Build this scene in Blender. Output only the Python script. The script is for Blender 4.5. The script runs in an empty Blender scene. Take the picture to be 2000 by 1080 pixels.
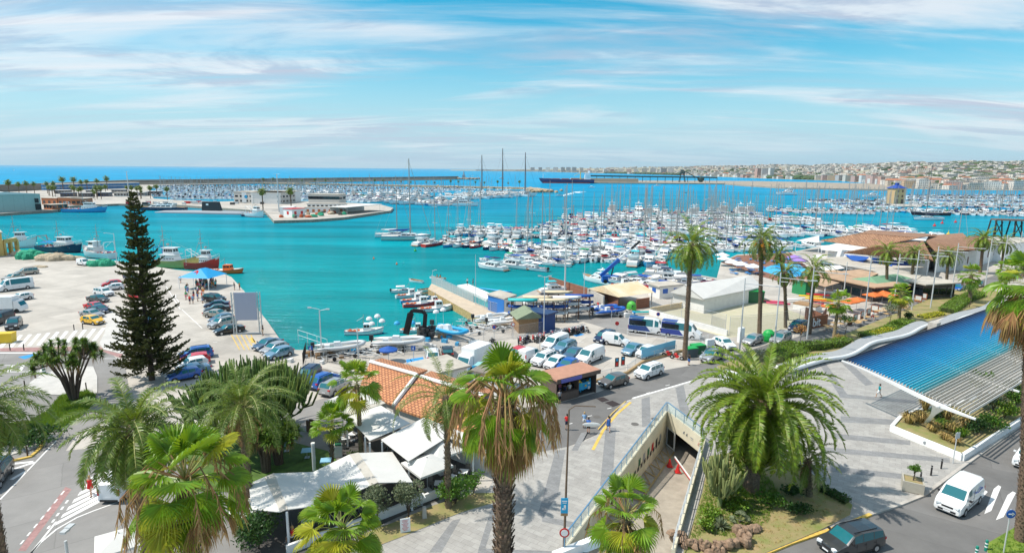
import bpy,math,random
from math import sin,cos,pi,radians as R,tan,atan2,hypot,sqrt
from mathutils import Matrix,Vector
from mathutils.geometry import tessellate_polygon
random.seed(7)
C=bpy.context.scene.collection
S=bpy.context.scene
# -------------- camera
CH=27.0;FPX=1150.0;PITCH=R(10.3);ROLL=R(0.5)
cd=bpy.data.cameras.new('camera');cam=bpy.data.objects.new('camera',cd);C.objects.link(cam)
cd.sensor_width=36;cd.lens=36*FPX/2000;cd.clip_start=0.5;cd.clip_end=120000
CM=Matrix.Rotation(R(90)-PITCH,4, 'X')@Matrix.Rotation(ROLL,4, 'Z')
cam.matrix_world=Matrix.Translation((0,0,CH))@CM
S.camera=cam
# -------------- sun and sky
SUN_EL=R(56);SUN_AZ_TO=R(4)
sl=bpy.data.lights.new('sun', 'SUN');sl.energy=5.0;sl.angle=R(0.53);sl.color=(1.0,0.94,0.84)
so=bpy.data.objects.new('sun',sl);C.objects.link(so)
tos=Vector((-cos(SUN_AZ_TO)*cos(SUN_EL),-sin(SUN_AZ_TO)*cos(SUN_EL),sin(SUN_EL)))
so.rotation_euler=tos.to_track_quat('Z', 'Y').to_euler();so.location=(-60,0,90)
W=bpy.data.worlds.new("World");S.world=W;W.use_nodes=True
def build_world():
 nt=W.node_tree;N=nt.nodes;L=nt.links;N.clear()
 out=N.new('ShaderNodeOutputWorld');bg=N.new('ShaderNodeBackground');L.new(bg.outputs[0],out.inputs[0])
 bg.inputs[1].default_value=0.115
 sky=N.new('ShaderNodeTexSky');sky.sky_type='NISHITA';sky.sun_disc=False
 sky.sun_elevation=SUN_EL;sky.sun_rotation=atan2(tos.x,tos.y)
 sky.air_density=1.0;sky.dust_density=0.6;sky.ozone_density=3.0
 hs=N.new('ShaderNodeHueSaturation');hs.inputs['Hue'].default_value=0.468;hs.inputs['Saturation'].default_value=1.55;hs.inputs['Value'].default_value=1.22
 L.new(sky.outputs[0],hs.inputs['Color'])
 tc=N.new('ShaderNodeTexCoord');sep=N.new('ShaderNodeSeparateXYZ');L.new(tc.outputs['Generated'],sep.inputs[0])
 def m(op,a,b=None,c=None):
  n=N.new('ShaderNodeMath');n.operation=op
  for i,q in enumerate((a,b,c)):
   if q is None:continue
   if isinstance(q,(int,float)):n.inputs[i].default_value=q
   else:L.new(q,n.inputs[i])
  return n.outputs[0]
 z=m('MAXIMUM',sep.outputs[2],0.0)
 d=m('ADD',z,0.10)
 cx=m('DIVIDE',sep.outputs[0],d);cy=m('DIVIDE',sep.outputs[1],d)
 cmb=N.new('ShaderNodeCombineXYZ');L.new(cx,cmb.inputs[0]);L.new(cy,cmb.inputs[1])
 def cloud(rot,sx,sy,scale,detail,dist,lo,hi,off,rough=0.55):
  mp=N.new('ShaderNodeMapping');mp.inputs['Rotation'].default_value=(0,0,R(rot));mp.inputs['Scale'].default_value=(sx,sy,1);mp.inputs['Location'].default_value=(off,off*0.7,0)
  L.new(cmb.outputs[0],mp.inputs[0])
  n=N.new('ShaderNodeTexNoise');n.inputs['Scale'].default_value=scale;n.inputs['Detail'].default_value=detail;n.inputs['Roughness'].default_value=rough
  n.inputs['Distortion'].default_value=dist;L.new(mp.outputs[0],n.inputs['Vector'])
  r=N.new('ShaderNodeMapRange');r.inputs[1].default_value=lo;r.inputs[2].default_value=hi;r.interpolation_type='SMOOTHSTEP'
  L.new(n.outputs[0],r.inputs[0]);return r.outputs[0]
 a=cloud(-62,0.20,0.62,1.0,9,1.3,0.38,0.64,3.3)
 b=cloud(-66,0.11,1.3,1.4,10,1.8,0.46,0.74,11.2,0.6)
 c=cloud(-58,0.30,0.8,1.7,10,1.2,0.44,0.58,7.9,0.62)
 amt=m('MINIMUM',m('ADD',m('MULTIPLY',a,0.85),m('MULTIPLY',b,0.45)),0.92)
 ccol=N.new('ShaderNodeMixRGB');L.new(c,ccol.inputs[0])
 ccol.inputs[1].default_value=(7.0,7.3,7.7,1);ccol.inputs[2].default_value=(4.5,5.0,6.1,1)
 mx=N.new('ShaderNodeMixRGB');L.new(amt,mx.inputs[0]);L.new(hs.outputs[0],mx.inputs[1]);L.new(ccol.outputs[0],mx.inputs[2])
 e=N.new('ShaderNodeMapRange');e.inputs[1].default_value=0.0;e.inputs[2].default_value=0.22;e.inputs[3].default_value=0.92;e.inputs[4].default_value=0.0;e.interpolation_type='SMOOTHSTEP';L.new(z,e.inputs[0])
 hz=N.new('ShaderNodeMixRGB');L.new(e.outputs[0],hz.inputs[0]);L.new(hs.outputs[0],hz.inputs[1]);hz.inputs[2].default_value=(3.6,5.8,7.0,1);L.new(hz.outputs[0],mx.inputs[1])
 fa=N.new('ShaderNodeMapRange');fa.inputs[1].default_value=0.0;fa.inputs[2].default_value=0.09;fa.inputs[3].default_value=0.25;fa.inputs[4].default_value=1.0;L.new(z,fa.inputs[0]);L.new(m('MULTIPLY',amt,fa.outputs[0]),mx.inputs[0])
 L.new(mx.outputs[0],bg.inputs[0])
build_world()
S.view_settings.view_transform='Standard';S.view_settings.look='None';S.view_settings.gamma=1
S.view_settings.exposure=0.12
try:S.cycles.max_bounces=6;S.cycles.transparent_max_bounces=8
except Exception:pass
# -------------- geometry helpers
def ray(px,py):
 return(CM@Vector(((px-1000)/FPX,-(py-540)/FPX,-1,0))).to_3d()
def G(px,py,z=0.0):
 """the spot on the level z that the photograph shows at this pixel"""
 d=ray(px,py);t=(z-CH)/d.z
 return Vector((d.x*t,d.y*t,z))
def AT(px,py,Y):
 d=ray(px,py);t=Y/d.y
 return Vector((d.x*t,Y,CH+d.z*t))
def ang(a,b,z=0.0):
 p,q=G(*a,z),G(*b,z);return atan2(q.y-p.y,q.x-p.x)
class MB:
 def __init__(s):s.v=[];s.f=[];s.m=[]
 def add(s,vs,fs,m=0):
  o=len(s.v);s.v+=[tuple(p)for p in vs]
  for f in fs:s.f.append(tuple(i+o for i in f));s.m.append(m)
  return s
 def box(s,c,d,rz=0,m=0,tp=1.0):
  x,y,z=d[0]/2,d[1]/2,d[2]/2;cr,sr=cos(rz),sin(rz)
  vs=[]
  for k in(-1,1):
   t=1 if k<0 else tp
   for a,b in((-x*t,-y*t),(x*t,-y*t),(x*t,y*t),(-x*t,y*t)):
    vs.append((c[0]+a*cr-b*sr,c[1]+a*sr+b*cr,c[2]+k*z))
  return s.add(vs,[(3,2,1,0),(4,5,6,7),(0,1,5,4),(1,2,6,5),(2,3,7,6),(3,0,4,7)],m)
 def beam(s,a,b,w,h,m=0):
  a=Vector(a);b=Vector(b);d=(b-a).normalized();u=Vector((-d.y,d.x,0))
  u=u.normalized()if u.length>1e-4 else Vector((1,0,0));v=d.cross(u).normalized()
  vs=[p+u*i*w/2+v*j*h/2 for p in(a,b)for i,j in((-1,-1),(1,-1),(1,1),(-1,1))]
  return s.add(vs,[(3,2,1,0),(4,5,6,7),(0,1,5,4),(1,2,6,5),(2,3,7,6),(3,0,4,7)],m)
 def tube(s,pts,rs,n=6,m=0,cap=True,jit=0):
  pts=[Vector(p)for p in pts];rings=[]
  if isinstance(rs,(int,float)):rs=[rs]*len(pts)
  for i,p in enumerate(pts):
   d=(pts[min(i+1,len(pts)-1)]-pts[max(i-1,0)])
   d=d.normalized()if d.length>1e-9 else Vector((0,0,1))
   u=d.cross(Vector((0,0,1))if abs(d.z)<.95 else Vector((0,1,0))).normalized();v=d.cross(u)
   rings.append([p+(u*cos(2*pi*k/n)+v*sin(2*pi*k/n))*rs[i]*(1+(random.uniform(-jit,jit)if jit else 0))for k in range(n)])
  return s.loft(rings,m,cap)
 def loft(s,rings,m=0,cap=True,closed=True):
  n=len(rings[0]);vs=[p for r in rings for p in r];fs=[]
  for i in range(len(rings)-1):
   for k in range(n if closed else n-1):
    a=i*n+k;b=i*n+(k+1)%n;fs.append((a,b,b+n,a+n))
  if cap and closed:fs.append(tuple(range(n-1,-1,-1)));fs.append(tuple(range((len(rings)-1)*n,len(rings)*n)))
  return s.add(vs,fs,m)
 def prism(s,poly,z0,z1,m=0,mtop=None):
  n=len(poly);A=sum(poly[i][0]*poly[(i+1)%n][1]-poly[(i+1)%n][0]*poly[i][1]for i in range(n))
  if A<0:poly=poly[::-1]
  g=lambda z,p:z(p)if callable(z)else z
  vs=[(p[0],p[1],g(z0,p))for p in poly]+[(p[0],p[1],g(z1,p))for p in poly]
  s.add(vs,[(i,(i+1)%n,(i+1)%n+n,i+n)for i in range(n)],m)
  T=tessellate_polygon([[Vector((p[0],p[1],0))for p in poly]])
  fs=[]
  for t in T:
   a,b,c=[poly[i]for i in t]
   cr=(b[0]-a[0])*(c[1]-a[1])-(b[1]-a[1])*(c[0]-a[0])
   fs.append(tuple(t)if cr>0 else tuple(t[::-1]))
  s.add(vs[n:],fs,m if mtop is None else mtop)
  s.add(vs[:n],[f[::-1]for f in fs],m)
  return s
 def sheet(s,loops,z=0.0,m=0):
  """flat polygon with holes"""
  T=tessellate_polygon([[Vector((p[0],p[1],0))for p in l]for l in loops]);P=[p for l in loops for p in l];fs=[]
  for t in T:
   a,b,c=[P[i]for i in t];cr=(b[0]-a[0])*(c[1]-a[1])-(b[1]-a[1])*(c[0]-a[0])
   fs.append(tuple(t)if cr>0 else tuple(t[::-1]))
  return s.add([(p[0],p[1],z)for p in P],fs,m)
 def ell(s,c,r,nu=10,nv=6,m=0,z0=-1,z1=1,jit=0):
  if isinstance(r,(int,float)):r=(r,r,r)
  rings=[]
  for j in range(nv+1):
   t=z0+(z1-z0)*j/nv if False else None
   ph=math.asin(max(-1,z0))+(math.asin(min(1,z1))-math.asin(max(-1,z0)))*j/nv
   rings.append([(c[0]+r[0]*cos(ph)*cos(2*pi*k/nu)*(1+random.uniform(-jit,jit)),c[1]+r[1]*cos(ph)*sin(2*pi*k/nu)*(1+random.uniform(-jit,jit)),c[2]+r[2]*sin(ph))for k in range(nu)])
  return s.loft(rings,m,True)
 def quad(s,a,b,c,d,m=0):return s.add([a,b,c,d],[(0,1,2,3)],m)
 def tri(s,a,b,c,m=0):return s.add([a,b,c],[(0,1,2)],m)
 def build(s,name,mats,parent=None,smooth=False,loc=None):
  me=bpy.data.meshes.new(name);me.from_pydata(s.v,[],s.f)
  if not isinstance(mats,(list,tuple)):mats=[mats]
  for q in mats:me.materials.append(q)
  if any(s.m):me.polygons.foreach_set('material_index',s.m)
  if smooth:me.polygons.foreach_set('use_smooth',[True]*len(me.polygons))
  me.update()
  o=bpy.data.objects.new(name,me);C.objects.link(o)
  if parent:o.parent=parent
  if loc is not None:o.location=loc
  return o
def tag(o,label,cat,group=None,kind=None):
 if label:o['label']=label
 if cat:o['category']=cat
 if group:o['group']=group
 if kind:o['kind']=kind
 return o
def thing(name,label,cat,loc=(0,0,0),rz=0,group=None):
 o=bpy.data.objects.new(name,None);o.empty_display_size=.3;C.objects.link(o);o.location=loc;o.rotation_euler=(0,0,rz)
 return tag(o,label,cat,group)
def struct(name,mb,m,label=None,kind='structure'):
 o=mb.build(name,m);o['kind']=kind
 if label:o['label']=label
 return o
KIDS={}
def kids(o):
 if o.name not in KIDS:KIDS[o.name]=list(o.children)
 return KIDS[o.name]
def dup(root,loc,rz=0,label=None,group=None,swap=None,sc=None,cat=None,_p=None):
 """copy of a thing with copies of its parts; swap = {material name: material}"""
 c=root.copy();C.objects.link(c)
 if _p is None:
  c.location=loc;c.rotation_euler=(0,0,rz)
  if sc:c.scale=sc if isinstance(sc,tuple)else(sc,sc,sc)
  if label:c['label']=label
  if group:c['group']=group
  if cat:c['category']=cat
 else:c.parent=_p
 if swap and c.type=='MESH':
  for sl_ in c.material_slots:
   if sl_.material and sl_.material.name in swap:q=swap[sl_.material.name];sl_.link='OBJECT';sl_.material=q
 for ch in kids(root):dup(ch,None,swap=swap,_p=c)
 return c
# -------------- materials
MATS={}
def mat(name,col,rough=0.6,metal=0.0,spec=0.5,var=0.0,vs=3.0,bump=0.0,bs=20.0,isl=0.0,emit=None,coat=0.0,alpha=None,obj=False,col2=None,stain=0.0):
 if name in MATS:return MATS[name]
 m=bpy.data.materials.new(name);m.use_nodes=True;nt=m.node_tree;N=nt.nodes;L=nt.links
 b=N['Principled BSDF'];b.inputs['Base Color'].default_value=(*col,1);b.inputs['Roughness'].default_value=rough
 b.inputs['Metallic'].default_value=metal;b.inputs['Specular IOR Level'].default_value=spec
 if coat:b.inputs['Coat Weight'].default_value=coat
 src=None
 geo=None
 if var or bump or stain or col2:
  tc=N.new('ShaderNodeTexCoord')if obj else N.new('ShaderNodeNewGeometry')
  co=tc.outputs['Object']if obj else tc.outputs['Position']
 if var or col2:
  if not var:var=.5
  n=N.new('ShaderNodeTexNoise');n.inputs['Scale'].default_value=vs;n.inputs['Detail'].default_value=8;n.inputs['Roughness'].default_value=.65
  L.new(co,n.inputs['Vector']);rr=N.new('ShaderNodeMapRange');rr.inputs[1].default_value=.3;rr.inputs[2].default_value=.7
  L.new(n.outputs[0],rr.inputs[0])
  mx=N.new('ShaderNodeMixRGB');L.new(rr.outputs[0],mx.inputs[0])
  a=col2 or tuple(min(1,x*(1+var))for x in col);c0=col if col2 else tuple(x*(1-var)for x in col)
  mx.inputs[1].default_value=(*c0,1);mx.inputs[2].default_value=(*a,1);src=mx.outputs[0]
 if stain:
  n=N.new('ShaderNodeTexNoise');n.inputs['Scale'].default_value=vs*.17;n.inputs['Detail'].default_value=10;n.inputs['Roughness'].default_value=.7;n.inputs['Distortion'].default_value=.6
  L.new(co,n.inputs['Vector']);rr=N.new('ShaderNodeMapRange');rr.inputs[1].default_value=.5;rr.inputs[2].default_value=.72
  L.new(n.outputs[0],rr.inputs[0]);ml=N.new('ShaderNodeMath');ml.operation='MULTIPLY';ml.inputs[1].default_value=stain;L.new(rr.outputs[0],ml.inputs[0])
  mx=N.new('ShaderNodeMixRGB');L.new(ml.outputs[0],mx.inputs[0])
  if src:L.new(src,mx.inputs[1])
  else:mx.inputs[1].default_value=(*col,1)
  mx.inputs[2].default_value=tuple(x*.35 for x in col)+(1,);src=mx.outputs[0]
 if isl:
  g=N.new('ShaderNodeNewGeometry');hv=N.new('ShaderNodeHueSaturation')
  r1=N.new('ShaderNodeMapRange');r1.inputs[3].default_value=1-isl;r1.inputs[4].default_value=1+isl;L.new(g.outputs['Random Per Island'],r1.inputs[0]);L.new(r1.outputs[0],hv.inputs['Value'])
  mm=N.new('ShaderNodeMath');mm.operation='MULTIPLY';mm.inputs[1].default_value=37.77;L.new(g.outputs['Random Per Island'],mm.inputs[0])
  fr=N.new('ShaderNodeMath');fr.operation='FRACT';L.new(mm.outputs[0],fr.inputs[0])
  r2=N.new('ShaderNodeMapRange');r2.inputs[3].default_value=.5-.05*isl;r2.inputs[4].default_value=.5+.05*isl;L.new(fr.outputs[0],r2.inputs[0]);L.new(r2.outputs[0],hv.inputs['Hue'])
  if src:L.new(src,hv.inputs['Color'])
  else:hv.inputs['Color'].default_value=(*col,1)
  src=hv.outputs[0]
 if src:L.new(src,b.inputs['Base Color'])
 if bump:
  n=N.new('ShaderNodeTexNoise');n.inputs['Scale'].default_value=bs;n.inputs['Detail'].default_value=5;L.new(co,n.inputs['Vector'])
  bp=N.new('ShaderNodeBump');bp.inputs['Strength'].default_value=bump;bp.inputs['Distance'].default_value=.05;L.new(n.outputs[0],bp.inputs['Height']);L.new(bp.outputs[0],b.inputs['Normal'])
 if emit:b.inputs['Emission Color'].default_value=(*emit[0],1);b.inputs['Emission Strength'].default_value=emit[1]
 if alpha is not None:b.inputs['Alpha'].default_value=alpha
 MATS[name]=m;m['src']=1
 m.diffuse_color=(*col,1)
 return m
def add_patches(m,w,h,rot,d=.09,ms=.03,mc=.72):
 """slabs or repaired patches of slightly different age, with their joints"""
 nt=m.node_tree;N=nt.nodes;L=nt.links;b=N['Principled BSDF'];lk=b.inputs['Base Color'].links[0];src=lk.from_socket
 g=N.new('ShaderNodeNewGeometry');mp=N.new('ShaderNodeMapping');mp.inputs['Rotation'].default_value=(0,0,rot);L.new(g.outputs['Position'],mp.inputs[0])
 nz=N.new('ShaderNodeTexNoise');nz.inputs['Scale'].default_value=.8;L.new(g.outputs['Position'],nz.inputs['Vector']);ad=N.new('ShaderNodeMixRGB');ad.blend_type='ADD';ad.inputs[0].default_value=.25;L.new(mp.outputs[0],ad.inputs[1]);L.new(nz.outputs['Color'],ad.inputs[2])
 t=N.new('ShaderNodeTexBrick');t.offset=.37;t.inputs['Scale'].default_value=1;t.inputs['Brick Width'].default_value=w;t.inputs['Row Height'].default_value=h;t.inputs['Mortar Size'].default_value=ms;t.inputs['Mortar Smooth'].default_value=.5
 t.inputs['Color1'].default_value=(1-d,)*3+(1,);t.inputs['Color2'].default_value=(1+d*.4,)*3+(1,);t.inputs['Mortar'].default_value=(mc,)*3+(1,);L.new(ad.outputs[0],t.inputs['Vector'])
 mx=N.new('ShaderNodeMixRGB');mx.blend_type='MULTIPLY';mx.inputs[0].default_value=1;L.new(src,mx.inputs[1]);L.new(t.outputs[0],mx.inputs[2]);L.new(mx.outputs[0],b.inputs['Base Color'])
def leafmat(name,col,tcol,isl=.35,tr=.35,rough=.5):
 if name in MATS:return MATS[name]
 m=mat(name,col,rough,isl=isl,spec=.35);nt=m.node_tree;N=nt.nodes;L=nt.links
 b=N['Principled BSDF'];out=N['Material Output']
 t=N.new('ShaderNodeBsdfTranslucent');mx=N.new('ShaderNodeMixShader');mx.inputs[0].default_value=tr
 t.inputs[0].default_value=(*tcol,1)
 L.new(b.outputs[0],mx.inputs[1]);L.new(t.outputs[0],mx.inputs[2]);L.new(mx.outputs[0],out.inputs[0]);return m
def brickmat(name,c1,c2,mortar,bw,bh,ms,rot=0,rough=.8,off=.5,bump=0.3,var=.15,scale=1.0):
 if name in MATS:return MATS[name]
 m=bpy.data.materials.new(name);m.use_nodes=True;nt=m.node_tree;N=nt.nodes;L=nt.links;b=N['Principled BSDF'];b.inputs['Roughness'].default_value=rough
 g=N.new('ShaderNodeNewGeometry');mp=N.new('ShaderNodeMapping');mp.inputs['Rotation'].default_value=rot if isinstance(rot,tuple)else(0,0,rot);L.new(g.outputs['Position'],mp.inputs[0])
 t=N.new('ShaderNodeTexBrick');t.offset=off;t.inputs['Color1'].default_value=(*c1,1);t.inputs['Color2'].default_value=(*c2,1);t.inputs['Mortar'].default_value=(*mortar,1)
 t.inputs['Scale'].default_value=scale;t.inputs['Mortar Size'].default_value=ms;t.inputs['Brick Width'].default_value=bw;t.inputs['Row Height'].default_value=bh;t.inputs['Mortar Smooth'].default_value=.3
 L.new(mp.outputs[0],t.inputs['Vector'])
 n=N.new('ShaderNodeTexNoise');n.inputs['Scale'].default_value=.9;n.inputs['Detail'].default_value=9;n.inputs['Roughness'].default_value=.7;L.new(g.outputs['Position'],n.inputs['Vector'])
 rr=N.new('ShaderNodeMapRange');rr.inputs[1].default_value=.3;rr.inputs[2].default_value=.7;rr.inputs[3].default_value=1-var;rr.inputs[4].default_value=1+var;L.new(n.outputs[0],rr.inputs[0])
 hv=N.new('ShaderNodeHueSaturation');L.new(rr.outputs[0],hv.inputs['Value']);L.new(t.outputs['Color'],hv.inputs['Color']);L.new(hv.outputs[0],b.inputs['Base Color'])
 if bump:
  bp=N.new('ShaderNodeBump');bp.inputs['Strength'].default_value=bump;bp.inputs['Distance'].default_value=.02;bp.invert=True;L.new(t.outputs['Fac'],bp.inputs['Height']);L.new(bp.outputs[0],b.inputs['Normal'])
 MATS[name]=m;return m
WHITE=mat('white_paint',(.78,.79,.79),.4,var=.06,vs=2)
WHITEM=mat('white_matte',(.72,.71,.69),.8,var=.08,vs=1)
GREY=mat('grey_metal',(.33,.35,.37),.45,metal=.3)
LGREY=mat('light_grey_metal',(.55,.57,.58),.45,metal=.2)
DARK=mat('dark_grey',(.035,.036,.04),.5)
BLACK=mat('black_rubber',(.015,.015,.016),.8)
STEEL=mat('steel',(.6,.62,.64),.3,metal=.9)
WOOD=mat('wood',(.32,.19,.09),.7,var=.25,vs=6)
BROWN=mat('brown_wood',(.13,.07,.04),.7,var=.3,vs=4)
BLUE=mat('blue_paint',(.01,.10,.42),.4)
SKYB=mat('sky_blue_paint',(.02,.33,.62),.45,var=.1)
NAVY=mat('navy_paint',(.01,.03,.11),.35)
RED=mat('red_paint',(.55,.02,.02),.4)
ORANGE=mat('orange_paint',(.75,.14,.02),.45)
YELLOW=mat('yellow_paint',(.75,.50,.02),.45)
GREEN=mat('green_plastic',(.01,.32,.06),.45)
DGREEN=mat('dark_green',(.01,.12,.05),.5)
TEAL=mat('teal_paint',(.03,.45,.45),.5)
BEIGE=mat('beige_wall',(.55,.43,.26),.8,var=.12,vs=1.5)
CREAM=mat('cream_canvas',(.62,.52,.36),.8,var=.1,vs=1)
GLASS=mat('car_glass',(.015,.13,.155),.06,spec=.9)
DGLASS=mat('dark_glass',(.01,.016,.022),.08,spec=.8)
CONC=mat('concrete',(.44,.41,.37),.85,var=.18,vs=1.2,bump=.2,bs=9,stain=.35)
ROCK=mat('rock',(.30,.25,.19),.9,var=.4,vs=1.5,bump=1,bs=3)
ROOFTILE=mat('roof_tile',(.38,.17,.08),.85,var=.3,vs=3,bump=.6,bs=10)
# -------------- water
WZ=-1.5
def water_mat():
 m=bpy.data.materials.new('harbour_water');m.use_nodes=True;nt=m.node_tree;N=nt.nodes;L=nt.links;b=N['Principled BSDF']
 g=N.new('ShaderNodeNewGeometry');sep=N.new('ShaderNodeSeparateXYZ');L.new(g.outputs['Position'],sep.inputs[0])
 r=N.new('ShaderNodeMapRange');r.inputs[1].default_value=60;r.inputs[2].default_value=1100;L.new(sep.outputs[1],r.inputs[0])
 cr=N.new('ShaderNodeValToRGB');L.new(r.outputs[0],cr.inputs[0]);e=cr.color_ramp.elements
 e[0].position=0.0;e[0].color=(.0,.25,.25,1);e[1].position=1.0;e[1].color=(.0,.27,.50,1)
 q=e.new(.10);q.color=(.0,.26,.285,1);q=e.new(.35);q.color=(.0,.22,.34,1)
 n=N.new('ShaderNodeTexNoise');mp=N.new('ShaderNodeMapping');mp.inputs['Scale'].default_value=(.012,.06,1);L.new(g.outputs['Position'],mp.inputs[0]);L.new(mp.outputs[0],n.inputs['Vector'])
 n.inputs['Scale'].default_value=1;n.inputs['Detail'].default_value=6
 rr=N.new('ShaderNodeMapRange');rr.inputs[1].default_value=.3;rr.inputs[2].default_value=.7;rr.inputs[3].default_value=.68;rr.inputs[4].default_value=1.28;L.new(n.outputs[0],rr.inputs[0])
 hv=N.new('ShaderNodeHueSaturation');L.new(rr.outputs[0],hv.inputs['Value']);L.new(cr.outputs[0],hv.inputs['Color']);L.new(hv.outputs[0],b.inputs['Base Color'])
 b.inputs['Roughness'].default_value=.5;b.inputs['Specular IOR Level'].default_value=0
 gl=N.new('ShaderNodeBsdfGlossy');gl.inputs['Roughness'].default_value=.09;gl.inputs['Color'].default_value=(.62,.90,1,1)
 lw=N.new('ShaderNodeLayerWeight');lw.inputs['Blend'].default_value=.22;fm=N.new('ShaderNodeMapRange');fm.inputs[3].default_value=.09;fm.inputs[4].default_value=.36;L.new(lw.outputs['Fresnel'],fm.inputs[0])
 ms=N.new('ShaderNodeMixShader');L.new(fm.outputs[0],ms.inputs[0]);L.new(b.outputs[0],ms.inputs[1]);L.new(gl.outputs[0],ms.inputs[2]);L.new(ms.outputs[0],N['Material Output'].inputs[0])
 hts=[]
 for sx,sy,dt,am in((.16,.75,5,1.0),(.7,2.6,4,.45),(.05,.26,5,1.7),(.014,.07,4,3.2)):
  mp=N.new('ShaderNodeMapping');mp.inputs['Scale'].default_value=(sx,sy,1);mp.inputs['Rotation'].default_value=(0,0,R(6));L.new(g.outputs['Position'],mp.inputs[0])
  n=N.new('ShaderNodeTexNoise');n.inputs['Scale'].default_value=1;n.inputs['Detail'].default_value=dt;n.inputs['Distortion'].default_value=.4;L.new(mp.outputs[0],n.inputs['Vector'])
  ml=N.new('ShaderNodeMath');ml.operation='MULTIPLY';ml.inputs[1].default_value=am;L.new(n.outputs[0],ml.inputs[0]);hts.append(ml.outputs[0])
 a=N.new('ShaderNodeMath');L.new(hts[0],a.inputs[0]);L.new(hts[1],a.inputs[1]);a1=N.new('ShaderNodeMath');L.new(a.outputs[0],a1.inputs[0]);L.new(hts[3],a1.inputs[1]);a2=N.new('ShaderNodeMath');L.new(a1.outputs[0],a2.inputs[0]);L.new(hts[2],a2.inputs[1])
 bp=N.new('ShaderNodeBump');bp.inputs['Strength'].default_value=.8;bp.inputs['Distance'].default_value=.75;L.new(a2.outputs[0],bp.inputs['Height']);L.new(bp.outputs[0],b.inputs['Normal']);L.new(bp.outputs[0],gl.inputs['Normal']);L.new(bp.outputs[0],lw.inputs['Normal'])
 return m
w=MB();w.quad((-70000,76,WZ),(70000,76,WZ),(70000,75000,WZ),(-70000,75000,WZ));struct('water',w,water_mat(), 'turquoise harbour water turning to deep blue open sea')
# -------------- land
def g2(pts,z=0.0):return[tuple(G(x,y,z)[:2])for x,y in pts]
def slab(outer,holes,z1,z0,mb=None,m=0,ms=None):
 mb=mb or MB();mb.sheet([outer]+holes,z1,m)
 for l in[outer]:
  n=len(l);A=sum(l[i][0]*l[(i+1)%n][1]-l[(i+1)%n][0]*l[i][1]for i in range(n));p=l if A>0 else l[::-1]
  mb.add([(a[0],a[1],z0)for a in p]+[(a[0],a[1],z1)for a in p],[(i,(i+1)%n,(i+1)%n+n,i+n)for i in range(n)],m if ms is None else ms)
 return mb
GROUND=mat('quay_concrete',(.45,.415,.37),.9,var=.16,vs=.22,bump=.25,bs=6,stain=.5)
QUAYW=mat('quay_wall',(.26,.235,.19),.9,var=.35,vs=1.0,bump=.5,bs=3)
ASPH=mat('asphalt',(.165,.16,.155),.9,var=.13,vs=.5,bump=.3,bs=30,stain=.35)
ASPHL=mat('asphalt_pale',(.25,.24,.23),.9,var=.12,vs=.35,bump=.3,bs=30,stain=.35)
add_patches(GROUND,7.5,5.2,R(28),.13,.05,.70);add_patches(ASPH,16,4.2,R(33),.14,.05,.8);add_patches(ASPHL,13,5,R(-35),.12,.05,.78)
PINK=mat('asphalt_pink',(.33,.19,.18),.9,var=.3,vs=2)
LINE=mat('road_paint',(.72,.71,.69),.8,var=.14,vs=4)
YLINE=mat('road_paint_yellow',(.62,.42,.09),.8,var=.25,vs=4)
BLINE=mat('road_paint_blue',(.02,.26,.62),.8,var=.35,vs=2)
PAVE=brickmat('plaza_paving',(.315,.30,.28),(.375,.36,.335),(.22,.21,.20),.95,.48,.012,rot=R(33))
PAVED=brickmat('plaza_paving_dark',(.205,.205,.205),(.245,.245,.245),(.17,.17,.17),.5,.25,.012,rot=R(33))
PAVEL=mat('pavement_light',(.52,.50,.47),.9,var=.1,vs=1,bump=.2,bs=12,stain=.3)
RH=[(1303,812),(1105,1085),(1310,1085),(1372,866)]
PZ=.12
ramp=g2(RH,PZ)
SHORE=g2([(-900,478),(-300,484),(0,492),(110,502),(230,510),(345,527),(440,536),(452,541),(480,572),(507,608),(523,628),(543,657),(566,683),(616,683),(718,667),(777,657),(850,648),(932,635),(968,628),(1003,600),(1003,583),(1046,566),(1078,558),(1147,580),(1180,572),(1262,560),(1262,523),(1285,523),(1400,543),(1408,512),(1440,497),(1545,492),(1600,482),(1700,477),(1860,470),(1900,462),(2300,470)])
land=SHORE+[(900,SHORE[-1][1]),(900,-120),(-900,-120),(-900,SHORE[0][1])]
struct('ground',slab(land,[ramp],0.0,-4.0,ms=1),[GROUND,QUAYW], 'pale concrete harbour ground and quays')
MOLE=g2([(-400,424),(4,417),(113,410),(120,403),(230,398),(345,400),(468,409),(517,412),(535,431),(607,429),(672,424.5),(763,411.5),(768,406),(740,399),(620,393),(500,392),(420,394),(330,390),(300,388),(290,374),(300,362),(550,357),(800,351.8),(890,350),(892,348),(550,354),(250,359),(0,372),(-400,385)])
struct('fishing_quay_ground',slab(MOLE,[],0.0,-4.0,ms=1),[GROUND,QUAYW], 'concrete fishing quay in the middle of the harbour')
def strip(pts,w,z0,z1,mb,m=0):
 """band of width w along world points"""
 P=[Vector((p[0],p[1],0))for p in pts];Lf=[];Rt=[]
 for i,p in enumerate(P):
  d=(P[min(i+1,len(P)-1)]-P[max(i-1,0)]).normalized();n=Vector((-d.y,d.x,0));Lf.append(p+n*w/2);Rt.append(p-n*w/2)
 poly=Lf+Rt[::-1]
 if z0 is None:
  for i in range(len(P)-1):mb.quad((*Rt[i][:2],z1),(*Rt[i+1][:2],z1),(*Lf[i+1][:2],z1),(*Lf[i][:2],z1),m)
 else:
  rings=[[(*Rt[i][:2],z0),(*Rt[i][:2],z1),(*Lf[i][:2],z1),(*Lf[i][:2],z0)]for i in range(len(P))]
  mb.loft(rings,m)
 return mb
ml=strip(g2([(515,358.5),(700,361.3),(800,363.4),(950,366.5),(1040,368.5),(1070,373)]),16,-4,1.2,MB(),0)
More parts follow.
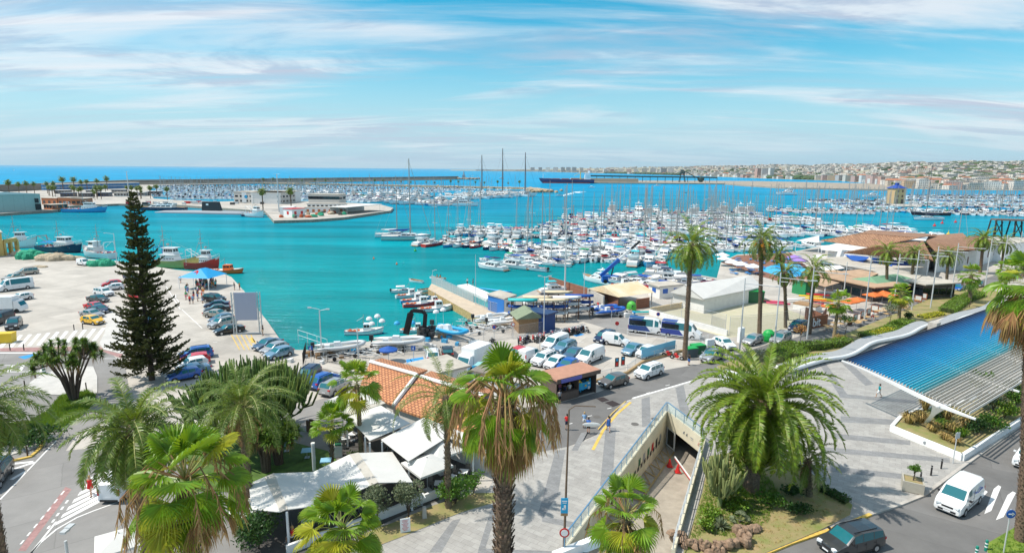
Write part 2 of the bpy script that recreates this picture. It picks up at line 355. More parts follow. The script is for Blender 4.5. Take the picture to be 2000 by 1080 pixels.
random.seed(3)
mp_=g2([(515,358.5),(700,361.3),(800,363.4),(950,366.5),(1040,368.5),(1072,373.5)])
for i in range(len(mp_)-1):
 a,b=Vector(mp_[i]),Vector(mp_[i+1]);n=max(2,int((b-a).length/4))
 for k in range(n):
  p=a.lerp(b,k/n);ml.ell((p.x+random.uniform(-3,3),p.y+random.uniform(-11,11),random.uniform(-.6,.9)),(random.uniform(1.5,3.5),random.uniform(1.5,3),random.uniform(.8,1.9)),6,3,0,jit=.2)
tip=Vector(mp_[-1])
for k in range(60):a=random.uniform(0,6.28);r=random.uniform(0,26);ml.ell((tip.x-8+r*cos(a),tip.y+r*.5*sin(a),random.uniform(-1,1.2)),(2.5,2.5,1.5),6,3,0,jit=.2)
tag(ml.build('inner_mole',mat('mole_rock',(.42,.31,.2),.9,var=.4,vs=.2)), 'low sandy rock mole with palms closing the left marina basin', 'breakwater')
bw=strip([(p[0],p[1]+5)for p in g2([(-400,388),(0,375),(120,369),(250,361.5),(550,356.5),(800,351.5),(893,349.8)])],7,-3,7.2,MB(),0)
pts_=g2([(-400,388),(0,375),(120,369),(250,361.5),(550,356.5),(800,351.5),(893,349.8)])
strip([(p[0],p[1]-1)for p in pts_],4,-3,3,bw,1)
tip=Vector(pts_[-1])
for k in range(50):bw.ell((tip.x+random.uniform(-5,60),tip.y+random.uniform(-12,16),random.uniform(-1,2)),(4,4,3),6,3,2,jit=.2)
bw.box((tip.x+18,tip.y,5),(8,8,12),0,3);bw.tube([(tip.x+18,tip.y,10),(tip.x+18,tip.y,20)],[2,1.4],8,3)
tag(bw.build('breakwater',[mat('breakwater_concrete',(.20,.18,.155),.9,var=.25,vs=.05),mat('breakwater_pale',(.36,.31,.25),.9,var=.2,vs=.1),ROCK,GREY]), 'long dark concrete breakwater wall between marina and open sea', 'breakwater')
COAST=g2([(880,333.4),(1040,335.2),(1200,339),(1340,343),(1440,347),(1560,351),(1640,353.5),(1700,358.5),(1730,363)])+g2([(1760,368),(1850,371),(2000,372),(2500,378)])
pier=g2([(1148,357.3),(1416,359.6),(1455,363),(1534,367.5),(1740,371.5),(1765,371),(1765,367),(1700,359.5),(1600,357.2),(1480,354.8),(1400,354.2),(1148,353.2)])
struct('coal_pier_ground',slab(pier,[],1.0,-4.0,ms=0),[mat('pier_sand',(.31,.265,.21),.9,var=.35,vs=.06)], 'long pale jetty crossing the bay')
def ss(t):t=max(0,min(1,t));return t*t*(3-2*t)
def interp(x,tab):
 if x<=tab[0][0]:return tab[0][1]
 for a,b in zip(tab,tab[1:]):
  if x<=b[0]:return a[1]+(b[1]-a[1])*(x-a[0])/(b[0]-a[0])
 return tab[-1][1]
CY=[(880,333.4),(1040,335.2),(1200,339),(1340,343),(1440,347),(1560,351),(1640,353.5),(1700,358.5),(1760,368),(1850,371),(2000,372),(2500,378),(2900,384)]
TY=[(880,331.8),(1000,331.3),(1100,330),(1200,328.5),(1350,327.5),(1500,325),(1600,325.5),(1700,323.2),(1800,322.2),(1900,321.3),(2000,320),(2500,317),(2900,320)]
def terr(px,t):
 """far hillside: px across the view, t from shore (0) to skyline (1)"""
 s=G(px,interp(px,CY),-1.0);D0=s.y
 D1=D0+min(6000,max(1200,2600))if px>1150 else D0+3000
 Y=D0+(D1-D0)*t**1.25
 r=ray(px,interp(px,TY));top=CH+r.z/r.y*D1
 x=ray(px,interp(px,CY));X=x.x/x.y*Y
 h=-1.2+1.6*min(1,t*12)+max(2,top)*ss(t*1.02)**1.15*(1+.05*sin(px*.05+t*9))
 return Vector((X,Y,h))
NX,NT=130,26
hm=MB();xs=[880+i*(2900-880)/NX for i in range(NX+1)]
V=[terr(x,j/NT)for x in xs for j in range(NT+1)]
for i in range(NX+1):V.append(V[i*(NT+1)+NT]+Vector((0,2500,-60)))
fs=[(i*(NT+1)+j,(i+1)*(NT+1)+j,(i+1)*(NT+1)+j+1,i*(NT+1)+j+1)for i in range(NX)for j in range(NT)]
b0=(NX+1)*(NT+1);fs+=[(i*(NT+1)+NT,(i+1)*(NT+1)+NT,b0+i+1,b0+i)for i in range(NX)]
hm.add(V,fs)
struct('hills',hm,mat('hill_ground',(.40,.34,.27),.9,col2=(.20,.22,.12),vs=.012), 'far coast and hills behind the town')
# -------------- plaza, roads, markings
PL=[(1397,732),(1235,779),(1215,790),(1195,815),(1165,850),(1120,870),(1040,885),(985,900),(950,960),(870,990),(830,1010),(700,1078),(640,1150)]
plaza=g2(PL,PZ)+[(-13,12),(60,12)]+g2([(1380,1128),(1545,1060),(1640,1028),(1700,1004),(1760,984),(1805,966),(1890,903),(2000,824),(2300,640),(2300,540),(1985,578),(1945,590),(1850,618),(1800,645),(1760,655),(1690,672),(1640,698),(1540,712)],PZ)
struct('plaza',slab(plaza,[ramp],PZ,0.0,ms=1),[PAVE,PAVEL], 'grey paved plaza with darker bands')
bands=[[(1253,780),(1269,777),(1271,818),(1212,945),(1195,985),(1170,980),(1184,940),(1253,826)][:0]]
bd=MB()
def bq(pts,z=PZ+.004):bd.sheet([g2(pts,z)],z)
bq([(1253,779),(1269,774),(1271,828),(1254,834)])
bq([(1183,835),(1203,835),(1196,948),(1172,948)])
bq([(1319,757),(1335,752),(1349,815),(1330,813)])
bq([(1642,812),(1790,822),(1790,832),(1642,824)]);bq([(1630,846),(1778,860),(1778,869),(1630,856)])
bq([(1606,872),(1855,894),(1855,903),(1606,882)]);bq([(1580,905),(1762,925),(1762,935),(1580,916)])
bq([(1598,708),(1612,708),(1655,770),(1637,768)]);bq([(1638,703),(1655,704),(1707,750),(1690,753)]);bq([(1637,768),(1655,770),(1790,782),(1790,788),(1640,776)])
bq([(883,1016),(900,1012),(862,1078),(838,1078)]);bq([(962,985),(975,982),(948,1070),(935,1070)]);bq([(935,1070),(1150,1078),(1150,1090),(932,1082)]);bq([(1060,1008),(1150,1024),(1150,1036),(1058,1018)])
bq([(1085,880),(1104,878),(1090,965),(1062,1008),(1050,1006)]);bq([(1135,845),(1148,842),(1128,880),(1116,880)])
struct('plaza_paving_bands',bd,PAVED)
def flat(name,pts,m,z,label=None):
 s=MB();s.sheet([g2(pts,z)],z);return struct(name,s,m,label)
flat('harbour_road',[(1010,905),(1085,880),(1120,868),(1165,849),(1195,814),(1215,789),(1235,778),(1397,731),(1440,722),(1545,706),(1660,690),(1700,662),(1800,622),(1880,585),(1960,552),(2100,520),(2100,500),(1950,535),(1890,556),(1800,583),(1700,617),(1590,650),(1500,672),(1400,705),(1300,722),(1230,740),(1170,765),(1080,790),(980,800),(900,830),(940,900)],ASPH,.012, 'grey asphalt road along the harbour')
flat('boatyard_road',[(1150,590),(1268,625),(1300,628),(1420,655),(1400,668),(1230,655),(1130,625),(1120,600)],ASPHL,.012)
rd=[(-300,690),(0,686),(75,686),(190,683),(222,694),(246,722),(252,760),(235,800),(150,850),(128,880),(300,860),(330,930),(330,1150),(-700,1150),(-700,690)]
flat('left_street',rd,ASPHL,.012, 'pale asphalt street with crossings at lower left')
flat('restaurant_lane',[(250,860),(560,800),(650,772),(760,740),(840,735),(900,760),(900,830),(900,1010),(600,1150),(250,1150)],ASPHL,.008)
av=g2([(1545,1064),(1640,1032),(1700,1008),(1760,988),(1805,970),(1890,907),(2000,828),(2300,645),(2900,645),(2900,1300)],.012)+[(40,8),(20,14)]+g2([(1380,1132)],.012)
s_=MB();s_.sheet([av],.012);struct('avenue',s_,ASPH, 'grey asphalt avenue at lower right')
mk=MB();my=MB();mbv=MB();mpk=MB()
def mq(pts,mb=None,z=.02):(mb or mk).sheet([g2(pts,z)],z)
def ln(a,b,w,mb=None,z=.02):strip(g2([a,b],z),w,None,z,mb or mk)
for i in range(11):
 x0=8+i*17.3+(i*.35);y0=668-i*1.1*1.0
 xb=1+i*18.0;yb=679.5-i*1.35
 xt=22+i*17.9;yt=656-i*1.55
 mq([(xb-2,yb),(xb+5.5,yb),(xt+5,yt),(xt-2,yt)]if i else[(-6,680),(4,680),(26,656),(19,656)],z=.016)
for i in range(7):
 t=i/6;ax,ay=112+t*66,1018-t*87;bx,by=226+t*6,957-t*47
 mq([(ax,ay),(bx,by),(bx+1,by+6.5),(ax-5,ay+8)])
for i in range(4):x=20+i*21;mq([(x-6,724.5),(x+1,724.5),(x+7,714.5),(x+1,714.5)])
mq([(8,713),(82,712.6),(82,713.4),(8,713.8)]);mq([(12,725.5),(84,725),(84,725.9),(12,726.4)])
ln((110,860),(0,975),.14);ln((200,700),(236,700),.12)
ln((60,1080),(110,1018),.15);mq([(0,688),(74,688),(74,690),(0,690)]);
for a,b in(((0,908),(64,901)),((28,915),(68,902)),((22,936),(50,920))):ln(a,b,.35)
for i in range(7):
 t=i/7.;a=(40+t*92,1062-t*112);b=(40+(t+.07)*92,1062-(t+.07)*112);ln(a,b,.12)
for i in range(5):
 t=i/5.;a=(93+t*44,1032-t*62);b=(93+(t+.1)*44,1032-(t+.1)*62);ln(a,b,.16)
strip(g2([(60,1080),(80,1058),(110,1033),(150,1010),(185,996),(230,980)],.02),.15,None,.02,mk)
mq([(35,1075),(50,1075),(140,955),(128,950)],mpk,.016)
mq([(0,679.5),(192,676),(205,681),(240,690),(236,699),(196,685),(75,686.5),(0,686)],mpk,.018)
for i in range(5):ln((452+i*9.5,654),(468+i*9.5,683),.14,my)
mq([(487,660),(492,659),(500,667),(492,670)],my)
strip(g2([(1232,785),(1205,808),(1178,840),(1158,878)],PZ+.01),.30,None,PZ+.012,my);strip(g2([(1222,783),(1196,806),(1168,838)],PZ+.01),.1,None,PZ+.012,my)
strip(g2([(1236,779),(1397,732)],.03),.3,.0,PZ+.02,mk)
for i in range(6):ln((1110+i*38,828-i*15),(1118+i*38,826-i*15),.12)
for x,y,x2,y2 in((908,681,914,694),(975,683,990,691),(1010,700,1030,706),(800,700,812,716),(338,575,352,593),(343,575,344,584),(325,560,352,604),(416,668,424,668),(432,656,440,656),(355,604,395,641),(640,756,660,740),(1055,660,1140,668),(1010,696,1040,702)):ln((x,y),(x2,y2),.12)
mq([(793,702),(826,697),(834,714),(797,720)],mbv);mq([(1119,655),(1134,651),(1142,653),(1126,657)],mbv)
mq([(35,697),(70,690),(80,692),(48,701)],mbv)
for(ax,ay),(bx,by),w in(((1927,1003),(1950,950),9),((1950,1015),(1978,962),10),((1896,994),(1925,960),7)):
 mq([(ax-w*.5,ay),(ax+w,ay-6),(bx+w*.6,by),(bx,by-3),(bx-w,by+4)])
struct('road_markings',mk,LINE);struct('yellow_markings',my,YLINE);struct('blue_markings',mbv,BLINE);struct('pink_cycle_lane',mpk,PINK)
kb=MB();strip(g2([(1380,1130),(1545,1062),(1640,1030),(1700,1006)],0),.28,0,.16,kb,1);strip(g2([(1700,1006),(1760,986),(1805,968),(1890,905),(2000,826),(2300,642)],0),.28,0,.16,kb,0)
struct('kerb',kb,[CONC,YLINE])
k2=MB();strip(g2([(-20,905),(20,902),(60,893),(75,880),(88,862)],0),.3,0,.15,k2,0);struct('kerb_left',k2,[YLINE])
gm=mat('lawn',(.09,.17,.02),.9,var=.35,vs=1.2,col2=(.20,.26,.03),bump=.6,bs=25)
dry=mat('dry_earth',(.36,.25,.14),.95,var=.25,vs=.7,col2=(.17,.21,.05),bump=.4,bs=14)
def raised(name,pts,m,h,label=None,kind='structure',side=None):
 s=slab(g2(pts,h),[],h,0,ms=1);o=s.build(name,[m,side or CONC]);o['kind']=kind
 if label:o['label']=label
 return o
raised('traffic_island',[(60,745),(85,728),(150,715),(182,715),(190,735),(190,765),(186,772),(95,770),(50,760)],PAVEL,.1)
raised('island_lawn',[(95,800),(118,772),(170,762),(187,771),(184,788),(160,812),(118,838),(60,850),(-60,880),(-60,830),(60,822)],gm,.12, 'bright green grass island by the street')
raised('verge',[(-60,880),(60,852),(90,846),(108,852),(88,868),(20,888),(-60,905)],PAVEL,.1)
raised('pavement_left',[(190,630),(208,628),(204,650),(194,670),(202,682),(236,690),(250,690),(250,640),(232,615),(222,600)],PAVEL,.1)
raised('pavement_corner',[(196,900),(215,880),(330,850),(330,870),(232,905)],PAVEL,.1)
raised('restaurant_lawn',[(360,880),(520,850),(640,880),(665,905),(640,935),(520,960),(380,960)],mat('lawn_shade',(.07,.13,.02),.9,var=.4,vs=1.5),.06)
raised('palm_bed',[(1385,890),(1372,960),(1330,1095),(1372,1128),(1545,1058),(1600,1035),(1660,1005),(1665,985),(1600,935),(1560,905),(1450,880)],dry,.22, 'dry earth and grass bed under the big date palm')
raised('roadside_lawn',[(1925,1062),(1980,1030),(2100,950),(2600,1200),(1960,1200)],gm,.14, 'green grass verge at lower right corner')
raised('earth_strip',[(700,1045),(780,1015),(850,985),(930,962),(975,962),(985,975),(900,1000),(790,1045),(700,1080)],dry,.16)
flat('sand_court',[(1262,612),(1463,578),(1560,612),(1590,628),(1500,650),(1418,660)],mat('court_sand',(.50,.455,.35),.95,col2=(.42,.41,.27),var=.4,vs=.8,bump=.3,stain=.2),.014, 'pale worn sand court with weeds')
# -------------- vehicles (length along +X = front)
def paint(name,col,metal=.25):return mat('paint_'+name,col,.28,metal=metal,spec=.6,coat=.6)
PAINT={k:paint(k,c,mt)for k,c,mt in(('white',(.74,.75,.76),0),('silver',(.42,.43,.44),.5),('beige',(.40,.37,.32),.4),('grey',(.16,.17,.18),.4),('black',(.012,.013,.016),.1),('navy',(.012,.03,.085),.2),('blue',(.01,.10,.42),.2),('lightblue',(.16,.30,.42),.4),('red',(.55,.012,.02),0),('yellow',(.80,.44,.01),0),('darkgrey',(.06,.065,.07),.4),('taupe',(.17,.15,.135),.4),('steelblue',(.08,.15,.24),.4))}
BASEP=PAINT['white']
TRIM=mat('car_trim',(.02,.02,.022),.5);LAMP=mat('head_lamp',(.75,.78,.8),.1,spec=.9);TAIL=mat('tail_lamp',(.5,.01,.015),.2);RIM=mat('wheel_rim',(.5,.51,.52),.3,metal=.6);PLATE=mat('number_plate',(.75,.76,.78),.5)
STY={'hatch':(4.0,1.76,[(0,.50,.50,.80, 'b', 'b'),(.03,.66,.66,.92, 'b', 'b'),(.10,.80,.80,.98, 'b', 'b'),(.24,.95,.97,1, 'b', 'b'),(.27,.97,1.0,1, 'b', 'g'),(.42,.98,1.40,1, 'g', 'b'),(.58,.99,1.47,1, 'b', 'b'),(.60,.99,1.47,1, 'g', 'b'),(.80,1.01,1.44,1, 'b', 'b'),(.90,1.02,1.38,.99, 'b', 'g'),(.985,1.0,1.02,.95, 'b', 'b'),(1,.62,.62,.88, 'b', 'b')]), 'sedan':(4.6,1.8,[(0,.48,.48,.80, 'b', 'b'),(.03,.64,.64,.92, 'b', 'b'),(.10,.78,.78,.98, 'b', 'b'),(.24,.91,.92,1, 'b', 'b'),(.27,.93,.95,1, 'b', 'g'),(.40,.95,1.37,1, 'g', 'b'),(.55,.96,1.43,1, 'b', 'b'),(.565,.96,1.43,1, 'g', 'b'),(.71,.98,1.38,1, 'b', 'g'),(.83,.99,1.02,.99, 'b', 'b'),(.97,.98,.98,.94, 'b', 'b'),(1,.6,.6,.86, 'b', 'b')]), 'suv':(4.5,1.86,[(0,.60,.60,.84, 'b', 'b'),(.025,.82,.82,.94, 'b', 'b'),(.08,.95,.95,.98, 'b', 'b'),(.22,1.07,1.08,1, 'b', 'b'),(.25,1.09,1.12,1, 'b', 'g'),(.37,1.10,1.58,1, 'g', 'b'),(.55,1.12,1.66,1, 'b', 'b'),(.57,1.12,1.66,1, 'g', 'b'),(.76,1.14,1.65,1, 'b', 'b'),(.78,1.14,1.65,1, 'g', 'b'),(.90,1.15,1.61,1, 'b', 'g'),(.98,1.12,1.15,.96, 'b', 'b'),(1,.7,.7,.9, 'b', 'b')]), 'wagon':(4.7,1.9,[(0,.52,.52,.82, 'b', 'b'),(.025,.74,.74,.93, 'b', 'b'),(.09,.90,.90,.98, 'b', 'b'),(.20,1.02,1.04,1, 'b', 'b'),(.22,1.04,1.08,1, 'b', 'g'),(.36,1.06,1.58,1, 'g', 'b'),(.52,1.07,1.70,1, 'b', 'b'),(.535,1.07,1.70,1, 'g', 'b'),(.73,1.09,1.68,1, 'b', 'b'),(.745,1.09,1.68,1, 'g', 'b'),(.93,1.10,1.60,.98, 'b', 'g'),(.985,1.06,1.10,.95, 'b', 'b'),(1,.6,.6,.9, 'b', 'b')]), 'smallvan':(4.2,1.8,[(0,.52,.52,.82, 'b', 'b'),(.03,.72,.72,.93, 'b', 'b'),(.10,.90,.90,.98, 'b', 'b'),(.20,1.02,1.05,1, 'b', 'b'),(.22,1.04,1.10,1, 'b', 'g'),(.36,1.06,1.72,1, 'g', 'b'),(.52,1.07,1.84,1, 'b', 'b'),(.75,1.08,1.84,1, 'b', 'b'),(.95,1.08,1.82,1, 'b', 'b'),(.99,1.07,1.72,.98, 'b', 'b'),(1,.6,.6,.96, 'b', 'b')]), 'van':(5.2,1.98,[(0,.60,.60,.84, 'b', 'b'),(.02,.86,.86,.94, 'b', 'b'),(.08,1.04,1.04,.98, 'b', 'b'),(.16,1.18,1.22,1, 'b', 'b'),(.175,1.2,1.28,1, 'b', 'g'),(.31,1.22,1.86,1, 'g', 'b'),(.44,1.23,1.98,1, 'b', 'b'),(.70,1.23,2.0,1, 'b', 'b'),(.96,1.23,1.98,1, 'b', 'b'),(.992,1.2,1.9,.98, 'b', 'b'),(1,.6,.6,.96, 'b', 'b')]), 'minibus':(6.4,2.05,[(0,.62,.62,.84, 'b', 'b'),(.015,.95,.95,.94, 'b', 'b'),(.07,1.2,1.2,.98, 'b', 'b'),(.12,1.38,1.42,1, 'b', 'b'),(.13,1.40,1.50,1, 'b', 'g'),(.22,1.40,2.30,1, 'g', 'b'),(.32,1.38,2.55,1, 'b', 'b'),(.36,1.38,2.58,1, 'g', 'b'),(.90,1.38,2.58,1, 'b', 'b'),(.97,1.38,2.56,1, 'b', 'b'),(.995,1.36,2.48,.98, 'b', 'b'),(1,.7,.7,.96, 'b', 'b')]),}
def make_car(sty,paintm,label,cat,rack=False,cargo=False):
 Lc,Wc,st=STY[sty];w=Wc/2;z0=.22
 t=thing({'hatch':'parked_car', 'sedan':'parked_car', 'suv':'parked_suv', 'wagon':'people_carrier', 'smallvan':'small_van', 'van':'delivery_van', 'minibus':'minibus'}[sty],label,cat)
 B=MB();Gl=MB()
 def ring(s,both=True):
  x,zb,zr,ws,_,_=s;X=Lc/2-x*Lc;W_=w*ws;wr=W_*.96-.16*(zr-zb)-.0;top=zr+.02
  if zr-zb<.12:wr=W_*.93
  h=[(X,W_*.90,z0 if x not in(0,1)else z0+.08),(X,W_,z0+.16),(X,W_*1.0,z0+(zb-z0)*.62),(X,W_*.965,zb),(X,wr,max(zb+.005,zr-.05)),(X,wr*.86,zr+.0),(X,0,top)]
  return h
 rg=[ring(s)for s in st]
 for i in range(len(st)-1):
  a,b=rg[i],rg[i+1];sk,tk=st[i][4],st[i][5]
  for k in range(6):
   isg=(k==3 and sk=='g')or(k==5 and tk=='g')or(k==4 and tk=='g' and False)
   p=[a[k],a[k+1],b[k+1],b[k]]
   if isg and k==5:
    q=[Vector(v)for v in p];mir=[Vector((v.x,-v.y,v.z))for v in q]
    Gl.add(q+mir,[(0,3,2,1),(4,5,6,7)]);continue
   tgt=Gl if isg else B
   tgt.add(p,[(0,3,2,1)]);tgt.add([(v[0],-v[1],v[2])for v in p],[(0,1,2,3)])
  B.add([a[0],b[0],(b[0][0],-b[0][1],b[0][2]),(a[0][0],-a[0][1],a[0][2])],[(0,1,2,3)],1)
 for r,flip in((rg[0],0),(rg[-1],1)):
  vs=r+[(v[0],-v[1],v[2])for v in r[:-1][::-1]];B.add(vs,[tuple(range(len(vs)))if flip else tuple(range(len(vs)-1,-1,-1))])
 xf,xr=Lc*.5-Lc*.19,-Lc*.5+Lc*.20;wr_=.34 if sty in('suv', 'van', 'minibus')else.31
 for X in(xf,xr):
  for s in(-1,1):
   n=14;vs=[(X+(wr_+.07)*cos(pi*k/n*1.16-.25),s*(w*1.0+.006),wr_+(wr_+.07)*sin(pi*k/n*1.16-.25))for k in range(n+1)];B.add(vs,[tuple(range(n+1))],1)
 for s in(-1,1):
  B.box((0,s*(w+.002),.30),(Lc*.42,.02,.12),0,1)
  for xx in(.40,.585,.78)if sty not in('van', 'smallvan')else(.33,.5):
   X=Lc/2-xx*Lc;B.box((X,s*(w+.001),.68),(.016,.01,.66),0,1)
   B.box((X+.12,s*(w+.012),.86),(.16,.02,.03),0,1)
  B.box((Lc/2-(.285 if sty!='minibus' else.17)*Lc,s*(w+.10),(1.03 if sty in('hatch', 'sedan')else 1.2)),(.12,.2,.15),0,0 if sty in('hatch', 'sedan', 'suv')else 1)
 zf=st[2][1]
 B.box((Lc/2-.02,0,z0+.2),(.06,Wc*.62,.16),0,1);B.box((Lc/2-.03,0,zf*.70),(.06,Wc*.40,.13),0,1)
 B.box((-Lc/2-.0,0,z0+.14),(.05,Wc*.80,.14),0,1)
 if sty in('suv', 'wagon')or rack:
  zr=max(s[2]for s in st)+.05
  for s in(-1,1):B.beam((Lc*.12,s*w*.66,zr-.03),(-Lc*.34,s*w*.66,zr-.03),.04,.05,1)
 if sty=='van':
  for k in range(9):B.box((Lc*.12-k*.38,0,2.02),(.05,Wc*.66,.02),0,0)
  for s in(-1,1):B.box((-.55,s*(w+.004),.62),(2.6,.015,.07),0,1);B.box((.0,s*(w*.985),1.3),(.015,.02,1.1),0,1)
 b=B.build('body',[paintm,TRIM],t)
 if cargo:
  pass
 Gl.build('windows',GLASS,t)
 for X in(xf,xr):
  for s in(-1,1):
   wh=MB();wh.tube([(X,s*(w-.20),wr_),(X,s*(w+.015),wr_)],wr_,16);o=wh.build('wheel',BLACK,t)
   rm=MB();rm.tube([(X,s*(w+.0),wr_),(X,s*(w+.03),wr_)],wr_*.62,10);rm.tube([(X,s*(w+.0),wr_),(X,s*(w+.038),wr_)],wr_*.18,8);rm.build('rim',RIM,o)
 for s in(-1,1):
  h=MB();h.box((Lc/2-.10,s*w*.66,st[1][1]*.98),(.26,.34,.15),s*-.35,0);h.build('headlight',LAMP,t)
  if sty in('van', 'minibus', 'smallvan'):h=MB();h.box((-Lc/2+.03,s*w*.90,1.05),(.10,.14,.5));h.build('tail_light',TAIL,t)
  else:h=MB();h.box((-Lc/2+.07,s*w*.78,st[-2][1]*.86),(.2,.30,.16),s*.25);h.build('tail_light',TAIL,t)
 pl=MB();pl.box((Lc/2+.015,0,.42),(.02,.5,.11));pl.build('number_plate',PLATE,t)
 pl=MB();pl.box((-Lc/2-.03,0,.62),(.02,.5,.11));pl.build('number_plate',PLATE,t)
 return t
CARP={}
def car(sty,col,px,py,head,label,cat='car',rack=False,sc=None,z=.012):
 """head: heading in degrees in the world (0 = +X, facing right; 90 = away)"""
 p=G(px,py,z)
 if sty not in CARP:
  o=make_car(sty,PAINT['white'],label,cat);CARP[sty]=o;CARP[sty+'0']=0
  kids(o);[kids(c)for c in o.children]
 if CARP[sty+'0']==0:
  o=CARP[sty];o.location=p;o.rotation_euler=(0,0,R(head));o['label']=label;CARP[sty+'0']=1
  for ch in o.children:
   if ch.name.startswith('body'):
    for sl_ in ch.material_slots:
     if sl_.material.name=='paint_white':sl_.link='OBJECT';sl_.material=PAINT[col]
  if sc:o.scale=(sc,sc,sc)
  o['base']=1
  return o
 src=CARP[sty];c=dup(src,p,R(head),label,cat=cat,sc=sc)
 for ch in c.children:
  if ch.name.startswith('body'):
   s0=ch.material_slots[0];s0.link='OBJECT';s0.material=PAINT[col]
 return c
# -------------- motorcycles
def make_moto(label,m):
 t=thing('motorcycle',label, 'motorcycle')
 f=MB();f.tube([(.5,0,.62),(.15,0,.72),(-.1,0,.55),(-.35,0,.5)],[.05,.16,.15,.07],6);f.ell((.18,0,.82),(.26,.14,.14),8,5);f.box((0,0,.42),(.42,.26,.3));f.build('body',m,t)
 s=MB();s.box((-.32,0,.82),(.62,.24,.1),0,0);s.build('seat',BLACK,t)
 h=MB();h.tube([(.38,-.36,1.05),(.48,-.1,1.02),(.48,.1,1.02),(.38,.36,1.05)],.025,5);h.tube([(.48,0,1.02),(.72,0,.32)],.035,5);h.build('fork',STEEL,t)
 for X in(.72,-.68):
  w_=MB();w_.tube([(X,-.06,.31),(X,.06,.31)],.31,12);o=w_.build('wheel',BLACK,t)
  w_=MB();w_.tube([(X,-.07,.31),(X,.07,.31)],.16,8);w_.build('rim',RIM,o)
 h=MB();h.ell((.60,0,.95),(.1,.11,.11),6,4);h.build('headlight',LAMP,t)
 return t
# -------------- people
SKIN=mat('skin',(.50,.27,.17),.6);HAIRD=mat('hair_dark',(.02,.013,.01),.6);HAIRB=mat('hair_blond',(.42,.26,.10),.6)
def cloth(n,c):return mat('cloth_'+n,c,.8)
CL={n:cloth(n,c)for n,c in(('red',(.65,.02,.02)),('white',(.75,.75,.75)),('blue',(.04,.14,.45)),('cyan',(.02,.42,.45)),('navy',(.015,.02,.06)),('black',(.015,.015,.018)),('pink',(.65,.2,.3)),('orange',(.8,.25,.03)),('lightblue',(.25,.42,.65)),('grey',(.25,.25,.27)),('beige',(.5,.4,.28)),('green',(.05,.3,.12)))}
def skin_mesh(verts,edges,rad,sub=1):
 me=bpy.data.meshes.new('sk');me.from_pydata(verts,edges,[]);o=bpy.data.objects.new('sk',me);C.objects.link(o)
 md=o.modifiers.new('s', 'SKIN');md.use_smooth_shade=True
 me=o.data
 for i,v in enumerate(me.skin_vertices[0].data):v.radius=rad[i]if isinstance(rad[i],tuple)else(rad[i],rad[i]);v.use_root=(i==0)
 if sub:m2=o.modifiers.new('u', 'SUBSURF');m2.levels=sub
 dg=bpy.context.evaluated_depsgraph_get();dg.update()
 out=bpy.data.meshes.new_from_object(o.evaluated_get(dg));bpy.data.objects.remove(o);return out
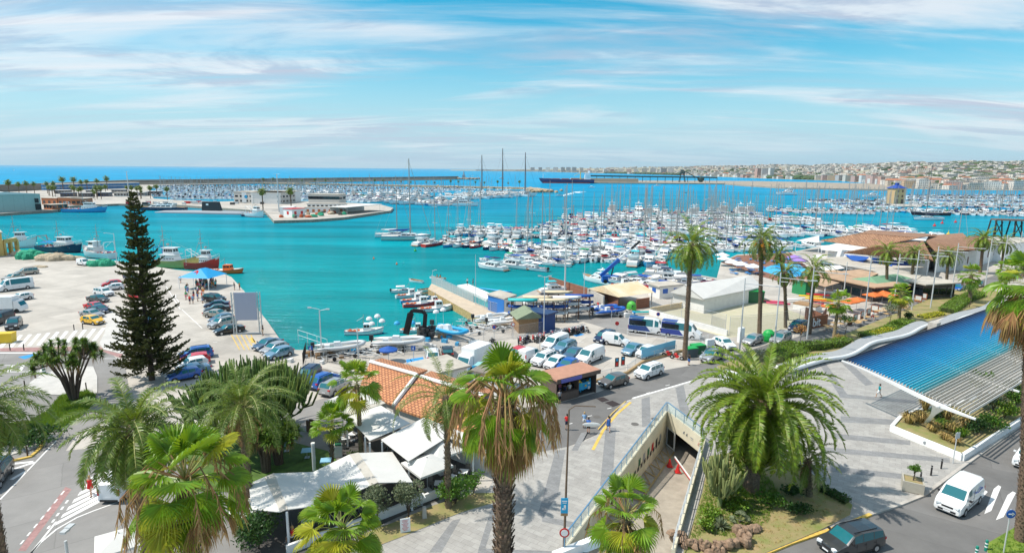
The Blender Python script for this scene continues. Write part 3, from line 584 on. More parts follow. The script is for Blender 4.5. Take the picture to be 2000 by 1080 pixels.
def make_person(label,pose='stand',top='white',bottom='blue',hair=HAIRD,dress=False,loc=(0,0,0),rz=0,group=None,long_hair=False,h=1.72):
 """faces +X"""
 V=[];E=[];Rr=[]
 def v(p,r,par=None):
  V.append(p);Rr.append(r)
  if par is not None:E.append((par,len(V)-1))
  return len(V)-1
 sit=pose=='sit';walk=pose=='walk';zo=-.43 if sit else 0
 pel=v((0,0,.98+zo),(.10,.155));wa=v((0,0,1.12+zo),(.095,.13),pel);ch=v((.01,0,1.32+zo),(.11,.165),wa);sh=v((0,0,1.44+zo),(.085,.13),ch)
 nk=v((.01,0,1.52+zo),.052,sh);h1=v((.02,0,1.60+zo),(.085,.07),nk);h2=v((.015,0,1.70+zo),(.09,.075),h1);v((.0,0,1.755+zo),(.06,.05),h2)
 for s in(-1,1):
  st=.20*s if walk else 0
  hp=v((0,.09*s,.92+zo),.085,pel)
  if sit:kn=v((.42,.11*s,.50),.058,hp);an=v((.44,.11*s,.09),.04,kn);ft=v((.58,.12*s,.04),.035,an)
  else:kn=v((.06+st,.095*s,.50),.058,hp);an=v((-.04+st*1.7,.095*s,.085 if st>=0 else.13),.038,kn);ft=v((.14+st*1.6,.11*s,.035),.034,an)
  sw=-.15*s if walk else.03
  if pose=='arms':sw=.22
  s1=v((0,.175*s,1.43+zo),.055,sh);el=v((sw*.4-.03,.24*s,1.17+zo),.04,s1);wr=v((sw+.10,.25*s,.94+zo+(.15 if pose in('arms', 'sit')else 0)),.027,el);pm=v((sw+.13,.245*s,.86+zo+(.14 if pose in('arms', 'sit')else 0)),(.016,.034),wr)
  px_,pz_=V[pm][0],V[pm][2]
  for q,(dy,ll)in enumerate(((-.024,.07),(-.008,.08),(.008,.076),(.024,.06))):
   k1=v((px_+.014,V[pm][1]+dy*.2+dy*.9,pz_-.045),.009,pm);v((px_+.03,V[pm][1]+dy*1.1,pz_-.045-ll*.6),.007,k1)
  v((px_+.045,V[pm][1]-.012*s,pz_-.02),.010,pm)
 t=thing('person',label, 'person',loc,rz,group)
 me=skin_mesh(V,E,Rr,1);me.materials.clear();me.materials.append(SKIN);b=bpy.data.objects.new('body',me);C.objects.link(b);b.parent=t
 z=zo
 fc=MB();fc.ell((.115,0,1.63+z),(.028,.016,.02),5,4,0)
 fc.build('nose',SKIN,t)
 ey=MB()
 for s in(-1,1):ey.ell((.098,.03*s,1.665+z),(.012,.013,.009),5,4,0)
 ey.box((.10,0,1.59+z),(.02,.045,.01));ey.build('face',HAIRD,t)
 hr=MB();hr.ell((-.015,0,1.70+z),(.115,.098,.10),10,6,0);hr.ell((-.05,0,1.63+z),(.08,.09,.12),8,5)
 if long_hair:hr.ell((-.07,0,1.50+z),(.06,.11,.18),8,5)
 hr.build('hair',hair,t)
 tp=MB()
 def oring(zc,rx,ry,cx=0):return[(cx+rx*cos(2*pi*k/12),ry*sin(2*pi*k/12),zc+z)for k in range(12)]
 if dress:tp.loft([oring(.62,.17,.24),oring(.80,.15,.22),oring(1.0,.14,.20),oring(1.14,.12,.165),oring(1.32,.145,.19),oring(1.40,.11,.17)],0)
 else:tp.loft([oring(.93,.135,.19),oring(1.0,.13,.185),oring(1.14,.125,.17),oring(1.32,.145,.20),oring(1.45,.10,.19),oring(1.50,.06,.09)],0)
 if not dress:
  for s in(-1,1):tp.tube([(0,.15*s,1.44+z),(-.01,.215*s,1.30+z),(-.02,.235*s,1.22+z)],[.07,.065,.062],8)
 tp.build('dress' if dress else 'shirt',CL[top],t,smooth=True)
 if not dress:
  bt=MB();bt.loft([oring(.90,.14,.195),oring(1.0,.135,.19)],0)
  for s in(-1,1):
   st=.20*s if walk else 0
   if sit:bt.tube([(0,.09*s,.95+z),(.36,.11*s,.53)],[.11,.085],8)
   else:bt.tube([(0,.09*s,.95),(.05+st*.9,.095*s,.54)],[.105,.088],8)
  bt.build('shorts',CL[bottom],t,smooth=True)
 for s in(-1,1):
  st=.20*s if walk else 0;f=MB()
  if sit:f.box((.50,.115*s,.03),(.26,.095,.05))
  else:f.box((.06+st*1.65,.10*s,.03),(.27,.095,.055))
  f.build('shoe',CL['black' if s and bottom!='white' else 'grey'],t)
 k=h/1.76;t.scale=(k,k,k)
 return t
PP={}
def person(px,py,face,label,pose='stand',top='white',bottom='blue',hair=HAIRD,dress=False,z=0.012,group=None,long_hair=False,h=1.72,at=None):
 """face in degrees; copies share the body meshes, clothes change material"""
 key=(pose,dress,long_hair);p=at if at is not None else G(px,py,z)
 if key not in PP:
  PP[key]=make_person(label,pose,top,bottom,hair,dress,p,R(face),group,long_hair,h);kids(PP[key]);return PP[key]
 c=dup(PP[key],p,R(face),label,sc=h/1.76)
 if group:c['group']=group
 elif 'group' in c:del c['group']
 for ch in c.children:
  n=ch.name.split('.')[0];q={'shirt':CL[top], 'dress':CL[top], 'shorts':CL[bottom], 'hair':hair}.get(n)
  if q:ch.material_slots[0].link='OBJECT';ch.material_slots[0].material=q
 return c
# -------------- trees
PHX=leafmat('palm_leaf',(.115,.175,.03),(.27,.37,.03),.45,.25,.42)
PHXB=leafmat('palm_leaf_bright',(.14,.215,.018),(.30,.40,.03),.55,.3,.4)
WSH=leafmat('fan_palm_leaf',(.145,.265,.022),(.34,.48,.02),.4,.35,.38)
WSHY=leafmat('fan_leaf_yellowing',(.34,.36,.03),(.45,.45,.03),.4,.35,.4)
DEADL=leafmat('dead_frond',(.36,.22,.09),(.40,.24,.08),.5,.2,.7)
BOOT=mat('palm_trunk',(.17,.12,.08),.95,var=.4,vs=6,isl=.5)
BOOTL=mat('palm_trunk_pale',(.27,.19,.12),.95,var=.35,vs=6,isl=.5)
BARK=mat('bark',(.085,.06,.045),.95,var=.3,vs=8)
RACH=mat('frond_stem',(.26,.27,.08),.6)
PINEL=leafmat('pine_foliage',(.065,.08,.02),(.13,.13,.025),.65,.15,.6)
YUC=leafmat('yucca_leaf',(.10,.17,.025),(.20,.32,.03),.45,.2,.45)
CACT=mat('cactus_green',(.11,.17,.035),.55,isl=.45);CACTL=mat('cactus_pale',(.24,.27,.10),.6,isl=.3)
SHRUB=leafmat('shrub_leaf',(.08,.17,.02),(.16,.30,.02),.5,.25,.5)
SHRUBD=leafmat('shrub_leaf_dark',(.035,.085,.018),(.08,.16,.02),.5,.2,.5)
SHRUBG=leafmat('shrub_leaf_grey',(.15,.18,.10),(.18,.22,.09),.4,.2,.6)
HEDGE=leafmat('hedge_leaf',(.13,.22,.02),(.24,.36,.02),.45,.2,.5)
YELP=leafmat('yellow_flower_leaf',(.42,.40,.02),(.45,.45,.02),.5,.2,.6)
DRYG=leafmat('dry_grass',(.40,.29,.10),(.4,.3,.1),.45,.2,.7)
GRASS=leafmat('grass_blade',(.13,.24,.02),(.25,.36,.02),.5,.3,.5)
rnd=random.uniform
def frond(mb,o,az,el,L,droop,nl=34,ll=.5,w=.05,m=0,mr=1,tip=.35,dead=0,sweep=0,stiff=0):
 """feather frond: stem plus thin leaflets on both sides"""
 n=9;P=[];p=Vector(o);e=el;a=az;s=L/n
 for i in range(n+1):
  P.append(p.copy());d=Vector((cos(a)*cos(e),sin(a)*cos(e),sin(e)));p=p+d*s;e-=droop/n*(1+.7*i/n);a+=sweep/n
 mb.tube(P,[.035*(1-i/n*.85)+.006 for i in range(n+1)],3,mr,False)
 for k in range(nl):
  t=.14+.86*(k+rnd(0,.8))/nl;f=t*n;i=min(n-1,int(f));q=P[i].lerp(P[i+1],f-i);d=(P[i+1]-P[i]).normalized()
  side=d.cross(Vector((0,0,1)))
  if side.length<.05:side=Vector((sin(a),-cos(a),0))
  side.normalize();up=side.cross(d)
  l=ll*(sin(pi*min(1,t*.86+.12))**.6)*rnd(.8,1.1)*(1 if t<.95 else.7)
  for sg in(-1,1):
   dr=(side*sg*rnd(.75,.95)+d*rnd(.45,.75)+up*(rnd(-.05,.42)+stiff*.25)).normalized();e2=q+dr*l+Vector((0,0,-l*rnd(.12,.4)*(1-.7*stiff)-dead*l*.6));mid=q+dr*l*.5
   wv=d*w*.5
   mb.add([q-wv,q+wv,mid+wv*1.2,mid-wv*1.2,e2],[(0,1,2,3),(3,2,4)],m)
def trunk_mesh(P,r,boots=True,m=0,n=10,bl=.22,dens=1.0,rb=None):
 mb=MB();P=[Vector(p)for p in P];mb.tube(P,[r*(1.25 if i==0 else 1)for i in range(len(P))]if rb is None else rb,n,m)
 if boots:
  L_=sum((P[i+1]-P[i]).length for i in range(len(P)-1));rows=int(L_/.2*dens);per=max(5,int(2*pi*r/.17))
  for k in range(rows):
   t=(k+.5)/rows*(len(P)-1);i=min(len(P)-2,int(t));c=P[i].lerp(P[i+1],t-i);rr=r if rb is None else(rb[i]+(rb[i+1]-rb[i])*(t-i))
   for j in range(per):
    a=2*pi*(j+.5*(k%2)+rnd(-.15,.15))/per;ca,sa=cos(a),sin(a);b=c+Vector((ca,sa,0))*rr*.9;o_=c+Vector((ca,sa,0))*(rr+bl*rnd(.3,.62))+Vector((0,0,bl*rnd(.5,1.1)));tt=Vector((-sa,ca,0))*.075
    mb.add([b-tt-Vector((0,0,.05)),b+tt-Vector((0,0,.05)),o_+tt*.5,o_-tt*.5,b+Vector((0,0,.14))],[(0,1,2,3),(3,2,4)],m)
 return mb
def phoenix(base,zc,Rc,label,r=.24,nf=46,nl=34,ll=.5,lw=.05,top=None,bright=False,fruit=False,wide=1.0,wind=(0,0),name='date_palm',skirt=6,group=None,elr=(-.75,1.45),asym=None,stiff=0):
 """feathery palm: base point, crown height, crown radius"""
 t=thing(name,label, 'palm tree',base,0,group);tx,ty=top or(0,0);H=zc-base[2]
 trunk_mesh([(0,0,0),(tx*.3,ty*.3,H*.33),(tx*.7,ty*.7,H*.7),(tx,ty,H-.1)],r,True,0,10,.20).build('trunk',BOOT,t)
 mb=MB();mb.ell((tx,ty,H),(r*1.5,r*1.5,r*2.2),8,5,2,jit=.1)
 for i in range(nf):
  f=(i+.5)/nf;el=elr[1]-(elr[1]-elr[0])*f**.85;az=i*2.39996+rnd(-.2,.2)
  L_=Rc*rnd(1.05,1.25)*(1.0 if el>-.2 else.85)
  if wind[1]:az+=wind[1]*sin(.25-az);el+=rnd(-.15,.2)
  if asym:L_*=1+asym[1]*cos(az-asym[0])
  frond(mb,(tx+cos(az)*r*.5,ty+sin(az)*r*.5,H+.3*(1-f)),az,el+rnd(-.1,.1),L_,rnd(1.25,1.8)*(1 if el<1 else.9),nl,ll*(Rc/3.2)**.5,lw,0,1,sweep=rnd(-.3,.3)+wind[0],stiff=stiff)
 mb.build('crown',[PHXB if bright else PHX,RACH,BOOT],t)
 if skirt:
  sk=MB()
  for i in range(skirt):frond(sk,(tx,ty,H-.15),rnd(0,6.28),rnd(-1.0,-.5),Rc*rnd(.5,.8),rnd(.6,1),nl//2,ll*.8,lw,0,0,dead=1)
  sk.build('dead_fronds',DEADL,t)
 if fruit:
  fr=MB()
  for i in range(9):
   a=rnd(0,6.28);pth=[Vector((tx,ty,H+.1)),Vector((tx+cos(a)*.7,ty+sin(a)*.7,H+.2)),Vector((tx+cos(a)*1.15,ty+sin(a)*1.15,H-.35))]
   fr.tube(pth,.03,4)
   for q in range(14):fr.ell((pth[2].x+rnd(-.22,.22),pth[2].y+rnd(-.22,.22),pth[2].z+rnd(-.5,.15)),.09,5,3)
  fr.build('date_clusters',mat('dates',(.75,.30,.02),.6),t)
 return t
def fan(mb,base,az,el,pl,R_,m=0,mr=1,nseg=26,spread=2.1,drp=.5,dead=False):
 """one fan leaf: stem then a pleated, split blade with drooping tips"""
 d=Vector((cos(az)*cos(el),sin(az)*cos(el),sin(el)));o=Vector(base);mid=o+d*pl*.55+Vector((0,0,.04*pl));c=o+d*pl-Vector((0,0,.10*pl*drp));mb.tube([o,mid,c],[.032,.024,.016],3,mr,False)
 d2=(c-mid).normalized();d2=(d2+Vector((0,0,-.35*drp))).normalized();side=d2.cross(Vector((0,0,1)))
 if side.length<.1:side=Vector((-sin(az),cos(az),0))
 side.normalize();nrm=side.cross(d2).normalized()
 pts=[]
 for k in range(nseg+1):
  a=-spread+2*spread*k/nseg;dr=(d2*cos(a)+side*sin(a));cup=nrm*(.12*abs(sin(a))*(1-abs(a)/4));z=(.035 if k%2 else-.035)
  jn=c+(dr+cup)*R_*.55+nrm*z*R_-Vector((0,0,.05*R_));pts.append((jn,dr,a))
 for k in range(nseg):
  p1,d1,_=pts[k];p2,dd2,a=pts[k+1];mb.add([c,p1,p2],[(0,1,2)],m)
  mdir=(d1+dd2).normalized();l=R_*.5*rnd(.85,1.12)*(1 if abs(a)<1.6 else.75);q=(p1+p2)/2+mdir*l*.55-Vector((0,0,l*.22*drp));e=q+mdir*l*.28-Vector((0,0,l*rnd(.35,.75)*drp));wv=(p2-p1)*.28
  mb.add([p1,p2,q+wv,q-wv,e],[(0,1,2,3),(3,2,4)],m)
def washy(base,zc,Rc,label,r=.22,nf=30,top=None,dead=20,boots=True,name='fan_palm',nseg=26,group=None,elr=(-1.0,1.45),flower=0,bootl=.25,drp=.6,pale=False,dl=1.0):
 t=thing(name,label, 'palm tree',base,0,group);tx,ty=top or(0,0);H=zc-base[2]
 trunk_mesh([(0,0,0),(tx*.3,ty*.3,H*.35),(tx*.7,ty*.7,H*.7),(tx,ty,H-.1)],r,boots,0,10,bootl).build('trunk',BOOTL if pale else BOOT,t)
 mb=MB()
 for i in range(nf):
  f=(i+.5)/nf;el=elr[1]-(elr[1]-elr[0])*f**.9;az=i*2.39996+rnd(-.25,.25);R_=Rc*.47*rnd(.8,1.1)
  fan(mb,(tx,ty,H+.25-.35*f),az,el+rnd(-.22,.22),Rc*rnd(.40,.68),R_,2 if random.random()<.08+.3*f else 0,1,nseg,rnd(1.3,2.0),drp*(.5+.9*f))
 mb.build('crown',[WSH,RACH,WSHY],t)
 if dead:
  sk=MB()
  for i in range(dead):
   az=i*2.39996;fan(sk,(tx,ty,H-.1-.5*i/dead),az,rnd(-1.3,-.25),Rc*rnd(.25,.6)*dl,Rc*.5*rnd(.6,.95)*dl,0,0,max(8,nseg//2),rnd(.25,.8),1.6)
  if flower:
   for i in range(flower):
    az=rnd(0,6.28);P=[Vector((tx,ty,H+.2)),Vector((tx+cos(az)*Rc*.45,ty+sin(az)*Rc*.45,H+Rc*.42)),Vector((tx+cos(az)*Rc*.85,ty+sin(az)*Rc*.85,H+.1)),Vector((tx+cos(az)*Rc*.95,ty+sin(az)*Rc*.95,H-Rc*.5))]
    sk.tube(P,[.03,.025,.02,.01],4)
    for q in range(26):
     s_=rnd(1.2,3);i_=min(2,int(s_));p=P[i_].lerp(P[i_+1],s_-i_)if i_<3 else P[3];sk.tri(p+Vector((.03,0,0)),p-Vector((.03,0,0)),p+Vector((rnd(-.2,.2),rnd(-.2,.2),-rnd(.3,.8))))
  sk.build('dead_skirt',DEADL,t)
 return t
def leaves(mb,c,r,n,s,m=0,shell=.45,flat=.0):
 """leaf-sized quads through an ellipsoid, in clumps"""
 c=Vector(c)
 if isinstance(r,(int,float)):r=(r,r,r)
 for _ in range(n):
  u=rnd(-1,1);a=rnd(0,6.2832);k=sqrt(1-u*u);q=(shell+(1-shell)*random.random()**.5)*rnd(.86,1.08)
  p=c+Vector((k*cos(a)*r[0]*q,k*sin(a)*r[1]*q,u*r[2]*q));d=Vector((rnd(-1,1),rnd(-1,1),rnd(-.4,1))).normalized();e=d.cross(Vector((rnd(-1,1),rnd(-1,1),rnd(-1,1)))).normalized();z=s*rnd(.6,1.3)
  mb.add([p,p+d*z*.5+e*z*.3,p+d*z,p+d*z*.5-e*z*.3],[(0,1,2,3)],m)
def bush(base,r,label,m=None,n=900,s=.22,name='shrub',cat='shrub',trunk=0,clumps=9,group=None,flow=None):
 t=thing(name,label,cat,base,0,group);mb=MB();H=trunk
 for i in range(clumps):
  a=rnd(0,6.28);q=rnd(.15,.6);cc=(cos(a)*r[0]*q,sin(a)*r[1]*q,H+r[2]*rnd(.65,1.35));leaves(mb,cc,(r[0]*.5,r[1]*.5,r[2]*.48),n//clumps,s)
 mb.build('foliage',m or SHRUB,t)
 tk=MB()
 for i in range(3 if not trunk else 1):
  a=i*2.1;tk.tube([(0,0,0),(cos(a)*r[0]*.12,sin(a)*r[1]*.12,(H+r[2])*.5),(cos(a)*r[0]*.3,sin(a)*r[1]*.3,H+r[2])],[.05+.02*r[2],.04,.02],5)
 if trunk:
  for i in range(5):a=rnd(0,6.28);tk.tube([(0,0,H*.9),(cos(a)*r[0]*.5,sin(a)*r[1]*.5,H+r[2]*rnd(.6,1.2))],[.04,.015],4)
 tk.build('stem',BARK,t);return t
def norfolk(base,H,Rb,label):
 t=thing('norfolk_pine',label, 'tree',base);tk=MB();tk.tube([(0,0,0),(0,0,H*.5),(0,0,H*.985)],[.36,.2,.03],10);tk.build('trunk',BARK,t)
 mb=MB();levels=58
 for i in range(levels):
  f=i/(levels-1);z=1.6+(H-2.0)*f**.97+rnd(-.3,.3);Rl=Rb*(1-f)**.80*rnd(.88,1.08)+.18;nb=random.choice((5,6,6,7))if f<.85 else 5;a0=rnd(0,6.28)
  for k in range(nb):
   a=a0+2*pi*k/nb+rnd(-.2,.2);L_=Rl*rnd(.55,1.18);zj=rnd(-.25,.25);P=[Vector((cos(a)*L_*s,sin(a)*L_*s,z+zj+L_*(-.10*s*zj-.02*s-.14*s*(1-s)*2+.17*s*s*s)))for s in(0,.25,.5,.75,1)]
   mb.tube(P,[.06*(1-f*.6),.045,.035,.025,.015],3,1,False)
   for j in range(int(6+L_*10)):
    s=.22+.78*(j+rnd(0,1))/int(6+L_*10);i_=min(3,int(s*4));p=P[i_].lerp(P[i_+1],s*4-i_);sg=random.choice((-1,1));d=(Vector((cos(a),sin(a),0))*rnd(.3,.9)+Vector((-sin(a),cos(a),0))*sg*rnd(.4,1)+Vector((0,0,rnd(-.55,.6)))).normalized();l=rnd(.35,.95)*(1-f*.45)*(1-.35*s)
    for h in range(4):
     c0=p+d*l*h/4;c1=p+d*l*(h+1.15)/4+Vector((0,0,.05*h));wv=d.cross(Vector((rnd(-1,1),rnd(-1,1),1))).normalized()*rnd(.07,.15);uv=d.cross(wv).normalized()*.12
     mb.add([c0,(c0+c1)/2+wv,c1,(c0+c1)/2-wv],[(0,1,2,3)]);mb.add([c0,(c0+c1)/2+uv,c1,(c0+c1)/2-uv],[(0,1,2,3)])
 mb.build('crown',[PINEL,BARK],t);return t
def rosette(mb,c,n,l,w,m=0,up=0.0,d=None):
 for i in range(n):
  a=i*2.4;e=rnd(-.5,1.35);dr=Vector((cos(a)*cos(e),sin(a)*cos(e),sin(e)+up)).normalized();s=dr.cross(Vector((0,0,1)))
  s=s.normalized()*w if s.length>.1 else Vector((w,0,0));L_=l*rnd(.7,1.1);c_=Vector(c)
  mb.add([c_-s*.5,c_+s*.5,c_+dr*L_*.55+s*.6+Vector((0,0,.0)),c_+dr*L_*.55-s*.6,c_+dr*L_-Vector((0,0,L_*.12))],[(0,1,2,3),(3,2,4)],m)
def yucca(base,H,Rb,label,heads=60,l=.75):
 t=thing('yucca_tree',label, 'tree',base);tk=MB();mb=MB();sk=MB();tops=[]
 for i in range(11):
  a=2*pi*i/11+rnd(-.2,.2);r1=Rb*rnd(.25,.62);P=[Vector((cos(a)*.25,sin(a)*.25,0)),Vector((cos(a)*r1*.45,sin(a)*r1*.45,H*.35)),Vector((cos(a)*r1,sin(a)*r1,H*.66))];tk.tube(P,[.17,.12,.1],6)
  for j in range(heads//11):
   b=a+rnd(-.7,.7);q=Rb*rnd(.35,1.0);e=Vector((cos(b)*q,sin(b)*q,H*(.98-.26*(q/Rb)**2)*rnd(.86,1)));tk.tube([P[2],P[2].lerp(e,.6)+Vector((0,0,-.1)),e],[.09,.08,.07],5);tops.append(e)
 for e in tops:
  rosette(mb,e,60,l,.075);rosette(mb,e-Vector((0,0,.35)),24,l*.9,.07)
  for k in range(16):a=rnd(0,6.28);sk.tri(e+Vector((cos(a)*.1-.03,sin(a)*.1,-.25)),e+Vector((cos(a)*.1+.03,sin(a)*.1,-.25)),e+Vector((cos(a)*.3,sin(a)*.3,-rnd(.7,1.5))))
 tk.build('trunk',BARK,t);mb.build('crown',YUC,t);sk.build('dead_leaves',DEADL,t);return t
def candelabra(base,H,Rb,label,m,n=26,per=22,ar=.055,name='candelabra_cactus'):
 """much-branched columnar euphorbia: curved limbs carrying upright arms"""
 t=thing(name,label, 'cactus',base);tk=MB();mb=MB();tk.tube([(0,0,0),(0,0,H*.22)],[.35*H/8,.28*H/8],8)
 for i in range(n):
  a=i*2.39996;f=((i+.5)/n)**.5;r1=Rb*f*.93;z1=H*(.42+.30*(1-f*f));P=[Vector((0,0,H*.18)),Vector((cos(a)*r1*.55,sin(a)*r1*.55,H*.24)),Vector((cos(a)*r1*.9,sin(a)*r1*.9,z1*.8)),Vector((cos(a)*r1,sin(a)*r1,z1))]
  tk.tube(P,[.12,.10,.08,.06],5)
  for j in range(per):
   s=rnd(.45,3);i_=min(2,int(s));p=P[i_].lerp(P[i_+1],s-i_);b=rnd(0,6.28);out=rnd(.1,.75)*Rb/6;top=H*(1-.36*((p.x**2+p.y**2)**.5/Rb)**2)*rnd(.78,1.0)
   q1=p+Vector((cos(b)*out+cos(a)*out*.5,sin(b)*out+sin(a)*out*.5,.35));l=max(.5,min(top-q1.z,rnd(.9,2.2)*H/8));q1z=max(q1.z,top-l*1.4)if random.random()<.6 else q1.z
   q1=Vector((q1.x,q1.y,q1z));q0=p if q1z==p.z+.35 else Vector((p.x,p.y,max(p.z,q1z-.8)));rf=min(1,hypot(q1.x,q1.y)/Rb);ob=atan2(q1.y,q1.x);q2=q1+Vector((cos(ob)*l*.45*rf**2+rnd(-.1,.1),sin(ob)*l*.45*rf**2+rnd(-.1,.1),l))
   mb.tube([q0,q1,(q1+q2)/2,q2],[ar*.8,ar,ar,ar*.55],4,0,True)
 tk.build('trunk',m,t);mb.build('arms',m,t);return t
def grass_patch(name,poly,n,h,z,m=GRASS,label=None):
 xs_=[p[0]for p in poly];ys_=[p[1]for p in poly];mb=MB()
 def inside(x,y):
  c=False;j=len(poly)-1
  for i in range(len(poly)):
   if(poly[i][1]>y)!=(poly[j][1]>y)and x<(poly[j][0]-poly[i][0])*(y-poly[i][1])/(poly[j][1]-poly[i][1])+poly[i][0]:c=not c
   j=i
  return c
 k=0
 while k<n:
  x,y=rnd(min(xs_),max(xs_)),rnd(min(ys_),max(ys_));k+=1
  if not inside(x,y):continue
  for _ in range(4):
   a=rnd(0,6.28);l=h*rnd(.5,1.3);ox,oy=x+rnd(-.1,.1),y+rnd(-.1,.1);mb.tri((ox-.02*cos(a),oy-.02*sin(a),z),(ox+.02*cos(a),oy+.02*sin(a),z),(ox+sin(a)*l*.5,oy-cos(a)*l*.5,z+l))
 o=mb.build(name,m);o['kind']='stuff'
 if label:o['label']=label
 return o
# -------------- boats (bow towards +X, waterline at z = 0)
HULLW=mat('hull_white',(.76,.77,.77),.3,spec=.6,coat=.3,var=.04,vs=.3);HULLN=mat('hull_navy',(.01,.02,.07),.25,coat=.4);HULLB=mat('hull_blue',(.02,.28,.55),.35);HULLR=mat('hull_red',(.5,.03,.02),.4)
HULLT=mat('hull_pale_green',(.36,.50,.46),.4);DECK=mat('boat_deck',(.62,.60,.56),.7,var=.12,vs=2);TEAK=mat('teak_deck',(.33,.2,.1),.7,var=.2,vs=5)
CANB=mat('canvas_blue',(.01,.07,.30),.8);CANW=mat('canvas_white',(.74,.74,.74),.8);CANR=mat('canvas_red',(.42,.02,.03),.8);CANT=mat('canvas_turquoise',(.02,.42,.48),.8);CANN=mat('canvas_navy',(.012,.02,.07),.8);CANG=mat('canvas_green',(.02,.28,.12),.8)
MAST=mat('mast_metal',(.36,.345,.33),.35,metal=.3);RIG=mat('rigging_wire',(.10,.10,.11),.5)
CL_NET=mat('net_orange',(.5,.12,.05),.9,var=.4,vs=5)
SBLUE=mat('stripe_blue',(.01,.06,.3),.4)
def hull(L,W,F,rise=.35,tr=.75,stripe=True,n=10,full=.55):
 """hull mesh and its deck outline"""
 mb=MB();rings=[];sheer=[]
 for i in range(n+1):
  t=i/n;X=-L/2+L*t;b=(tr+(1-tr)*sin(min(1,t/full)*pi/2))if t<full else cos(((t-full)/(1-full))*pi/2)**.72
  b=max(b,.015)*W/2;s=F*(1+rise*max(0,(t-.35)/.65)**2);rk=.09*L*max(0,(t-.7)/.3)**2
  rings.append([(X-rk*1.2,-b*.02,-.35),(X-rk*.8,-b*.70,-.12),(X-rk*.35,-b*.93,s*.35),(X,-b,s),(X,b,s),(X-rk*.35,b*.93,s*.35),(X-rk*.8,b*.70,-.12),(X-rk*1.2,b*.02,-.35)]);sheer.append((X,b,s))
 fs=[]
 nn=8;vs=[p for r in rings for p in r]
 for i in range(n):
  for k in(0,1,2,4,5,6):
   a=i*nn+k;fs.append((a,a+1,a+1+nn,a+nn))
 mb.add(vs,fs,0);mb.add(rings[0],[(0,7,6,5,4,3,2,1)],0)
 if stripe:
  for i in range(n):
   for s in(-1,1):
    (x0,b0,s0),(x1,b1,s1)=sheer[i],sheer[i+1];mb.add([(x0,s*(b0*.995+.012),s0-.07),(x1,s*(b1*.995+.012),s1-.07),(x1,s*(b1*.975+.012),s1-.17),(x0,s*(b0*.975+.012),s0-.17)],[(0,1,2,3)],1)
    mb.add([(x0,s*(b0*.84+.01),.10),(x1,s*(b1*.84+.01),.10),(x1,s*(b1*.72+.03),-.1),(x0,s*(b0*.72+.03),-.1)],[(0,1,2,3)],1)
 return mb,sheer
def deckm(sheer,dz=-.10,wd=.93,i0=0,i1=None):
 mb=MB();i1=i1 if i1 is not None else len(sheer)-1
 for i in range(i0,i1):
  (x0,b0,s0),(x1,b1,s1)=sheer[i],sheer[i+1];mb.quad((x0,-b0*wd,s0+dz),(x1,-b1*wd,s1+dz),(x1,b1*wd,s1+dz),(x0,b0*wd,s0+dz))
  for s in(-1,1):mb.quad((x0,s*b0,s0),(x1,s*b1,s1),(x1,s*b1*wd,s1+dz),(x0,s*b0*wd,s0+dz))
 return mb
def house(x0,x1,w,z0,z1,rf=.35,rr=.1,tp=.86,mb=None,m=0):
 """deckhouse with raked front (rf) and rear (rr)"""
 mb=mb or MB();h=z1-z0;v=[(x0,-w,z0),(x1,-w*.86,z0),(x1,w*.86,z0),(x0,w,z0),(x0+h*rr,-w*tp,z1),(x1-h*rf,-w*.86*tp,z1),(x1-h*rf,w*.86*tp,z1),(x0+h*rr,w*tp,z1)]
 mb.add(v,[(4,5,6,7),(0,1,5,4),(1,2,6,5),(2,3,7,6),(3,0,4,7)],m);return mb
def wins(x0,x1,w,z0,z1,rf=.35,rr=.1,tp=.86,a=.35,b=.8,n=3):
 """dark panes standing 1 cm proud of house()"""
 mb=MB();h=z1-z0
 def pt(u,s,f):
  X0=x0+h*rr*f;X1=x1-h*rf*f;X=X0+(X1-X0)*u;ww=(w+(w*.86-w)*u)*(1+(tp-1)*f);return(X,s*(ww+.012),z0+h*f)
 for s in(-1,1):
  for k in range(n):
   u0=.08+.86*k/n;u1=u0+.86/n*.86;mb.quad(pt(u0,s,a),pt(u1,s,a),pt(u1,s,b),pt(u0,s,b))
 X=lambda f:x1-h*rf*f+.012
 for k in(-1,1):mb.quad((X(a),k*w*.05,z0+h*a),(X(a),k*w*.80*(1+(tp-1)*a),z0+h*a),(X(b),k*w*.80*(1+(tp-1)*b),z0+h*b),(X(b),k*w*.05,z0+h*b))
 return mb
def stanch(sheer,i0,i1,h=.55):
 mb=MB()
 for s in(-1,1):
  P=[(sheer[i][0],s*sheer[i][1]*.93,sheer[i][2]+h)for i in range(i0,i1+1)];mb.tube(P,.018,3)
  for i in range(i0,i1+1):mb.tube([(sheer[i][0],s*sheer[i][1]*.93,sheer[i][2]-.05),P[i-i0]],.015,3)
 return mb
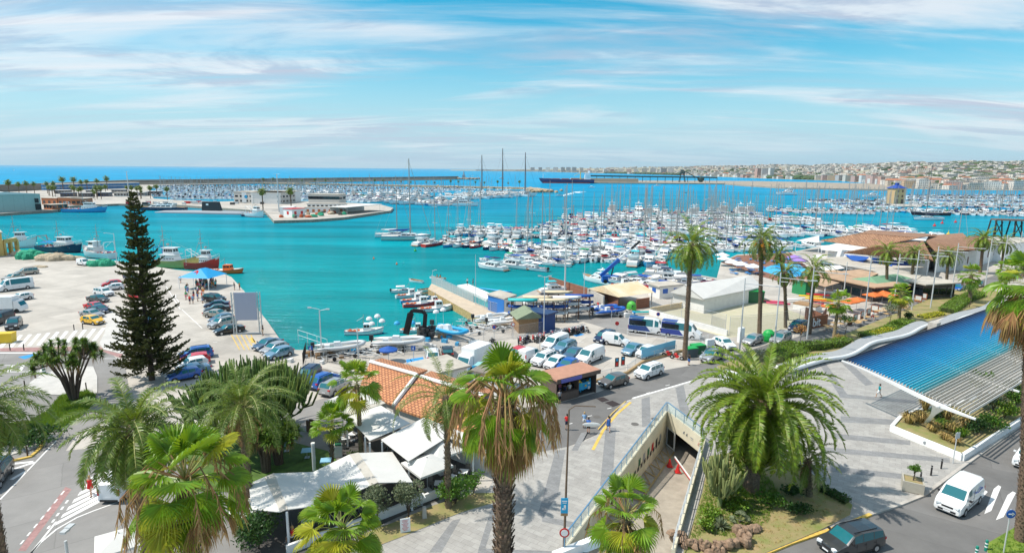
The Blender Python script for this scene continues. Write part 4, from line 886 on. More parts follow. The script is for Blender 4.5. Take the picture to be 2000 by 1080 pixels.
def boat_motor(label,L=6.5,W=2.4,can=CANB):
 t=thing('motorboat',label, 'boat');h,sh=hull(L,W,.75,.45);h.build('hull',[HULLW,SBLUE],t,True);deckm(sh,-.25,.86).build('deck',DECK,t)
 c=house(-L*.08,L*.30,W*.34,.55,1.15,.9,.1);c.build('cabin',HULLW,t)
 wins(-L*.08,L*.30,W*.34,.55,1.15,.9,.1,n=2).build('windows',DGLASS,t)
 k=MB();k.add([(-L*.30,-W*.42,1.72),(L*.06,-W*.40,1.80),(L*.06,W*.40,1.80),(-L*.30,W*.42,1.72),(-L*.30,0,1.86),(L*.06,0,1.95)],[(0,1,5,4),(4,5,2,3)])
 k.add([(-L*.30,-W*.42,1.67),(L*.06,-W*.40,1.75),(L*.06,W*.40,1.75),(-L*.30,W*.42,1.67)],[(3,2,1,0)]);o=k.build('canopy',can,t)
 for s in(-1,1):p=MB();p.tube([(-L*.28,s*W*.40,.7),(-L*.28,s*W*.40,1.66),(L*.04,s*W*.40,1.72),(L*.04,s*W*.40,.7)],.02,4);p.build('canopy_frame',STEEL,t)
 e=MB();e.box((-L/2-.22,0,.75),(.42,.38,.62));e.box((-L/2-.2,0,.1),(.16,.12,.9));e.build('outboard_engine',TRIM,t)
 s=MB();s.box((-L*.30,0,.68),(.45,W*.66,.35));s.build('seat',CANW,t);s=MB();s.box((-L*.02,W*.14,.8),(.5,.5,.5));s.build('seat',CANW,t);return t
def boat_cruiser(label,L=10.5,W=3.4):
 t=thing('cabin_cruiser',label, 'boat');h,sh=hull(L,W,1.15,.42);h.build('hull',[HULLW,SBLUE],t,True);deckm(sh,-.15,.92).build('deck',DECK,t)
 c=house(-L*.20,L*.24,W*.40,1.02,2.15,1.1,.0);house(L*.10,L*.40,W*.30,1.2,1.62,.8,0,mb=c);c.build('cabin',HULLW,t)
 wins(-L*.20,L*.24,W*.40,1.02,2.15,1.1,0,a=.36,b=.86,n=3).build('windows',DGLASS,t)
 f=house(-L*.30,L*.06,W*.40,2.17,2.62,.5,-.4,1.0);f.build('flybridge',HULLW,t)
 k=MB();k.box((-L*.13,0,3.55),(L*.26,W*.74,.07));k.build('canopy',CANB,t)
 for s in(-1,1):p=MB();p.tube([(-L*.27,s*W*.36,2.5),(-L*.17,s*W*.36,3.48),(-L*.05,s*W*.36,3.48),(-L*.02,s*W*.36,2.5)],.03,4);p.build('canopy_frame',STEEL,t)
 stanch(sh,5,10).build('railing',STEEL,t)
 s=MB();s.box((-L*.36,0,1.2),(L*.16,W*.7,.3));s.build('seat',CANW,t)
 p=MB();p.box((-L/2-.3,0,.35),(.7,W*.8,.08));p.build('swim_platform',TEAK,t);return t
def boat_sail(label,L=10.5,W=3.3,M=17,cov=CANB):
 t=thing('sailboat',label, 'sailboat');h,sh=hull(L,W,1.0,.25,.62,full=.45);h.build('hull',[HULLW,SBLUE],t,True);deckm(sh,-.06,.95).build('deck',DECK,t)
 c=house(-L*.12,L*.24,W*.30,.95,1.42,1.2,.3);c.build('cabin',HULLW,t);wins(-L*.12,L*.24,W*.30,.95,1.42,1.2,.3,a=.3,b=.75,n=3).build('windows',DGLASS,t)
 m=MB();m.tube([(L*.08,0,.9),(L*.08,0,M)],[.14,.10],6)
 for z in(.42,.72):m.tube([(L*.08,-W*.30,M*z),(L*.08,W*.30,M*z)],.03,4)
 m.build('mast',MAST,t)
 b=MB();b.tube([(L*.07,0,1.95),(-L*.36,0,2.0)],.06,5);b.build('boom',MAST,t)
 s=MB();s.tube([(L*.07,0,2.35),(L*.0,0,2.2),(-L*.34,0,2.12)],[.1,.2,.1],6);s.build('sail_cover',cov,t)
 r=MB();r.tube([(L*.49,0,1.25),(L*.08,0,M*.97)],.03,3);r.tube([(-L*.49,0,1.0),(L*.08,0,M)],.015,3)
 for s_ in(-1,1):r.tube([(L*.07,s_*W*.47,1.0),(L*.08,s_*W*.30,M*.72),(L*.08,0,M*.97)],.012,3)
 r.tube([(L*.49,0,1.35),(L*.13,0,M*.86)],[.06,.045],5);r.build('rigging',MAST,t)
 k=MB();k.add([(-L*.16,-W*.3,1.45),(-L*.02,-W*.3,2.05),(-L*.02,W*.3,2.05),(-L*.16,W*.3,1.45),(-L*.24,-W*.3,2.1),(-L*.24,W*.3,2.1)],[(0,1,2,3),(4,1,2,5),(3,2,1,0)]);k.build('spray_hood',cov,t)
 stanch(sh,0,10,.5).build('railing',STEEL,t);return t
def boat_yacht(label,L=22,W=5.4,dark=False,name='motor_yacht'):
 t=thing(name,label, 'yacht');h,sh=hull(L,W,2.1,.35);h.build('hull',[HULLN if dark else HULLW,HULLW if dark else SBLUE],t,True);deckm(sh,-.2,.95).build('deck',TEAK,t)
 c=house(-L*.28,L*.20,W*.42,1.9,3.6,1.6,.1);c.build('cabin',HULLW,t);wins(-L*.28,L*.20,W*.42,1.9,3.6,1.6,.1,a=.35,b=.82,n=4).build('windows',DGLASS,t)
 f=house(-L*.30,L*.04,W*.38,3.62,4.7,1.4,-.3);f.build('flybridge',HULLW,t);wins(-L*.30,L*.04,W*.38,3.62,4.7,1.4,-.3,a=.4,b=.8,n=3).build('flybridge_windows',DGLASS,t)
 k=MB();k.box((-L*.18,0,5.9),(L*.16,W*.7,.12));k.tube([(-L*.14,0,5.9),(-L*.14,0,7.6)],.05,4);k.ell((-L*.2,0,6.4),.4,8,5)
 for s in(-1,1):k.tube([(-L*.26,s*W*.33,4.6),(-L*.2,s*W*.33,5.9)],.08,4)
 k.build('radar_arch',HULLW,t);stanch(sh,4,10,.8).build('railing',STEEL,t);return t
def boat_row(label,L=4.6,W=1.6,col=None,name='rowing_boat'):
 t=thing(name,label, 'boat');h,sh=hull(L,W,.55,.4,.6,stripe=bool(col));h.build('hull',[HULLW,SBLUE],t,True);deckm(sh,-.32,.84).build('floor',WOOD if not col else DECK,t)
 s=MB()
 for X in(-.28,.0,.26):s.box((X*L,0,.42),(.26,W*.8,.05))
 s.build('bench',WOOD,t);return t
def boat_rib(label,col,L=6.2,W=2.3,cons=True,lamps=0):
 """inflatable with tube sides"""
 t=thing('inflatable_boat',label, 'boat');P=[]
 for k in range(17):
  u=k/16;a=(u-.5)*2
  X=L*.46-L*.96*abs(a)**1.6*1.0;Y=W*.42*(1 if a>0 else-1)*min(1,abs(a)*2.6)**.55;P.append((X,Y,.55+.25*(1-min(1,abs(a)*1.6))))
 m=MB();m.tube(P,[.24 if 0<i<16 else.12 for i in range(17)],8);m.build('tube',col,t,True)
 f=MB();f.loft([[(-L*.48,-W*.3,.2),(-L*.48,0,-.15),(-L*.48,W*.3,.2),(-L*.48,0,.42)],[(L*.05,-W*.32,.25),(L*.05,0,-.1),(L*.05,W*.32,.25),(L*.05,0,.45)],[(L*.42,-.1,.5),(L*.42,0,.35),(L*.42,.1,.5),(L*.42,0,.6)]]);f.build('floor',HULLW,t)
 if cons:
  c=house(-L*.12,L*.05,W*.17,.4,1.15,.4,0);c.box((-L*.25,0,.65),(.6,W*.35,.45));c.build('console',HULLW,t);e=MB();e.box((-L*.52,0,.95),(.45,.4,.6));e.box((-L*.52,0,.3),(.15,.12,.8));e.build('outboard_engine',TRIM,t)
 return t
def boat_small_fishing(label,hm_,L=7.5,W=2.6,trim=None):
 t=thing('fishing_boat',label, 'boat');h,sh=hull(L,W,.8,.7,.55);h.build('hull',[hm_,trim or SBLUE],t,True);deckm(sh,-.18,.9).build('deck',DECK,t)
 c=house(-L*.02,L*.18,W*.30,.65,2.1,.12,.0);c.build('wheelhouse',HULLW,t);wins(-L*.02,L*.18,W*.30,.65,2.1,.12,0,a=.55,b=.85,n=2).build('windows',DGLASS,t)
 m=MB();m.tube([(-.1,0,2.0),(-.1,0,3.9)],.04,4);m.tube([(-.1,0,3.4),(-1.4,0,2.6)],.03,4);m.build('mast',MAST,t)
 n=MB()
 for i in range(14):n.ell((-L*rnd(.15,.42),rnd(-W*.28,W*.28),.75),(rnd(.15,.35),rnd(.15,.3),rnd(.1,.25)),6,3,jit=.3)
 n.build('nets',CL_NET,t);return t
def trawler(label,hm_,L=22,W=6.2,cab='mid',canopy=None,trim=None,name='fishing_trawler',mastc=None,clutter=True):
 t=thing(name,label, 'fishing boat');h,sh=hull(L,W,2.3,.9,.72,n=12);h.build('hull',[hm_,trim or HULLW],t,True);deckm(sh,-.7,.93).build('deck',DECK,t)
 x0,x1=(-.05*L,.24*L)if cab=='mid' else(-.34*L,-.02*L)
 c=house(x0,x1,W*.34,1.7,4.0,.25,.05,.92);house(x0+L*.05,x1-L*.03,W*.26,4.0,6.0,.2,.1,.9,mb=c);c.box(((x0+x1)/2,0,4.06),(x1-x0+.5,W*.74,.1));c.box(((x0+x1)/2+L*.01,0,6.06),(x1-x0-L*.06+.5,W*.56,.12));c.build('wheelhouse',HULLW,t)
 wins(x0+L*.05,x1-L*.03,W*.26,4.0,6.0,.2,.1,.9,a=.45,b=.85,n=4).build('windows',DGLASS,t)
 p=MB()
 for s in(-1,1):
  for k in range(5):X=x0+(x1-x0)*(k+.5)/5;p.tube([(X,s*W*.335,2.9),(X,s*(W*.345),2.9)],.18,8)
 p.build('porthole',DGLASS,t)
 m=MB();xm=x0+.3;m.tube([(xm,0,4),(xm,0,12.5)],[.14,.07],6);m.tube([(xm-3.0,0,3),(xm,0,10)],.06,5);m.tube([(xm,-1.6,9.6),(xm,1.6,9.6)],.05,4);m.tube([(xm,-1.1,11),(xm,1.1,11)],.04,4);m.box((xm,0,8.2),(.7,1.4,.15));m.tube([(xm+2,.8,6),(xm+2,.8,9.3)],.04,4);m.ell((xm+1.4,0,7),(.5,.5,.35),8,4)
 m.tube([(xm,0,9.2),(L*.45,0,4.2)],.025,3);m.build('mast',MAST,t)
 gz=MB();X=-L*.42 if cab=='mid' else-L*.46;gz.tube([(X,-W*.36,1.5),(X,-W*.34,6.2),(X,W*.34,6.2),(X,W*.36,1.5)],.13,6);gz.tube([(X,-W*.2,6.2),(X+3.5,-W*.2,4)],.07,4);gz.tube([(X,W*.2,6.2),(X+3.5,W*.2,4)],.07,4);gz.build('gantry',BLUE if mastc is None else mastc,t)
 if canopy:
  k=MB();X=-L*.22;k.add([(X-3,-W*.42,3.6),(X+3,-W*.42,3.8),(X+3,W*.42,3.8),(X-3,W*.42,3.6),(X-3,0,4.3),(X+3,0,4.5)],[(0,1,5,4),(4,5,2,3),(4,5,1,0),(3,2,5,4)]);k.build('canopy',canopy,t)
 if clutter:
  n=MB();col=[RED,ORANGE,CANW,CL_NET,BLUE]
  for i in range(40):X=rnd(-L*.45,x0-.3)if random.random()<.7 else rnd(x1+.2,L*.30);n.ell((X,rnd(-W*.33,W*.33),1.9+rnd(0,.5)),(rnd(.2,.6),rnd(.2,.6),rnd(.15,.5)),6,3,random.randrange(5),jit=.3)
  n.build('nets_and_floats',col,t)
 stanch(sh,6,12,.8).build('railing',WHITE,t);return t
# ============== NEAR: ramp, pergola, beds
def P3(px,py,z=PZ):return G(px,py,z)
# ---- car park ramp: floor, side walls, portal, railings
A_,B_,D_,C_=[Vector((*p,PZ))for p in ramp]
zf_,zn_=-3.4,-1.0
def rampz(t):return zf_+(zn_-zf_)*t
rp=MB();rp.quad((*B_[:2],zn_),(*D_[:2],zn_),(*C_[:2],zf_),(*A_[:2],zf_))
dd=(A_+C_)/2-(B_+D_)/2;dd.z=0;dd.normalize();fw=dd*9
rp.quad((*A_[:2],zf_),(*C_[:2],zf_),(C_.x+fw.x,C_.y+fw.y,zf_),(A_.x+fw.x,A_.y+fw.y,zf_))
o=struct('ramp_floor',rp,mat('ramp_concrete',(.33,.29,.24),.85,var=.25,vs=.6,bump=.3,stain=.5), 'sloping concrete ramp down into the car park')
RW=mat('ramp_wall',(.60,.55,.42),.8,var=.12,vs=.6)
rw=MB()
def wallq(p,q,za,zb,za1,zb1,m=0):rw.quad((p.x,p.y,za),(q.x,q.y,zb),(q.x,q.y,zb1),(p.x,p.y,za1),m)
T0=PZ+.55
t=thing('car_park_ramp', 'walled car park ramp going down under the plaza with glass railing', 'car park entrance')
wt=.28
def thick(p,q,za,zb,zt,mb,m=0,out=1):
 d=(q-p);n=Vector((-d.y,d.x,0)).normalized()*wt*out
 mb.loft([[(p.x,p.y,za),(p.x,p.y,zt),(p.x+n.x,p.y+n.y,zt),(p.x+n.x,p.y+n.y,za)],[(q.x,q.y,zb),(q.x,q.y,zt),(q.x+n.x,q.y+n.y,zt),(q.x+n.x,q.y+n.y,zb)]],m)
lw_=MB();thick(B_,A_,zn_-.1,zf_-.1,T0,lw_,out=1);lw_.build('side_wall',RW,t)
rw2=MB();thick(D_,C_,zn_-.1,zf_-.1,T0,rw2,out=-1);rw2.build('side_wall',RW,t)
lt=MB();thick(A_,C_,-1.05,-1.05,T0,lt,out=1);lt.build('lintel',RW,t)
ir=MB();a2,c2=A_+fw,C_+fw
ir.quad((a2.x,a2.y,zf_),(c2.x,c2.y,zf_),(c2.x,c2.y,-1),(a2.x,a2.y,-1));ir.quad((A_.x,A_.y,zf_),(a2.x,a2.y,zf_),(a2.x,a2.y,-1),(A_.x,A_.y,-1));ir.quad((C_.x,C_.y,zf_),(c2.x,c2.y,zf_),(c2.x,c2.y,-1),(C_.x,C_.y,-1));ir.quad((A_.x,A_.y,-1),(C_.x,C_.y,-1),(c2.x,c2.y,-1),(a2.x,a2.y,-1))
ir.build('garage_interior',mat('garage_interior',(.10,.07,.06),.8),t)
di=(A_-B_);Ld=di.length;di.normalize();nn_=Vector((di.y,-di.x,0)).normalized()
def wpt(s,h,off=.02):b=B_+di*s;return(b.x+nn_.x*off,b.y+nn_.y*off,h)
random.seed(5)
s0=Ld*.30
for k in range(16):
 s=s0+k*1.0*(Ld*.62)/16;h=PZ-.35-(s/Ld)*1.7;w_=.62;fr=MB();fr.quad(wpt(s,h-.3),wpt(s+w_,h-.3),wpt(s+w_,h+.15),wpt(s,h+.15),0);fr.build('wall_picture',DARK,t)
for k,c in enumerate((1,2,1,3,0,2)):
 s=Ld*(.62+.055*k);h=PZ-.95-.12*k;fr=MB();fr.quad(wpt(s,h-.35),wpt(s+.7,h-.35),wpt(s+.7,h+.45),wpt(s,h+.45));fr.build('poster',[DARK,DGREEN,GREY,RED][c],t)
hy=MB()
for k in range(11):
 u=.18+.075*k;pl_=B_.lerp(A_,u);pr=pl_.lerp(D_.lerp(C_,u),.24);pn=B_.lerp(A_,u+.06);z=rampz(1-u)+.02;z2=rampz(1-u-.06)+.02
 e=(pr-Vector((pl_.x,pl_.y,0)));hy.add([(pl_.x,pl_.y,z),(pr.x,pr.y,z),(pr.x+di.x*.18,pr.y+di.y*.18,z+.0),(pl_.x+di.x*.18,pl_.y+di.y*.18,z)],[(0,1,2,3)]);hy.add([(pr.x,pr.y,z),(pr.x+di.x*.18,pr.y+di.y*.18,z),(pn.x+di.x*.18,pn.y+di.y*.18,z2),(pn.x,pn.y,z2)],[(0,1,2,3)])
q0,q1=B_.lerp(D_,.25),A_.lerp(C_,.24);hy.quad((q0.x,q0.y,zn_+.02),(q0.x+.2,q0.y,zn_+.02),(q1.x+.2,q1.y,zf_+.02),(q1.x,q1.y,zf_+.02))
hy.build('yellow_hatching',mat('worn_yellow',(.42,.25,.05),.9,col2=(.30,.24,.16),vs=3),t)
gm_=bpy.data.materials.new('railing_glass');gm_.use_nodes=True;b_=gm_.node_tree.nodes['Principled BSDF'];b_.inputs['Base Color'].default_value=(.6,.75,.72,1);b_.inputs['Alpha'].default_value=.28;b_.inputs['Roughness'].default_value=.05
def glass_rail(p,q,name='glass_railing'):
 d=q-p;L_=d.length;n=int(L_/1.5);g_=MB();pst=MB();d.normalize()
 for k in range(n+1):c=p+d*(L_*k/n);pst.box((c.x,c.y,T0+.5),(.05,.05,1.0),atan2(d.y,d.x))
 pst.beam((p.x,p.y,T0+1.03),(q.x,q.y,T0+1.03),.09,.07,0)
 for k in range(n):a,b=p+d*(L_*(k+.04)/n),p+d*(L_*(k+.96)/n);g_.beam((a.x,a.y,T0+.5),(b.x,b.y,T0+.5),.015,.85)
 o=pst.build(name,mat('rail_blue_steel',(.16,.33,.5),.35,metal=.4),t);g_.build('pane',gm_,o)
nl_=Vector((-di.y,di.x,0))*.14
glass_rail(B_+nl_,A_+nl_);glass_rail(A_+Vector((0,.1,0)),C_+Vector((0,.1,0)))
rr_=MB();dr_=(C_-D_);nr=dr_.length;dr_.normalize()
for k in range(int(nr/1.6)+1):c=D_+dr_*1.6*k+Vector((.14,0,0));rr_.box((c.x,c.y,T0+.45),(.07,.07,.9),atan2(dr_.y,dr_.x))
for h in(.3,.6,.9):rr_.beam((D_.x+.14,D_.y,T0+h),(C_.x+.14,C_.y,T0+h),.05,.05)
rr_.build('railing',LGREY,t)
kd=MB();e0=A_.lerp(C_,.06);e1=A_.lerp(C_,.32);off=Vector((0,.25,0))
kd.box(((e0.x+e1.x)/2,(e0.y+e1.y)/2+.6,(zf_-1.05)/2),((e1-e0).length,.08,2.2),atan2((e1-e0).y,(e1-e0).x));o=kd.build('glazed_door',WHITE,t)
kd=MB();kd.box(((e0.x+e1.x)/2,(e0.y+e1.y)/2+.54,(zf_-1.05)/2),((e1-e0).length*.7,.06,1.8),atan2((e1-e0).y,(e1-e0).x));kd.build('pane',DGLASS,o)
kd=MB();a=A_.lerp(C_,.01);kd.box((a.x+.1,a.y+.4,(zf_-1.05)/2),(.6,.1,2.3),0);kd.build('red_panel',RED,t)
def lin(u,h,off=-.02):p=A_.lerp(C_,u);return Vector((p.x,p.y+off,h))
for u,c in((.52,0),(.60,0),(.92,1)):
 p=lin(u,-.22);sg=MB();sg.tube([(p.x,p.y-.03,p.z),(p.x,p.y-.05,p.z)],.17,12,c)
 if c:sg.tube([(p.x,p.y-.05,p.z),(p.x,p.y-.07,p.z)],.11,12,2)
 sg.build('entrance_sign',[GREY,RED,WHITE],t)
p=lin(.72,-.18);sg=MB();sg.box((p.x,p.y-.05,p.z),(.5,.02,.1),atan2((C_-A_).y,(C_-A_).x),0);sg.build('entrance_sign',[GREY],t);sg=MB();sg.box((p.x,p.y-.05,p.z-.2),(.4,.02,.05),atan2((C_-A_).y,(C_-A_).x),0)
sg.build('entrance_sign',[GREY],t)
bz=thing('boom_barrier', 'white and red boom barrier across the mouth of the car park ramp', 'barrier',(0,0,0))
b0=D_.lerp(C_,.80);b1=B_.lerp(A_,.93).lerp(b0,.42);zb_=rampz(.16)
m_=MB();m_.box((b0.x-.3,b0.y,zb_+.5),(.35,.35,1.0));m_.build('cabinet',RED,bz);m_=MB();m_.beam((b0.x-.3,b0.y-.2,zb_+.95),(b1.x,b1.y,zb_+.95),.08,.14);m_.build('arm',WHITE,bz)
m_=MB();a=Vector((b0.x-.3,b0.y-.2,zb_+.78));b=Vector((b1.x,b1.y,zb_+.78));m_.beam(a,b,.03,.16);m_.build('skirt',RED,bz)
for u in(.35,.55):p=A_.lerp(C_,u);q=B_.lerp(D_,u).lerp(p,.86);c=MB();c.tube([(0,0,0),(0,0,.8)],[.28,.05],10);c.box((0,0,.02),(.6,.6,.05));tag(c.build('traffic_cone',RED,loc=(q.x,q.y,rampz(.14)+.02)), 'red cone standing %s the barrier on the ramp'%('left of' if u<.5 else 'behind the middle of'), 'traffic cone', 'cones by the barrier')
wl=MB();strip([(B_.x-.9,B_.y-.6)]+[tuple(G(1168,1052,.5)[:2])],.5,0,.75,wl);tag(wl.build('low_wall',WHITE), 'low white kerb wall at the near left end of the ramp', 'wall')
# ---- white kerb plinth where the plaza meets the road
wb=MB();p0=P3(1400,742);wb.prism([p0[:2],P3(1424,748)[:2],P3(1440,738)[:2],P3(1416,730)[:2]],PZ,.85);tag(wb.build('white_plinth',WHITE), 'white block at the corner of the plaza behind the big date palm', 'plinth')
# ---- pergola of blue and white slats
PA=Vector((38.9,65.6,5.4));PBv=Vector((4.35,-13.2,0));PS=Vector((cos(R(35.2)),sin(R(35.2)),0))
def wav(u):return 5.25+.35*cos(u*2.6)-.25*u+.25*max(0,u-.8)
pg=thing('pergola', 'long curved pergola of slats shading from navy through blue to white', 'pergola',(PA.x,PA.y,PZ))
NS=40
cols=[]
for k in range(NS):
 u=k/(NS-1)
 stops=[(0,(.012,.02,.05)),(.04,(.010,.07,.20)),(.11,(.01,.18,.44)),(.24,(.008,.34,.66)),(.45,(.02,.48,.76)),(.60,(.04,.52,.66)),(.66,(.10,.44,.50)),(.685,(.48,.47,.43)),(.80,(.58,.54,.48)),(1,(.66,.62,.56))]
 for a,b in zip(stops,stops[1:]):
  if u<=b[0]:f=(u-a[0])/(b[0]-a[0]);cols.append(tuple(a[1][i]+(b[1][i]-a[1][i])*f for i in range(3)));break
tilt=Vector((PBv.x,PBv.y,0)).normalized()
for k in range(NS):
 u=k/(NS-1);a=PA+PBv*u;z=wav(u)+.02;Ls=62
 s0=Vector((a.x,a.y,z))-Vector((PA.x,PA.y,PZ));e=s0+PS*Ls
 n=tilt*.035;up=Vector((0,0,.145));dn=Vector((0,0,-.145))
 m=MB();q=[s0-n+dn,s0-n*.35+up,s0+n+up*.9,s0+n*.6+dn];q2=[Vector(v)+PS*Ls for v in q]
 m.loft([q,q2]);m.build('slat',mat('slat_%02d'%k,cols[k],.5),pg)
bm=MB();prof=[]
for k in range(25):
 u=-.03+1.08*k/24;a=PA+PBv*u-Vector((PA.x,PA.y,PZ));z=wav(max(0,min(1,u)))-PZ-.14;d=.12+.30*ss((u-.1)/.65)*(1 if u<.78 else max(.12,1-(u-.78)/.27*.95));off=-PS*.30
 prof.append([tuple(a+off+Vector((0,0,z-a.z))-PS*.12),tuple(a+off+Vector((0,0,z-a.z))+PS*.14),tuple(a+off+Vector((0,0,z-a.z-d))+PS*.10),tuple(a+off+Vector((0,0,z-a.z-d))-PS*.08)])
bm.loft(prof);bm.build('edge_beam',WHITE,pg)
for q in(12,24,36,50):
 bm=MB();prof2=[[tuple(Vector(v)+PS*(q+.3))for v in r]for r in prof];bm.loft(prof2);bm.build('edge_beam',WHITE,pg)
for q in(0,24,50):
 ax=PA+PBv*.80-Vector((PA.x,PA.y,PZ))+PS*q;fx=G(1806,826,.7)-Vector((PA.x,PA.y,0))+PS*q;am=MB();pr=[]
 ztop=wav(.8)-PZ-.5
 for k in range(11):
  s=k/10;c=Vector((fx.x,fx.y,.3)).lerp(Vector((ax.x,ax.y,ztop)),s);wd=.20+.85*max(0,s-.55)**1.3*1.6;along=PBv.normalized();tk=PS*.12
  pr.append([tuple(c-along*wd-tk),tuple(c-along*wd+tk),tuple(c+along*wd+tk),tuple(c+along*wd-tk)])
 am.loft(pr);am.ell(tuple(Vector((ax.x,ax.y,ztop+.1))-PS*.35),.26,10,6);am.build('support_arm',WHITE,pg)
# ---- wavy white bench wall
BW_TOP=mat('bench_top',(.33,.34,.35),.6,var=.1)
def wavy(pts,label,hz=.95,wd=2.1):
 t=thing('wavy_wall',label, 'wall',(0,0,0));W_=[Vector((*G(x,y,hz)[:2],0))for x,y in pts]
 for _ in range(2):
  Q=[W_[0]]
  for a,b in zip(W_,W_[1:]):Q+=[a.lerp(b,.25),a.lerp(b,.75)]
  W_=Q+[W_[-1]]
 n_=len(W_);rg=[];rt=[]
 for i,p in enumerate(W_):
  d=(W_[min(i+1,n_-1)]-W_[max(i-1,0)]).normalized();n=Vector((-d.y,d.x,0))
  if n.y>0:n=-n
  f0=p;f1=p+n*wd*.55
  rg.append([(f0.x-n.x*.55*wd,f0.y-n.y*.55*wd,PZ-.1),(f0.x-n.x*.5*wd,f0.y-n.y*.5*wd,hz-.05),(f1.x-n.x*.5,f1.y-n.y*.5,hz-.12),(f1.x,f1.y,hz),(f1.x+n.x*.02,f1.y+n.y*.02,hz-.42),(f1.x-n.x*.55,f1.y-n.y*.55,PZ-.1)])
  rt.append([(f0.x-n.x*.49*wd,f0.y-n.y*.49*wd,hz-.03),(f1.x-n.x*.5,f1.y-n.y*.5,hz-.10)])
 m=MB();m.loft(rg);m.build('wall',WHITE,t,True);m=MB()
 for a,b in zip(rt,rt[1:]):m.quad(a[0],a[1],b[1],b[0])
 m.build('grey_top',BW_TOP,t);return W_
wavy([(1530,716),(1575,702),(1608,693),(1645,689),(1668,678),(1692,662),(1730,655),(1765,648),(1785,636),(1800,630),(1812,629)], 'wavy white wall with grey top, nearer length left of the block')
wavy([(1840,634),(1862,618),(1888,610),(1915,606),(1935,598),(1948,588)], 'wavy white wall with grey top, farther length right of the block')
bb=MB();p=P3(1824,640,.6);bb.box((p.x,p.y,.85),(1.7,1.3,1.5),R(35));tag(bb.build('concrete_block',CONC), 'square concrete block between the two wavy walls', 'block')
# ---- bed under the pergola with white wall
BEDP=[(1742,832),(1760,812),(1790,800),(1860,790),(1960,760),(2060,710),(2200,640),(2300,620),(2300,660),(2010,808),(1880,888)]
bed=g2(BEDP,.7);tb=thing('planter_bed', 'long white walled planting bed under the front of the pergola', 'planter')
m=MB()
for i in range(len(bed)):
 a,b=Vector(bed[i]),Vector(bed[(i+1)%len(bed)]);strip([a,b],.34,0,.78,m)
m.build('wall',WHITE,tb);m=MB();m.sheet([bed],.62);m.build('soil',dry,tb)
sp=MB()
for x,y in((1808,862),):p=G(x,y,.45);sp.tube([(p.x,p.y,p.z),(p.x-.3,p.y-.3,p.z)],.16,10)
sp.build('round_lamp',GREY,tb)
def tuft(px,py,r,h,m,label,z=.6,n=260,name='grass_clump',cat='plant',group=None):
 t_=MB();p=G(px,py,z)
 for i in range(n):
  a=rnd(0,6.28);q=r*.35*random.random();l=h*rnd(.7,1.15);b=(q*cos(a),q*sin(a),0);o_=r*rnd(.3,1.0);w_=.03
  mid=(b[0]+cos(a)*o_*.45,b[1]+sin(a)*o_*.45,l*.85);e=(b[0]+cos(a)*o_,b[1]+sin(a)*o_,l*rnd(.35,.9));t_.add([(b[0]-w_*sin(a),b[1]+w_*cos(a),0),(b[0]+w_*sin(a),b[1]-w_*cos(a),0),(mid[0]+w_*sin(a),mid[1]-w_*cos(a),mid[2]),(mid[0]-w_*sin(a),mid[1]+w_*cos(a),mid[2]),e],[(0,1,2,3),(3,2,4)])
 o=t_.build(name,m,loc=p);tag(o,label,cat,group);return o
random.seed(11)
for i,(x,y,r,h,mm_,s)in enumerate(((1775,826,1.0,1.2,DRYG, 'golden'),(1796,824,1.0,1.3,DRYG, 'golden'),(1806,800,.9,1.6,DRYG, 'rusty'),(1822,842,.9,1.0,DRYG, 'straw'),(1840,836,.9,1.0,GRASS, 'green'),(1858,842,1.0,1.0,DRYG, 'straw'),(1846,858,.8,.8,DRYG, 'straw'),(1878,852,.8,.9,GRASS, 'green'),(1864,866,.8,.8,DRYG, 'straw'),(1828,816,.9,1.1,SHRUBD, 'dark green'),(1848,818,1.0,1.2,DRYG, 'golden'),(1886,836,.9,1.2,DRYG, 'straw'))):
 tuft(x,y,r,h,mm_, '%s ornamental grass clump, %s in the bed under the pergola'%(s,['foremost left', 'second from left', 'beside the support arm', 'near the round lamp', 'in the middle front', 'right of the middle', 'by the front wall', 'near the right wall', 'in the front corner', 'behind the arm', 'at the back middle', 'below the small tree'][i]),group='grass clumps in the pergola bed')
for i,(x,y,r,n,mm_,lb,tr)in enumerate(((1906,800,(1.5,1.5,1.1),900,SHRUB, 'slim young tree with light crown in front of the pergola slats',2.6),(1938,838,(1.7,1.5,.9),900,SHRUB, 'bright green low bush by the right wall of the bed',0),(1910,845,(1.4,1.2,.8),700,SHRUBD, 'dark green bush left of the bright one in the bed',0),(1962,815,(1.7,1.4,.9),900,HEDGE, 'lime green bush farther along the bed',0),(1985,790,(1.6,1.4,1.0),800,SHRUB, 'round green bush at the right edge of the frame in the bed',0),(1940,800,(1.8,1.6,1.1),900,SHRUBG, 'olive coloured bush under the pergola edge',0),(1968,775,(1.9,1.6,1.2),900,SHRUBD, 'dark shrub mass under the far end of the slats',0),(1995,745,(1.7,1.7,1.4),900,SHRUB, 'small tree with light green crown at the far right above the slats',2.4))):
 bush(G(x,y,.6),r,lb,mm_,n,.26, 'young_tree' if tr else 'shrub', 'tree' if tr else 'shrub',tr)
